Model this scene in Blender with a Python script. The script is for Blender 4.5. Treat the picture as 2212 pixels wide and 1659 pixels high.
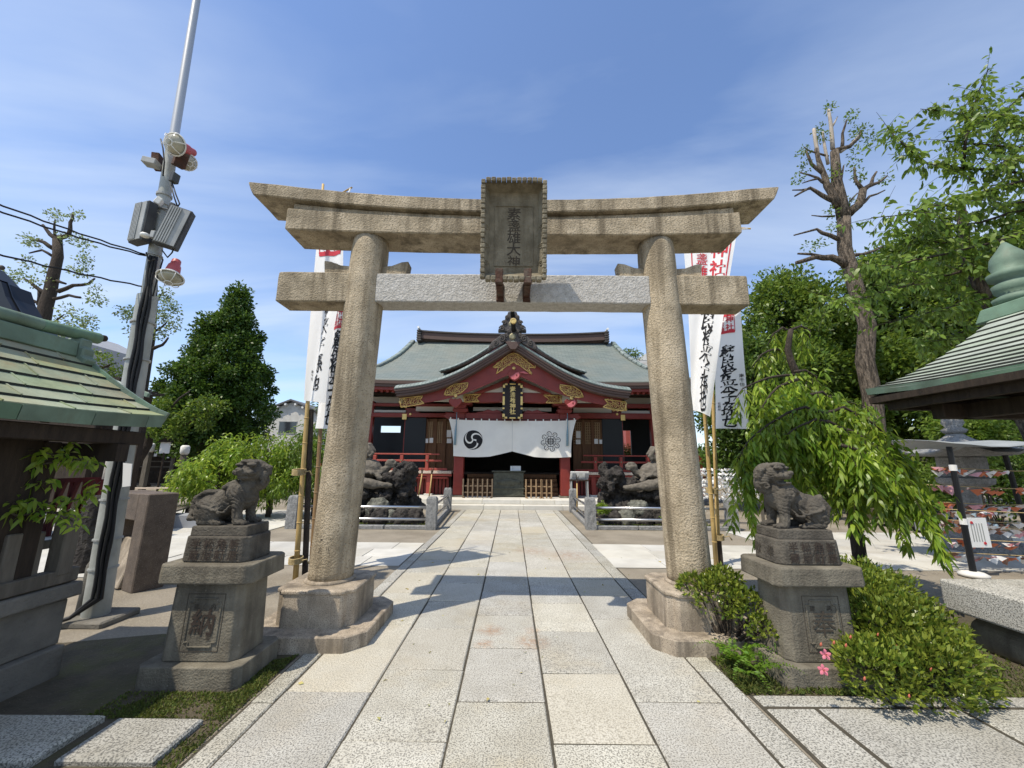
import bpy, bmesh, math, random
import numpy as np
from mathutils import Vector, Matrix, noise
R = math.radians
for o in list(bpy.data.objects):
    bpy.data.objects.remove(o)
C = bpy.context.scene.collection
scene = bpy.context.scene
rng = random.Random(7)
nrg = np.random.default_rng(11)

# ------------------------------------------------------------------ camera
CAM_H, PITCH, ROLL, FOC = 1.55, R(11.6), R(0.5), 844.6     # FOC in pixels of a 2212 wide picture
cam_d = bpy.data.cameras.new('camera'); cam = bpy.data.objects.new('camera', cam_d); C.objects.link(cam)
cam_d.sensor_width = 36; cam_d.lens = 36 * FOC / 2212; cam_d.clip_start = .05; cam_d.clip_end = 3000
cam.matrix_world = Matrix.Translation((0, 0, CAM_H)) @ Matrix.Rotation(R(90) + PITCH, 4, 'X') @ Matrix.Rotation(ROLL, 4, 'Z')
scene.camera = cam

# ------------------------------------------------------------------ sky and sun
SUN_EL = R(61.5); SUN_AZ = math.atan2(-.78, -.63)            # direction towards the sun, measured from +Y to +X
SUN_DIR = Vector((math.sin(SUN_AZ) * math.cos(SUN_EL), math.cos(SUN_AZ) * math.cos(SUN_EL), math.sin(SUN_EL)))
world = bpy.data.worlds.new('World'); scene.world = world; world.use_nodes = True
nt = world.node_tree; nt.nodes.clear()
N = nt.nodes.new; LK = nt.links.new
w_out = N('ShaderNodeOutputWorld'); w_bg = N('ShaderNodeBackground'); w_sky = N('ShaderNodeTexSky')
w_sky.sky_type = 'NISHITA'; w_sky.sun_disc = False; w_sky.sun_elevation = SUN_EL; w_sky.sun_rotation = SUN_AZ
w_sky.air_density = 1.0; w_sky.dust_density = .4; w_sky.ozone_density = 2.0; w_sky.altitude = 30
w_tc = N('ShaderNodeTexCoord'); w_sep = N('ShaderNodeSeparateXYZ'); LK(w_tc.outputs['Generated'], w_sep.inputs[0])
def wm(op, a, b=None, c=None):
    n = N('ShaderNodeMath'); n.operation = op
    for i, x in enumerate((a, b, c)):
        if x is None: continue
        if isinstance(x, (int, float)): n.inputs[i].default_value = x
        else: LK(x, n.inputs[i])
    return n.outputs[0]
w_z = wm('ADD', wm('MAXIMUM', w_sep.outputs['Z'], 0.0), .12)
w_cx = wm('DIVIDE', w_sep.outputs['X'], w_z); w_cy = wm('DIVIDE', w_sep.outputs['Y'], w_z)
w_cmb = N('ShaderNodeCombineXYZ'); LK(w_cx, w_cmb.inputs[0]); LK(w_cy, w_cmb.inputs[1])
w_map = N('ShaderNodeMapping'); LK(w_cmb.outputs[0], w_map.inputs[0])
w_map.inputs['Rotation'].default_value = (0, 0, R(28)); w_map.inputs['Scale'].default_value = (.34, 1.15, 1); w_map.inputs['Location'].default_value = (1.3, .55, 0)
w_n1 = N('ShaderNodeTexNoise'); LK(w_map.outputs[0], w_n1.inputs['Vector']); w_n1.inputs['Scale'].default_value = 1.15; w_n1.inputs['Detail'].default_value = 7; w_n1.inputs['Roughness'].default_value = .52; w_n1.inputs['Distortion'].default_value = .5
w_n2 = N('ShaderNodeTexNoise'); LK(w_cmb.outputs[0], w_n2.inputs['Vector']); w_n2.inputs['Scale'].default_value = .55; w_n2.inputs['Detail'].default_value = 2
w_r1 = N('ShaderNodeMapRange'); LK(w_n1.outputs['Fac'], w_r1.inputs[0]); w_r1.inputs[1].default_value = .37; w_r1.inputs[2].default_value = .64
w_r2 = N('ShaderNodeMapRange'); LK(w_n2.outputs['Fac'], w_r2.inputs[0]); w_r2.inputs[1].default_value = .22; w_r2.inputs[2].default_value = .58
w_mask = wm('MULTIPLY', wm('MULTIPLY', w_r1.outputs[0], w_r2.outputs[0]), .85)
w_mix = N('ShaderNodeMix'); w_mix.data_type = 'RGBA'; LK(w_mask, w_mix.inputs[0]); w_tint = N('ShaderNodeMix'); w_tint.data_type = 'RGBA'; w_tint.blend_type = 'MULTIPLY'; w_tint.inputs[0].default_value = 1; LK(w_sky.outputs[0], w_tint.inputs[6]); w_tint.inputs[7].default_value = (.97, 1.0, 1.09, 1); LK(w_tint.outputs[2], w_mix.inputs[6]); w_mix.inputs[7].default_value = (4.0, 4.55, 5.3, 1)
LK(w_mix.outputs[2], w_bg.inputs[0]); w_bg.inputs[1].default_value = .15
LK(w_bg.outputs[0], w_out.inputs[0])
sun_d = bpy.data.lights.new('sun', 'SUN'); sun_d.energy = 3.7; sun_d.angle = R(.53); sun_d.color = (1, .91, .77)
sun = bpy.data.objects.new('sun', sun_d); C.objects.link(sun); sun.location = (-20, -20, 40)
sun.rotation_euler = SUN_DIR.to_track_quat('Z', 'Y').to_euler()
scene.view_settings.view_transform = 'Standard'; scene.view_settings.look = 'None'
scene.view_settings.exposure = .45; scene.view_settings.gamma = 1; scene.view_settings.use_curve_mapping = False
scene.render.engine = 'CYCLES'; scene.cycles.max_bounces = 6; scene.cycles.diffuse_bounces = 3; scene.cycles.transparent_max_bounces = 6
scene.cycles.use_denoising = True

# ------------------------------------------------------------------ measuring (photo pixels of a 2212 wide view + a real distance -> metres)
_cp, _sp, _cr, _sr = math.cos(PITCH), math.sin(PITCH), math.cos(ROLL), math.sin(ROLL)
def ray(u, v):
    a, b = (u - 1106) / FOC, (v - 829.5) / FOC
    a, b = _cr * a + _sr * b, -_sr * a + _cr * b
    return a, _cp + b * _sp, _sp - b * _cp
def pt(u, v, Y):
    d = ray(u, v); t = Y / d[1]; return Vector((d[0] * t, Y, CAM_H + d[2] * t))
def gp(u, v, Z=0):
    d = ray(u, v); t = (Z - CAM_H) / d[2]; return Vector((d[0] * t, d[1] * t, Z))

# ------------------------------------------------------------------ object helpers
ORG = {}
def tag(o, label=None, cat=None, group=None, kind=None):
    if label: o['label'] = label
    if cat: o['category'] = cat
    if group: o['group'] = group
    if kind: o['kind'] = kind
    return o
def thing(name, loc, label, cat, group=None):
    o = bpy.data.objects.new(name, None); o.empty_display_size = .2; C.objects.link(o); o.location = loc; ORG[o] = Vector(loc)
    return tag(o, label, cat, group)
def link(name, me, mat, parent=None, at=None, kind=None):
    for m in (mat if isinstance(mat, (list, tuple)) else [mat]): me.materials.append(m)
    o = bpy.data.objects.new(name, me); C.objects.link(o)
    if parent is not None:
        org = ORG[parent]; o.parent = parent
    else:
        if at is None:
            n = len(me.vertices); co = np.empty(n * 3, np.float32); me.vertices.foreach_get('co', co); co = co.reshape(-1, 3)
            lo, hi = co.min(0), co.max(0); at = ((lo[0] + hi[0]) / 2, (lo[1] + hi[1]) / 2, lo[2])
        org = Vector(at); o.location = org
    ORG[o] = Vector(org)
    me.transform(Matrix.Translation(-org))
    if kind: o['kind'] = kind
    return o
def copy_tree(o, parent=None):
    c = o.copy(); C.objects.link(c); ORG[c] = ORG[o].copy()
    if parent is not None: c.parent = parent
    for ch in list(o.children): copy_tree(ch, c)
    return c
class MB:
    def __init__(s): s.v = []; s.f = []; s.mi = []; s.m = 0
    def face(s, idx): s.f.append(tuple(idx)); s.mi.append(s.m)
    def add(s, vs, fs):
        b = len(s.v); s.v += [tuple(v) for v in vs]
        for f in fs: s.face([i + b for i in f])
        return s
    def box(s, x0, x1, y0, y1, z0, z1, t=(1, 1), rot=0, piv=None):
        cx, cy = (x0 + x1) / 2, (y0 + y1) / 2; vs = []
        for z, k in ((z0, (1, 1)), (z1, t)):
            for x, y in ((x0, y0), (x1, y0), (x1, y1), (x0, y1)):
                vs.append(Vector((cx + (x - cx) * k[0], cy + (y - cy) * k[1], z)))
        if rot:
            p = Vector(piv) if piv else Vector((cx, cy, 0)); M = Matrix.Rotation(rot, 3, 'Z'); vs = [M @ (v - p) + p for v in vs]
        return s.add(vs, ((0, 3, 2, 1), (4, 5, 6, 7), (0, 1, 5, 4), (1, 2, 6, 5), (2, 3, 7, 6), (3, 0, 4, 7)))
    def obox(s, c, ax, ay, az):                      # box from a centre and three half axes
        c, ax, ay, az = Vector(c), Vector(ax), Vector(ay), Vector(az); vs = []
        for k in (-1, 1):
            for i, j in ((-1, -1), (1, -1), (1, 1), (-1, 1)): vs.append(c + ax * i + ay * j + az * k)
        return s.add(vs, ((0, 3, 2, 1), (4, 5, 6, 7), (0, 1, 5, 4), (1, 2, 6, 5), (2, 3, 7, 6), (3, 0, 4, 7)))
    def bar(s, a, b, w, h):
        a, b = Vector(a), Vector(b); d = b - a; l = d.length; d.normalize()
        up = Vector((0, 0, 1)) if abs(d.z) < .95 else Vector((0, 1, 0)); sd = d.cross(up).normalized(); u2 = sd.cross(d)
        return s.obox((a + b) / 2, d * l / 2, sd * w / 2, u2 * h / 2)
    def tube(s, pts, r, n=8, caps=True):
        pts = [Vector(p) for p in pts]; k = len(pts); rs = r if isinstance(r, (list, tuple)) else [r] * k
        b = len(s.v); pu = None
        for i, p in enumerate(pts):
            d = (pts[min(i + 1, k - 1)] - pts[max(i - 1, 0)])
            d = d.normalized() if d.length > 1e-9 else Vector((0, 0, 1))
            if pu is None:
                a = Vector((1, 0, 0)) if abs(d.x) < .9 else Vector((0, 1, 0)); pu = d.cross(a).normalized()
            else:
                pu = (pu - d * pu.dot(d)); pu = pu.normalized() if pu.length > 1e-6 else d.orthogonal().normalized()
            q = d.cross(pu)
            for j in range(n):
                t = 2 * math.pi * j / n; s.v.append(tuple(p + (pu * math.cos(t) + q * math.sin(t)) * rs[i]))
        for i in range(k - 1):
            for j in range(n):
                j2 = (j + 1) % n; s.face((b + i * n + j, b + i * n + j2, b + (i + 1) * n + j2, b + (i + 1) * n + j))
        if caps:
            s.face([b + j for j in range(n)][::-1]); s.face([b + (k - 1) * n + j for j in range(n)])
        return s
    def lathe(s, prof, n=24, c=(0, 0, 0), M=None):
        b = len(s.v); c = Vector(c); k = len(prof)
        for r, z in prof:
            for j in range(n):
                t = 2 * math.pi * j / n; p = Vector((r * math.cos(t), r * math.sin(t), z)); p = (M @ p if M else p) + c; s.v.append(tuple(p))
        for i in range(k - 1):
            for j in range(n):
                j2 = (j + 1) % n; s.face((b + i * n + j, b + i * n + j2, b + (i + 1) * n + j2, b + (i + 1) * n + j))
        s.face([b + j for j in range(n)][::-1]); s.face([b + (k - 1) * n + j for j in range(n)])
        return s
    def prism(s, poly, fn0, fn1):                    # polygon (2-D points) mapped to 3-D by fn0 (front) and fn1 (back)
        n = len(poly); vs = [fn0(p) for p in poly] + [fn1(p) for p in poly]
        return s.add(vs, [list(range(n)), list(range(2 * n - 1, n - 1, -1))] + [(i, i + n, (i + 1) % n + n, (i + 1) % n) for i in range(n)])
    def xz(s, poly, y0, y1): return s.prism(poly, lambda p: (p[0], y0, p[1]), lambda p: (p[0], y1, p[1]))
    def yz(s, poly, x0, x1): return s.prism(poly, lambda p: (x0, p[0], p[1]), lambda p: (x1, p[0], p[1]))
    def xy(s, poly, z0, z1): return s.prism(poly, lambda p: (p[0], p[1], z0), lambda p: (p[0], p[1], z1))
    def ell(s, c, r, M=None, nu=14, nv=9):
        c = Vector(c); r = (r, r, r) if isinstance(r, (int, float)) else r; b = len(s.v)
        for i in range(nv + 1):
            a = math.pi * i / nv
            for j in range(nu):
                t = 2 * math.pi * j / nu; p = Vector((r[0] * math.sin(a) * math.cos(t), r[1] * math.sin(a) * math.sin(t), r[2] * math.cos(a)))
                s.v.append(tuple((M @ p if M else p) + c))
        for i in range(nv):
            for j in range(nu):
                j2 = (j + 1) % nu; s.face((b + i * nu + j, b + (i + 1) * nu + j, b + (i + 1) * nu + j2, b + i * nu + j2))
        return s
    def strip(s, rows):                              # rows of equal length -> quads
        b = len(s.v); n = len(rows[0])
        for r in rows: s.v += [tuple(p) for p in r]
        for i in range(len(rows) - 1):
            for j in range(n - 1): s.face((b + i * n + j, b + i * n + j + 1, b + (i + 1) * n + j + 1, b + (i + 1) * n + j))
        return s
    def shell(s, rows, off):                         # a sheet with thickness: off(p) gives the back point
        n = len(rows[0]); m = len(rows); s.strip(rows); b = len(s.v); s.strip([[off(p) for p in r] for r in rows])
        a = b - n * m
        for i in range(m - 1):
            for j in (0, n - 1): s.face((a + i * n + j, a + (i + 1) * n + j, b + (i + 1) * n + j, b + i * n + j))
        for j in range(n - 1):
            for i in (0, m - 1): s.face((a + i * n + j, a + i * n + j + 1, b + i * n + j + 1, b + i * n + j))
        return s
    def mesh(s, name, smooth=False, fix=True):
        me = bpy.data.meshes.new(name); me.from_pydata(s.v, [], s.f)
        if any(s.mi): me.polygons.foreach_set('material_index', s.mi)
        if fix:
            bm = bmesh.new(); bm.from_mesh(me); bmesh.ops.recalc_face_normals(bm, faces=bm.faces); bm.to_mesh(me); bm.free()
        me.update()
        if smooth: me.polygons.foreach_set('use_smooth', [True] * len(me.polygons))
        return me
    def build(s, name, mat, parent=None, smooth=False, bevel=0, at=None, kind=None, auto=None, seg=1):
        me = s.mesh(name, smooth)
        o = link(name, me, mat, parent, at, kind)
        if bevel:
            b = o.modifiers.new('bevel', 'BEVEL'); b.width = bevel; b.segments = seg; b.limit_method = 'ANGLE'; b.angle_limit = R(35)
        if auto:
            me.polygons.foreach_set('use_smooth', [True] * len(me.polygons)); me.set_sharp_from_angle(angle=R(auto))
        return o
work = bpy.data.scenes.new('work')                           # a side scene for meshes that are computed, removed at the end
def evaluated(o):
    vl = work.view_layers[0]; vl.update(); return bpy.data.meshes.new_from_object(o.evaluated_get(vl.depsgraph))
def remeshed(mb, name, mat, parent, voxel, smooth=2, bump=0, bscale=6, at=None, bump2=0, decim=0, grooves=0):
    me = mb.mesh(name); o = bpy.data.objects.new(name, me); work.collection.objects.link(o)
    m = o.modifiers.new('r', 'REMESH'); m.mode = 'VOXEL'; m.voxel_size = voxel; m.adaptivity = 0
    if smooth: k = o.modifiers.new('s', 'SMOOTH'); k.factor = .5; k.iterations = smooth
    me2 = evaluated(o); bpy.data.objects.remove(o)
    if bump:
        me2.update(); nv = len(me2.vertices); co = np.empty(nv * 3); no = np.empty(nv * 3); me2.vertices.foreach_get('co', co); me2.vertex_normals.foreach_get('vector', no); co = co.reshape(-1, 3); no = no.reshape(-1, 3)
        d = np.array([noise.fractal(Vector(c) * bscale, 1.0, 2.0, 4) * bump - (abs(noise.noise(Vector(c) * bscale * 2.2)) * bump2 if bump2 else 0) for c in co])
        if grooves:
            w = np.array([noise.noise(Vector(c) * 9) for c in co]); ph = co[:, 0] * 55 + co[:, 2] * 85 + co[:, 1] * 30 + w * 7; d = d - grooves * (1 - np.abs(np.sin(ph))) ** 2.5 * (0.35 + .65 * (np.array([noise.noise(Vector(c) * 6 + Vector((5, 0, 0))) for c in co]) > -.12))
        me2.vertices.foreach_set('co', (co + no * d[:, None]).ravel())
    me2.name = name; me2.polygons.foreach_set('use_smooth', [True] * len(me2.polygons)); me2.update()
    return link(name, me2, mat, parent, at)
GLY = {}
def glyphs(ch, size=1, offset=0):
    """outline of one character as flat triangles, centred on 0, one em = size"""
    k = (ch, min({'盞': .004, '来': .008, '奉': 0, '屋': 0, '建': .014, '住': .014, '務': .008, '孫': .014}.get(ch, 1), .008 if offset < .011 else .014 if offset < .018 else .024))   # some outlines break when thickened more
    if k not in GLY:
        c = bpy.data.curves.new('writing', 'FONT'); c.body = ch; c.offset = k[1]; c.resolution_u = 2; c.fill_mode = 'FRONT'
        o = bpy.data.objects.new('writing', c); work.collection.objects.link(o); me = evaluated(o); bpy.data.objects.remove(o); bpy.data.curves.remove(c)
        vs = np.array([v.co[:2] for v in me.vertices]); GLY[k] = (vs - (vs.min(0) + vs.max(0)) / 2, [tuple(p.vertices) for p in me.polygons]); bpy.data.meshes.remove(me)
    vs, fs = GLY[k]; return [tuple(p) for p in vs * size], fs
def column(mb, body, fn, x, y0, size, pitch, offset=.012, wx=1, jit=0, shear=0, seed=1):
    """vertical writing: each character centred under the last; fn maps (x, y) to 3-D"""
    r = random.Random(seed)
    for i, ch in enumerate(body):
        vs, fs = glyphs(ch, size, offset); a = r.uniform(-1, 1) * jit; k = 1 + r.uniform(-1, 1) * jit
        out = []
        for px, py in vs:
            if jit:
                px += noise.noise(Vector((px * 6 / size, py * 6 / size, i + seed))) * .10 * size * jit * 4; py += noise.noise(Vector((px * 5 / size, py * 5 / size, i + 9.3 + seed))) * .08 * size * jit * 4
            px, py = px * wx * k + py * shear, py * k
            px, py = px * math.cos(a) - py * math.sin(a), px * math.sin(a) + py * math.cos(a)
            out.append(fn(x + px, y0 - pitch * i + py))
        mb.add(out, fs)
    return mb

# ------------------------------------------------------------------ materials
def mat(name, c1, c2=None, rough=.8, scale=8, detail=4, bump=0, bscale=None, spread=(.35, .65), obj=0, spec=.3, metal=0, stain=None, stain_scale=1.5, stain_amt=.6, speck=None, speck_scale=120, speck_rng=(.5, .62), isl=0, spots=None, streak=None, tan=None, stretch=None, stain_stretch=None, trans=0, bdist=.02):
    m = bpy.data.materials.new(name); m.use_nodes = True; t = m.node_tree; t.nodes.clear(); n = t.nodes.new; l = t.links.new
    out = n('ShaderNodeOutputMaterial'); bs = n('ShaderNodeBsdfPrincipled'); l(bs.outputs[0], out.inputs[0])
    bs.inputs['Roughness'].default_value = rough; bs.inputs['Metallic'].default_value = metal; bs.inputs['Specular IOR Level'].default_value = spec
    geo = n('ShaderNodeNewGeometry'); pos = geo.outputs['Position']
    def vec(st):
        if not st: return pos
        mp = n('ShaderNodeMapping'); l(pos, mp.inputs[0]); mp.inputs['Scale'].default_value = st; return mp.outputs[0]
    def nz(sc, dt, st=None, ro=.55):
        k = n('ShaderNodeTexNoise'); l(vec(st), k.inputs['Vector']); k.inputs['Scale'].default_value = sc; k.inputs['Detail'].default_value = dt; k.inputs['Roughness'].default_value = ro; return k.outputs['Fac']
    def rg(x, a, b, lo=0, hi=1):
        k = n('ShaderNodeMapRange'); l(x, k.inputs[0]); k.inputs[1].default_value = a; k.inputs[2].default_value = b; k.inputs[3].default_value = lo; k.inputs[4].default_value = hi; return k.outputs[0]
    def mx(f, a, b):
        k = n('ShaderNodeMix'); k.data_type = 'RGBA'
        for i, x in ((0, f), (6, a), (7, b)):
            if isinstance(x, tuple): k.inputs[i].default_value = (*x, 1)
            elif isinstance(x, float): k.inputs[i].default_value = x
            else: l(x, k.inputs[i])
        return k.outputs[2]
    col = mx(rg(nz(scale, detail, stretch), *spread), c1, c2 or c1)
    if stain: col = mx(rg(nz(stain_scale, 5, stain_stretch, .65), .5, .72, 0, stain_amt), col, stain)
    if streak: col = mx(rg(nz(2.2, 5, (3.2, 3.2, .28), .62), .47, .66, 0, streak[1]), col, streak[0])
    if spots:
        for (px_, py_, pr_) in spots:
            ds = n('ShaderNodeVectorMath'); ds.operation = 'DISTANCE'; l(pos, ds.inputs[0]); ds.inputs[1].default_value = (px_, py_, 0); k = n('ShaderNodeMath'); k.operation = 'MULTIPLY'; l(rg(ds.outputs['Value'], pr_, pr_ * .15), k.inputs[0]); l(rg(nz(14, 5, None, .7), .38, .66), k.inputs[1]); col = mx(k.outputs[0], col, (.36, .17, .06))
    if speck: col = mx(rg(nz(speck_scale, 2), speck_rng[0], speck_rng[1]), col, speck)
    if obj or isl:
        hv = n('ShaderNodeHueSaturation'); l(col, hv.inputs['Color'])
        if obj:
            oi = n('ShaderNodeObjectInfo'); l(rg(oi.outputs['Random'], 0, 1, 1 - obj, 1 + obj), hv.inputs['Value'])
            k = n('ShaderNodeMath'); k.operation = 'FRACT'; k2 = n('ShaderNodeMath'); k2.operation = 'MULTIPLY'; l(oi.outputs['Random'], k2.inputs[0]); k2.inputs[1].default_value = 7.13; l(k2.outputs[0], k.inputs[0])
            l(rg(k.outputs[0], 0, 1, .75, 1.25), hv.inputs['Saturation'])
        else:
            l(rg(geo.outputs['Random Per Island'], 0, 1, 1 - isl, 1 + isl), hv.inputs['Value'])
        col = hv.outputs[0]
        if tan:
            k = n('ShaderNodeMath'); k.operation = 'MULTIPLY'; l(oi.outputs['Random'], k.inputs[0]); k.inputs[1].default_value = 3.77; k2 = n('ShaderNodeMath'); k2.operation = 'FRACT'; l(k.outputs[0], k2.inputs[0]); col = mx(rg(k2.outputs[0], .45, 1, 0, .45), col, tan)
    l(col, bs.inputs['Base Color'])
    if bump:
        b = n('ShaderNodeBump'); b.inputs['Strength'].default_value = bump; b.inputs['Distance'].default_value = bdist; l(nz(bscale or scale * 3, 5, stretch), b.inputs['Height']); l(b.outputs[0], bs.inputs['Normal'])
    if trans:
        tr = n('ShaderNodeBsdfTranslucent'); ms = n('ShaderNodeMixShader'); ms.inputs[0].default_value = trans; l(col, tr.inputs[0]); l(bs.outputs[0], ms.inputs[1]); l(tr.outputs[0], ms.inputs[2]); l(ms.outputs[0], out.inputs[0])
    return m
def leafmat(name, c1, c2, trans=.35, rough=.45, var=.35):
    m = bpy.data.materials.new(name); m.use_nodes = True; t = m.node_tree; t.nodes.clear(); n = t.nodes.new; l = t.links.new
    out = n('ShaderNodeOutputMaterial'); bs = n('ShaderNodeBsdfPrincipled'); geo = n('ShaderNodeNewGeometry')
    mx = n('ShaderNodeMix'); mx.data_type = 'RGBA'; l(geo.outputs['Random Per Island'], mx.inputs[0]); mx.inputs[6].default_value = (*c1, 1); mx.inputs[7].default_value = (*c2, 1)
    k = n('ShaderNodeTexNoise'); l(geo.outputs['Position'], k.inputs['Vector']); k.inputs['Scale'].default_value = 1.7; k.inputs['Detail'].default_value = 2
    r = n('ShaderNodeMapRange'); l(k.outputs['Fac'], r.inputs[0]); r.inputs[1].default_value = .3; r.inputs[2].default_value = .7; r.inputs[3].default_value = 1 - var; r.inputs[4].default_value = 1 + var
    hv = n('ShaderNodeHueSaturation'); l(mx.outputs[2], hv.inputs['Color']); l(r.outputs[0], hv.inputs['Value'])
    l(hv.outputs[0], bs.inputs['Base Color']); bs.inputs['Roughness'].default_value = rough; bs.inputs['Specular IOR Level'].default_value = .35
    tr = n('ShaderNodeBsdfTranslucent'); h2 = n('ShaderNodeHueSaturation'); l(hv.outputs[0], h2.inputs['Color']); h2.inputs['Hue'].default_value = .485; h2.inputs['Value'].default_value = 1.5; l(h2.outputs[0], tr.inputs[0])
    ms = n('ShaderNodeMixShader'); ms.inputs[0].default_value = trans; l(bs.outputs[0], ms.inputs[1]); l(tr.outputs[0], ms.inputs[2]); l(ms.outputs[0], out.inputs[0])
    return m
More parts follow.
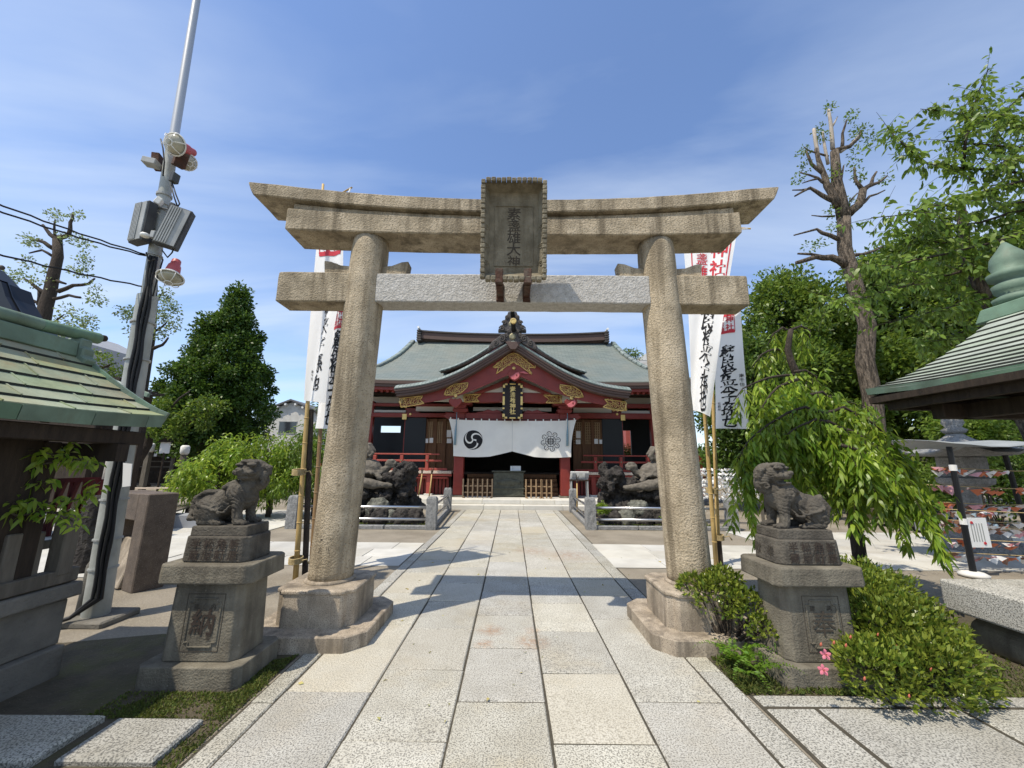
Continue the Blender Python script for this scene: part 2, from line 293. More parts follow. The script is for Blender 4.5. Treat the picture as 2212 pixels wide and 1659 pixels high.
M = dict(
    torii=mat('weathered_stone', (.52, .435, .31), (.38, .31, .21), .85, 4, 6, .6, 55, streak=((.15, .12, .078), .9), stain=(.14, .115, .075), stain_scale=1.9, stain_amt=.8, speck=(.2, .16, .1), speck_scale=70, speck_rng=(.56, .68), bdist=.03),
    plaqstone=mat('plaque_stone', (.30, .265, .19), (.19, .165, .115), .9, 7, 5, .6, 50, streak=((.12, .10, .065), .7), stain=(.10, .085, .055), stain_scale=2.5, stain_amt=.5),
    torii_new=mat('pale_stone', (.52, .50, .46), (.40, .38, .34), .8, 18, 4, .8, 45, speck=(.25, .24, .22), speck_scale=80, speck_rng=(.58, .7), bdist=.02),
    plinth=mat('plinth_stone', (.46, .39, .30), (.32, .265, .195), .85, 7, 5, .25, 80, streak=((.12, .10, .075), .8), stain=(.10, .085, .065), stain_scale=2.6, stain_amt=.75, speck=(.16, .13, .1), speck_scale=130, speck_rng=(.52, .66)),
    granite=mat('granite_slab', (.56, .545, .48), (.46, .44, .375), .75, 3, 5, .3, 130, obj=.12, tan=(.47, .42, .31), stain=(.47, .385, .235), stain_scale=.8, stain_amt=.65, speck=(.20, .19, .165), speck_scale=105, speck_rng=(.46, .62), spots=[(gp(1060, 1362).x, gp(1060, 1362).y, .16), (gp(1150, 1387).x, gp(1150, 1387).y, .2), (gp(1046, 1392).x, gp(1046, 1392).y, .12), (gp(1150, 1362).x, gp(1150, 1362).y, .1), (1.0, 7.3, .5), (.4, 7.6, .4)]),
    granite_edge=mat('granite_border', (.50, .485, .43), (.40, .385, .33), .8, 3, 5, .4, 110, obj=.13, stain=(.28, .245, .175), stain_scale=1.3, stain_amt=.6, speck=(.155, .15, .13), speck_scale=95, speck_rng=(.46, .61)),
    granite_far=mat('granite_paving', (.54, .525, .47), (.44, .425, .38), .8, 2, 4, .15, 80, obj=.10, stain=(.40, .36, .29), stain_scale=.7, stain_amt=.5),
    mortar=mat('joint_dirt', (.075, .065, .048), (.05, .045, .032), .95, 30),
    sand=mat('packed_earth', (.28, .245, .19), (.20, .175, .135), .95, 1.2, 6, .6, 40, stain=(.16, .13, .09), stain_scale=.6, stain_amt=.5, speck=(.36, .32, .25), speck_scale=60, speck_rng=(.6, .72)),
    soil=mat('dark_soil', (.10, .082, .055), (.065, .055, .036), .95, 6, 5, .8, 40, stain=(.10, .10, .03), stain_scale=2, stain_amt=.7, speck=(.2, .18, .14), speck_scale=90, speck_rng=(.66, .75)),
    darkstone=mat('dark_carved_stone', (.125, .112, .09), (.07, .062, .05), .9, 9, 5, .6, 60, stain=(.045, .04, .034), stain_scale=3.5, stain_amt=.7, stain_stretch=(1, 1, .35)),
    pedstone=mat('pedestal_stone', (.215, .195, .15), (.135, .12, .092), .9, 6, 5, .5, 70, streak=((.07, .062, .048), .55), stain=(.06, .053, .042), stain_scale=3.2, stain_amt=.85, stain_stretch=(1, 1, .3), speck=(.24, .22, .17), speck_scale=60, speck_rng=(.66, .76)),
    carve_shade=mat('carved_stroke_shade', (.05, .038, .03), (.035, .026, .022), .95, 40),  # flat dark strokes: shade and dirt of the carving put into the colour
    carve_shade_soft=mat('shallow_stroke_shade', (.075, .062, .047), (.055, .046, .036), .95, 40),  # same painted shade and dirt, weaker, for shallow carving
    concrete=mat('old_concrete', (.20, .185, .155), (.14, .13, .11), .9, 5, 5, .5, 60, stain=(.06, .055, .042), stain_scale=2, stain_amt=.8),
    lava=mat('lava_rock', (.06, .053, .047), (.018, .016, .015), .95, 9, 6, 1.0, 22, stain=(.15, .14, .12), stain_scale=5, stain_amt=.35, bdist=.06),
    palerock=mat('pale_rock', (.20, .20, .165), (.07, .07, .058), .9, 8, 6, .8, 25, bdist=.04),
    sculpt=mat('brown_sculpture_stone', (.17, .15, .12), (.10, .088, .07), .85, 10, 5, .5, 40, stain=(.05, .045, .04), stain_scale=4, stain_amt=.6),
    fencestone=mat('rough_grey_granite', (.30, .30, .29), (.20, .20, .195), .85, 14, 5, .9, 40, speck=(.12, .12, .12), speck_scale=60, speck_rng=(.56, .68)),
    steel=mat('stainless_pipe', (.62, .62, .62), None, .28, 3, metal=1.0, spec=.5),
    pole=mat('galvanised_pole', (.40, .41, .38), (.30, .31, .28), .55, 4, 4, .1, 30, stain=(.16, .16, .13), stain_scale=3, stain_amt=.5, metal=.25, stain_stretch=(2, 2, .3)),
    mast=mat('bare_mast', (.48, .48, .47), None, .4, 3, metal=.6),
    rubber=mat('black_cable', (.018, .018, .018), None, .6),
    rust=mat('rusty_steel', (.085, .036, .022), (.05, .028, .02), .85, 14, 5, .4, stain=(.22, .2, .16), stain_scale=6, stain_amt=.4),
    greymetal=mat('grey_housing', (.36, .37, .36), (.28, .29, .28), .5, 6),
    darkmetal=mat('dark_metal', (.06, .062, .06), (.04, .04, .04), .5, 6),
    lampwhite=mat('white_enamel', (.72, .71, .66), None, .35),
    lampred=mat('faded_red_enamel', (.48, .10, .10), (.40, .085, .09), .45, 5),
    lens=mat('lamp_glass', (.42, .40, .31), (.30, .28, .2), .15, 8, spec=.6),
    coppersheet=mat('verdigris_copper', (.27, .335, .225), (.31, .325, .19), .6, 2.2, 5, .15, 30, obj=.13, streak=((.16, .2, .13), .5), stain=(.29, .19, .09), stain_scale=1.8, stain_amt=.75),
    copperedge=mat('verdigris_trim', (.17, .255, .185), (.12, .175, .125), .6, 4, 5, .15, 30, obj=.12, stain=(.12, .13, .08), stain_scale=5, stain_amt=.6, stain_stretch=(1, 1, .3)),
    coppercourse=mat('pale_verdigris_course', (.37, .41, .34), (.29, .33, .27), .6, 3, 4, .1, 30, obj=.08, streak=((.2, .23, .18), .5)),
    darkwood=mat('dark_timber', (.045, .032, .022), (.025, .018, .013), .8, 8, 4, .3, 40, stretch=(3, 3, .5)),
    wood=mat('bare_wood', (.34, .23, .13), (.25, .165, .09), .75, 6, 4, .2, 40, stretch=(4, 4, .5)),
    greywood=mat('weathered_wood', (.16, .14, .11), (.10, .088, .07), .85, 6, 4, .4, 40, stretch=(3, 3, .5)),
    doorwood=mat('brown_door_wood', (.15, .07, .028), (.10, .045, .018), .6, 6, 4, stretch=(4, 4, .5)),
    bamboo=mat('yellow_bamboo', (.52, .37, .15), (.42, .28, .10), .45, 7, 3, stretch=(6, 6, .4), stain=(.25, .17, .08), stain_scale=4, stain_amt=.4),
    bamboo_old=mat('brown_bamboo', (.30, .19, .09), (.20, .125, .06), .5, 7, 3, stretch=(6, 6, .4)),
    rope=mat('straw_rope', (.48, .38, .20), (.36, .27, .13), .9, 40),
    cloth=mat('white_cotton', (.90, .895, .875), (.86, .855, .835), .9, 2, trans=.2),
    curtain=mat('off_white_curtain', (.84, .82, .75), (.78, .76, .70), .9, 2, trans=.10),
    ink=mat('black_ink', (.012, .012, .013), None, .7),
    redink=mat('red_ink', (.52, .035, .05), None, .7),
    redlac=mat('red_lacquer', (.235, .040, .030), (.20, .034, .026), .42, 3, stain=(.2, .035, .03), stain_scale=3, stain_amt=.5),
    redlac_sunlit=mat('sunlit_red_lacquer', (.36, .075, .055), (.31, .06, .045), .5, 3),  # lighter red for the left railing, its sunlight put into the colour
    brownband=mat('brown_layered_eave', (.115, .075, .062), (.085, .055, .046), .7, 14, 3, .2, 60, stretch=(1, 1, 6)),
    plaster=mat('cream_plaster', (.66, .63, .55), None, .9),
    gold=mat('gilt_metal', (.78, .56, .20), (.66, .46, .15), .35, 12, metal=.45, spec=.6),
    pink=mat('pink_paint', (.62, .17, .18), (.5, .12, .13), .6, 9),
    blacklac=mat('black_lacquer', (.012, .013, .015), None, .4),
    oniroof=mat('dark_ridge_ornament', (.085, .075, .068), (.055, .048, .045), .6, 12, 4, .3),
    bluecord=mat('pale_blue_cord', (.22, .34, .40), (.15, .24, .3), .8, 30),
    bronze=mat('green_bronze_box', (.085, .088, .065), (.055, .056, .042), .6, 10, 4, .3),
    greywood2=mat('grey_brown_wood', (.20, .15, .10), (.15, .11, .075), .8, 6, 4, .2, 40, stretch=(4, 4, .5)), doorwood2=mat('board_field', (.02, .012, .01), None, .5), seam=mat('seam', (.55, .55, .53), None, .9), plaster2=mat('pale_deck_wood', (.60, .50, .40), (.52, .43, .34), .8, 6),
    pink_granite=mat('dark_brown_granite', (.13, .10, .075), (.085, .065, .05), .7, 9, 4, .2, 60, speck=(.2, .17, .14), speck_scale=110, speck_rng=(.58, .7)),
    paper=mat('white_paper', (.78, .78, .76), None, .9),
    steps=mat('pale_step_stone', (.62, .60, .54), (.55, .53, .47), .8, 4, obj=.06),
    housewall=mat('white_render', (.66, .65, .61), (.58, .57, .53), .9, 2, stain=(.4, .38, .34), stain_scale=1, stain_amt=.4),
    greywall=mat('grey_cladding', (.30, .31, .33), (.26, .27, .29), .8, 2),
    redroof=mat('red_tin_roof', (.38, .09, .07), (.30, .07, .055), .6, 4),
    greyroof=mat('grey_roof', (.14, .145, .15), (.10, .10, .11), .7, 4),
    window=mat('window_glass', (.03, .035, .04), None, .08, spec=.7),
    bark=mat('grey_bark', (.20, .16, .12), (.075, .06, .045), .95, 7, 6, 1.0, 14, spread=(.42, .58), stretch=(2.5, 2.5, .5), bdist=.12),
    bark_dark=mat('dark_bark', (.075, .058, .045), (.04, .032, .025), .95, 9, 5, 1.0, 22, stretch=(2.5, 2.5, .6), bdist=.04),
    bark_pale=mat('pale_dead_wood', (.42, .37, .31), (.30, .26, .21), .9, 9, 4, .5, stretch=(3, 3, .5)),
    darkred=mat('dark_red_paint', (.10, .014, .014), (.07, .011, .011), .6, 4),
    lap_shade=mat('painted_lap_shade', (.035, .04, .033), (.025, .028, .024), .9, 20),  # shadow lines under the roof laps, and their dirt, painted on the lips
    moss=leafmat('moss_and_weeds', (.06, .10, .015), (.13, .14, .03), .25, .7),
    l_dark=leafmat('dark_leaves', (.028, .068, .012), (.07, .125, .02), .25, .5),
    l_mid=leafmat('mid_green_leaves', (.07, .135, .016), (.155, .225, .032), .34, .42),
    l_bright=leafmat('bright_leaves', (.14, .25, .02), (.26, .37, .035), .42, .4, .22),
    l_cherry=leafmat('cherry_leaves', (.085, .16, .02), (.19, .275, .04), .38, .42, .3),
    l_azalea=leafmat('azalea_leaves', (.065, .12, .014), (.24, .28, .04), .22, .30, .2),
    l_pale=leafmat('pale_new_leaves', (.13, .19, .07), (.22, .28, .12), .4, .5),
    l_fern=leafmat('fern_fronds', (.10, .22, .02), (.18, .30, .03), .4, .5),
    l_bright2=leafmat('willow_leaves', (.10, .20, .018), (.29, .38, .045), .42, .36, .3), l_mid2=leafmat('cone_tree_leaves', (.028, .075, .010), (.085, .15, .02), .3, .45, .25), l_dark2=leafmat('deep_green_leaves', (.04, .085, .012), (.10, .16, .024), .3, .45),  # l_dark2 is a darker green for lower trees and bushes
    redroof_old=mat('pinkish_roof', (.36, .22, .2), (.28, .16, .14), .8, 4),
    petal=mat('pink_petals', (.80, .27, .34), (.76, .20, .28), .6, 20, trans=.3),
    bud=mat('salmon_buds', (.55, .16, .10), None, .6, trans=.2),
    peach=mat('green_fruit', (.38, .42, .13), (.45, .33, .14), .7, 20),
    tarp=mat('grey_tarpaulin', (.30, .32, .33), (.24, .26, .27), .6, 3),
    orange=mat('orange_paper', (.62, .20, .10), None, .9), pinkp=mat('pink_paper', (.68, .36, .40), None, .9), bluep=mat('pale_blue_paper', (.45, .58, .66), None, .9), brownp=mat('brown_paper', (.22, .12, .08), None, .9),
)
# ================================================================== GROUND AND PAVING
def cj(y): return gp(1106, (2000 + y / 1.4747) / 1.8228).y
def ground_sheet():
    mb = MB(); xs = [-400, -120, -50] + [-30 + 1.5 * i for i in range(41)] + [50, 120, 400]; ys = [-60, -10] + [-4 + 1.5 * i for i in range(30)] + [60, 120, 400]
    rows = [[(x, y, -.014 + (noise.noise(Vector((x * .5, y * .5, 0))) * .004 if abs(x) < 30 and y < 40 else 0)) for x in xs] for y in ys]
    mb.strip(rows); o = mb.build('ground', M['sand'], smooth=True, at=(0, 10, 0), kind='structure')
ground_sheet()
def sheet(name, poly, z, m):
    mb = MB(); mb.add([(x, y, z) for x, y in poly], [list(range(len(poly)))]); return mb.build(name, m, kind='structure')
sheet('soil_bed', [(-4.6, 1.5), (-1.74, 1.5), (-1.74, 3.9), (-3.2, 4.0), (-3.9, 3.8), (-4.6, 3.9)], -.0085, M['soil'])
sheet('soil_bed', [(1.64, 3.10), (4.4, 2.9), (5.2, 2.7), (5.2, 4.9), (4.4, 5.3), (3, 5.1), (1.7, 4.8), (1.64, 4.2)], -.0085, M['soil'])
def slab(mb, x0, x1, y0, y1, z=0, th=.05, ch=.008, g=.007, r=rng):
    j = lambda: r.uniform(-.003, .003)
    x0 += g + j(); x1 -= g + j(); y0 += g + j(); y1 -= g + j(); z += r.uniform(-.0025, .0025)
    b = len(mb.v); tx, ty = r.uniform(-.002, .002), r.uniform(-.002, .002)
    o = [(x0, y0), (x1, y0), (x1, y1), (x0, y1)]; i = [(x0 + ch, y0 + ch), (x1 - ch, y0 + ch), (x1 - ch, y1 - ch), (x0 + ch, y1 - ch)]
    t = [tx + ty, -tx + ty, -tx - ty, tx - ty]
    mb.v += [(x, y, z - th) for x, y in o] + [(x, y, z + t[k] - ch) for k, (x, y) in enumerate(o)] + [(x, y, z + t[k]) for k, (x, y) in enumerate(i)]
    for k in range(4):
        k2 = (k + 1) % 4; mb.face((b + k, b + k2, b + 4 + k2, b + 4 + k)); mb.face((b + 4 + k, b + 4 + k2, b + 8 + k2, b + 8 + k))
    mb.face((b + 8, b + 9, b + 10, b + 11)); return mb
def paving(root, x0, x1, y0, y1, m, name='stone_slab', z=0, **k):
    mb = MB(); slab(mb, x0, x1, y0, y1, z, **k); return mb.build(name, m, root, at=None)
# the approach: five columns of slabs between two narrow borders
path = sheet('path', [(-1.73, -1), (1.63, -1), (1.68, 14.2), (-1.68, 14.2)], -.009, M['mortar'])
xs = [-1.55, -.95, -.35, .245, .845, 1.45]
known = [[1072, 690, 495], [1357, 940, 707, 543, 440, 345], [1122, 813, 622, 487, 400, 312, 255], [1362, 955, 712, 550, 445, 353], [1115, 640, 505, 410]]
for c in range(5):
    js = sorted(cj(y) for y in known[c]); js = [js[0] - 2.6, js[0] - 1.75, js[0] - .88] + js
    while js[-1] < 14.1: js.append(min(14.17, js[-1] + rng.uniform(.75, 1.15)))
    if js[-1] - js[-2] < .3: js.pop(-2)
    for a, b in zip(js, js[1:]):
        paving(path, xs[c], xs[c + 1], a, b, M['granite'])
for x0, x1, st in ((-1.71, -1.55, 1.7), (1.45, 1.645, 1.9)):
    y = st
    while y < 14:
        d = rng.choice((.55, .9, 1.25, 1.5)); y2 = min(14.17, y + d); paving(path, x0, x1, y, y2, M['granite_edge'], 'border_stone'); y = y2
# slabs beside the approach in the foreground
side = sheet('side_path', [(1.66, 1.0), (6.5, 1.0), (6.5, 3.09), (1.66, 3.09)], -.007, M['mortar'])
for a in ((1.68, 2.56, 2.955, 3.085), (2.58, 3.6, 2.97, 3.09), (3.62, 4.6, 2.96, 3.08), (1.675, 2.0, 2.40, 2.935), (2.02, 2.955, 2.40, 2.945), (2.975, 3.9, 2.38, 2.95), (3.92, 4.9, 2.4, 2.94), (1.675, 2.4, 1.6, 2.375), (2.42, 3.3, 1.6, 2.37), (3.32, 4.2, 1.6, 2.36)):
    paving(side, *a, M['granite_edge'])
sidel = sheet('side_path', [(-4.6, 1.0), (-1.80, 1.0), (-1.80, 2.72), (-4.6, 2.75)], -.0045, M['soil'])
for a in ((-3.6, -2.46, 2.36, 2.755), (-2.37, -1.84, 2.38, 2.735), (-3.6, -2.5, 1.5, 2.30), (-2.4, -1.86, 1.5, 2.30), (-4.6, -3.66, 1.9, 2.75)):
    paving(sidel, *a, M['granite_edge'], z=.03, th=.08, ch=.012)
# the crossing path on both sides
def cross(name, x0, x1, rows, lo, hi, m):
    root = sheet(name, [(x0, rows[0]), (x1, rows[0]), (x1, rows[-1]), (x0, rows[-1])], -.007, M['mortar'])
    for a, b in zip(rows, rows[1:]):
        x = x0 - rng.uniform(0, .5)
        while x < x1 - .05:
            x2 = min(x1, x + rng.uniform(lo, hi))
            if x1 - x2 < .3: x2 = x1
            paving(root, max(x, x0), x2, a, b, m, ch=.004, g=.005); x = x2
    return root
cross('crossing_path', -5.6, -1.72, [6.5, 7.1, 7.7, 8.3], .8, 1.5, M['granite_far'])
cross('crossing_path', 1.62, 12.4, [6.5, 7.1, 7.7, 8.3], .8, 1.5, M['granite_far'])
cross('plaza', -17, -5.62, [5.75, 6.7, 7.6, 8.5, 9.4, 10.4, 11.4, 12.4, 13.6], .9, 1.7, M['granite_far'])
cross('plaza', 5.2, 12.4, [8.3, 9.1, 10.0], .9, 1.7, M['granite_far'])

# ================================================================== GRASS, MOSS, WEEDS helpers
def leaf_mesh(name, P, D, L, W, fold=.12, curl=0, seg=1):
    """P base points, D directions (n,3); each leaf a folded blade of seg+1 quads -> mesh"""
    P = np.asarray(P, float); D = np.asarray(D, float); n = len(P)
    D /= np.linalg.norm(D, axis=1, keepdims=True) + 1e-9
    L = np.broadcast_to(L, n)[:, None]; W = np.broadcast_to(W, n)[:, None]
    rv = nrg.normal(size=(n, 3)); S = np.cross(D, rv); S /= np.linalg.norm(S, axis=1, keepdims=True) + 1e-9
    Nn = np.cross(S, D); flip = np.where(Nn[:, 2:3] < 0, -1, 1); Nn *= flip
    if seg == 1:
        mid = P + D * L * .5 + Nn * L * fold
        vs = np.stack([P, mid - S * W / 2, P + D * L - Nn * L * curl, mid + S * W / 2], 1).reshape(-1, 3); per = 4
        loops = np.arange(n * 4); starts = np.arange(n) * 4; tot = np.full(n, 4)
    else:
        down = np.array([0, 0, -1.0]); q1 = P + D * L * .34 + Nn * L * .05; q2 = P + D * L * .70 + down * L * curl * .35; tip = P + D * L * .98 + down * L * curl
        vs = np.stack([P, q1 - S * W * .5, q1 + S * W * .5, q2 - S * W * .42, q2 + S * W * .42, tip], 1).reshape(-1, 3); per = 6
        base = (np.arange(n) * 6)[:, None]
        loops = np.concatenate([base + np.array([[0, 1, 2]]), base + np.array([[1, 3, 4, 2]]), base + np.array([[3, 5, 4]])], 1).reshape(-1)
        tot = np.tile([3, 4, 3], n); starts = np.concatenate([[0], np.cumsum(tot)[:-1]])
    me = bpy.data.meshes.new(name); me.vertices.add(len(vs)); me.vertices.foreach_set('co', vs.astype(np.float32).ravel())
    me.loops.add(len(loops)); me.loops.foreach_set('vertex_index', loops.astype(np.int32)); me.polygons.add(len(tot))
    me.polygons.foreach_set('loop_start', starts.astype(np.int32)); me.update(calc_edges=True)
    return me
def clump_leaves(centres, radii, n_each, L, W, out=.7, down=0.0, up=0.0, flat=1.0, jitter=.25, shellness=.5):
    Ps, Ds = [], []
    for c, r in zip(centres, radii):
        k = max(3, int(n_each * nrg.uniform(.7, 1.3))); d = nrg.normal(size=(k, 3)); d /= np.linalg.norm(d, axis=1, keepdims=True)
        rad = r * nrg.uniform(0, 1, (k, 1)) ** shellness; p = np.asarray(c) + d * rad * np.array([1, 1, flat])
        dd = d * out + nrg.normal(size=(k, 3)) * .6 + np.array([0, 0, up - down]); Ps.append(p); Ds.append(dd)
    P = np.concatenate(Ps); D = np.concatenate(Ds); n = len(P)
    return P, D, L * nrg.uniform(1 - jitter, 1 + jitter, n), W * nrg.uniform(1 - jitter, 1 + jitter, n)
def foliage(name, centres, radii, n_each, L, W, m, parent=None, seg=1, curl=.1, kind=None, **k):
    P, D, l, w = clump_leaves(centres, radii, n_each, L, W, **k)
    return link(name, leaf_mesh(name, P, D, l, w, seg=seg, curl=curl), m, parent, kind=kind)
def moss_patch(poly, n, L, W, m, name='moss', z=-.006):
    xs_ = [p[0] for p in poly]; ys_ = [p[1] for p in poly]; P = []
    while len(P) < n:
        x, y = rng.uniform(min(xs_), max(xs_)), rng.uniform(min(ys_), max(ys_)); ins = False
        for (x1, y1), (x2, y2) in zip(poly, poly[1:] + poly[:1]):
            if (y1 > y) != (y2 > y) and x < (x2 - x1) * (y - y1) / (y2 - y1) + x1: ins = not ins
        if ins and noise.noise(Vector((x * 3, y * 3, 4))) > rng.uniform(-.55, .25): P.append((x, y, z))
    D = nrg.normal(size=(n, 3)) * .6 + np.array([0, 0, 1.0]); D[:, 2] = np.abs(D[:, 2]) * .7 + .15
    return tag(link(name, leaf_mesh(name, P, D, L * nrg.uniform(.4, 1.3, n), W * nrg.uniform(.6, 1.4, n)), m), kind='stuff')
moss_patch([(-2.62, 2.78), (-1.76, 2.76), (-1.74, 3.6), (-1.9, 3.5), (-1.88, 3.06), (-2.62, 3.06)], 5200, .018, .010, M['moss'])
moss_patch([(-1.84, 2.0), (-1.72, 2.0), (-1.72, 3.2), (-1.84, 3.2)], 900, .025, .01, M['moss'])
moss_patch([(1.64, 3.1), (2.0, 3.09), (2.9, 3.09), (2.9, 3.2), (1.98, 3.16), (1.9, 3.6), (1.66, 3.7)], 2600, .035, .016, M['moss'])
moss_patch([(3.0, 3.1), (4.4, 3.0), (4.9, 4.2), (4.0, 4.6), (3.3, 3.4)], 3800, .028, .012, M['moss'])
# ================================================================== STONE TORII
torii = thing('torii_gate', (0, 4.15, 0), 'weathered granite shrine gateway with two round pillars and curved top beam over the path', 'shrine gate')
TY = 4.15
def rough(o, amt=.004, sc=14, cuts=0):
    me = o.data; bm = bmesh.new(); bm.from_mesh(me)
    if cuts: bmesh.ops.subdivide_edges(bm, edges=[e for e in bm.edges if e.calc_length() > .08], cuts=cuts, use_grid_fill=True)
    for v in bm.verts:
        d = noise.noise_vector(v.co * sc) * amt + noise.noise_vector(v.co * sc * 3) * amt * .5; v.co += d
    bm.to_mesh(me); bm.free(); return o
# top beam (its ends lean out and are cut round underneath), the second beam under it
NX = 48
def kz(x): return .215 * (abs(x) / 3.05) ** 2.1
def curved(name, hw, z0, z1, ya, yb, k0, k1, e0=0, e1=0, cut=0, m='torii', amt=.004):
    """beam bent upwards: its bottom follows k0*kz, its top k1*kz; the ends lean out by e0 (bottom) to e1 (top)"""
    mb = MB(); sec = [(0, 0), (0, .25), (0, .5), (0, .75), (0, 1), (.33, 1), (.67, 1), (1, 1), (1, .5), (1, 0), (.67, 0), (.33, 0)]; n = len(sec)
    for i in range(NX + 1):
        x = -hw + 2 * hw * i / NX
        for fy, h in sec:
            zz = (z0 + k0 * kz(x)) * (1 - h) + (z1 + k1 * kz(x)) * h; e = (e0 + (e1 - e0) * h ** .8) * max(0, 1 - min(i, NX - i) / 2); mb.v.append((x + (e if x > 0 else -e), TY + ya + (yb - ya) * fy, zz + cut * (1 - h) * (i in (0, NX))))
    for i in range(NX):
        for j in range(n): mb.face((i * n + j, i * n + (j + 1) % n, (i + 1) * n + (j + 1) % n, (i + 1) * n + j))
    mb.face(list(range(n))); mb.face([NX * n + j for j in range(n)][::-1]); return rough(mb.build(name, M[m], torii, auto=40, bevel=.012), amt, 9)
curved('top_beam', 2.92, 4.325, 4.485, -.245, .245, 1, 1, .03, .11, -.008)
curved('beam_recess', 2.52, 4.262, 4.322, -.175, .175, .7, .95)
curved('second_beam', 2.56, 4.06, 4.265, -.215, .215, .30, .72)
# tie beam: old outer stubs, a newer pale middle
def rough_box(name, x0, x1, y0, y1, z0, z1, m, nx, parent, amt=.004, bev=.012):
    mb = MB(); b = 0; ny, nz_ = 4, 5; rows = []
    for i in range(nx + 1):
        x = x0 + (x1 - x0) * i / nx; ring = [(x, y0, z0 + (z1 - z0) * j / nz_) for j in range(nz_ + 1)] + [(x, y0 + (y1 - y0) * j / ny, z1) for j in range(1, ny + 1)] + [(x, y1, z1 - (z1 - z0) * j / nz_) for j in range(1, nz_ + 1)] + [(x, y1 - (y1 - y0) * j / ny, z0) for j in range(1, ny)]
        rows.append(ring)
    n = len(rows[0])
    for r_ in rows: mb.v += r_
    for i in range(nx):
        for j in range(n): mb.face((i * n + j, i * n + (j + 1) % n, (i + 1) * n + (j + 1) % n, (i + 1) * n + j))
    mb.face(range(n)); mb.face([nx * n + j for j in range(n)][::-1])
    return rough(mb.build(name, m, parent, auto=40, bevel=bev), amt, 10)
tm = rough_box('tie_beam', -1.52, 1.52, TY - .135, TY + .135, 3.285, 3.62, M['torii_new'], 24, torii); tag(tm, 'pale newer stone middle length of the tie beam')
rough_box('tie_beam_stub', -2.60, -1.78, TY - .145, TY + .145, 3.275, 3.625, M['torii'], 8, torii)
rough_box('tie_beam_stub', 1.78, 2.60, TY - .145, TY + .145, 3.275, 3.625, M['torii'], 8, torii)
for s in (-1, 1):
    bx, tx = 1.765 * s, 1.655 * s; rb, rt = .208, .205; mb = MB(); prof = []
    nz_ = 40; n = 36; b = 0
    for i in range(nz_ + 1):
        t = i / nz_; z = .43 + (4.09 - .43) * t; cx = bx + (tx - bx) * t; r = rb + (rt - rb) * t
        if t > .95: r *= 1 - .05 * ((t - .95) / .05) ** 1.2
        for j in range(n):
            a = 2 * math.pi * j / n; k = r * (1 + .010 * noise.noise(Vector((math.cos(a) * 2, math.sin(a) * 2 + 5 * s, z * 1.5)))); mb.v.append((cx + k * math.cos(a), TY + k * math.sin(a), z))
    for i in range(nz_):
        for j in range(n): mb.face((i * n + j, i * n + (j + 1) % n, (i + 1) * n + (j + 1) % n, (i + 1) * n + j))
    mb.face(range(n)); mb.face([nz_ * n + j for j in range(n)][::-1])
    mb.build('pillar', M['torii'], torii, smooth=True)
    # upper plinth with cut-in corners, lower step
    def chpoly(hx, hy, c, notch=0, cx=bx, cy=TY):
        if notch:
            P = []
            for sx, sy in ((-1, -1), (1, -1), (1, 1), (-1, 1)):
                A = (sx * hx, sy * (hy - c)); B = (sx * (hx - c), sy * hy)
                a = [A, (sx * (hx - notch * .35), sy * (hy - c + notch * .5)), (sx * (hx - c * .62), sy * (hy - c * .62)), (sx * (hx - c + notch * .5), sy * (hy - notch * .35)), B]
                P += a if sx * sy < 0 else a
                if sx * sy > 0: P[-5:] = a
            out = []
            for q, (sx, sy) in enumerate(((-1, -1), (1, -1), (1, 1), (-1, 1))):
                seg = P[q * 5:q * 5 + 5]
                if sx * sy < 0: seg = seg[::-1]
                out += seg
            return [(cx + x, cy + y) for x, y in out]
        return [(cx + x, cy + y) for x, y in ((-hx + c, -hy), (hx - c, -hy), (hx, -hy + c), (hx, hy - c), (hx - c, hy), (-hx + c, hy), (-hx, hy - c), (-hx, -hy + c))]
    base = thing_part = None
    mb = MB(); P0 = chpoly(.352, .352, .10, .045); P1 = chpoly(.350, .350, .10, .045); P2 = chpoly(.362, .362, .10, .045); P3 = chpoly(.345, .345, .10, .045)
    nn = len(P0); mb.v += [(x, y, .115) for x, y in P0] + [(x, y, .392) for x, y in P1] + [(x, y, .396) for x, y in P2] + [(x, y, .42) for x, y in P2] + [(x, y, .432) for x, y in P3]
    for k in range(4):
        for i in range(nn): mb.face((k * nn + i, k * nn + (i + 1) % nn, (k + 1) * nn + (i + 1) % nn, (k + 1) * nn + i))
    mb.face([4 * nn + i for i in range(nn)]); mb.face(list(range(nn))[::-1])
    mb.build('plinth', M['plinth'], torii, bevel=.004)
    st = MB(); st.xy(chpoly(.53, .53, .15), -.03, .12); rough(st.build('plinth_step', M['plinth'], torii, bevel=.008), .001, 6)
    cl = MB(); cl.lathe([(.235, .425), (.235, .445), (.213, .46)], 30, (bx, TY, 0)); cl.build('pillar_collar', M['plinth'], torii, smooth=True)
    for q in (-1, 1):                                                           # wedges over the tie beam
        w = MB(); xp = tx + (.04 * -s) if 0 else bx + (tx - bx) * (3.7 - .43) / 3.7; a = xp + q * .17; e = xp + q * .46
        w.xz([(a, 3.625), (e, 3.625), (e + q * .02, 3.80), (e - q * .06, 3.79), (e - q * .17, 3.745), (a, 3.735)], TY - .075, TY + .075)
        rough(w.build('wedge', M['torii'], torii, bevel=.008), .003, 12)
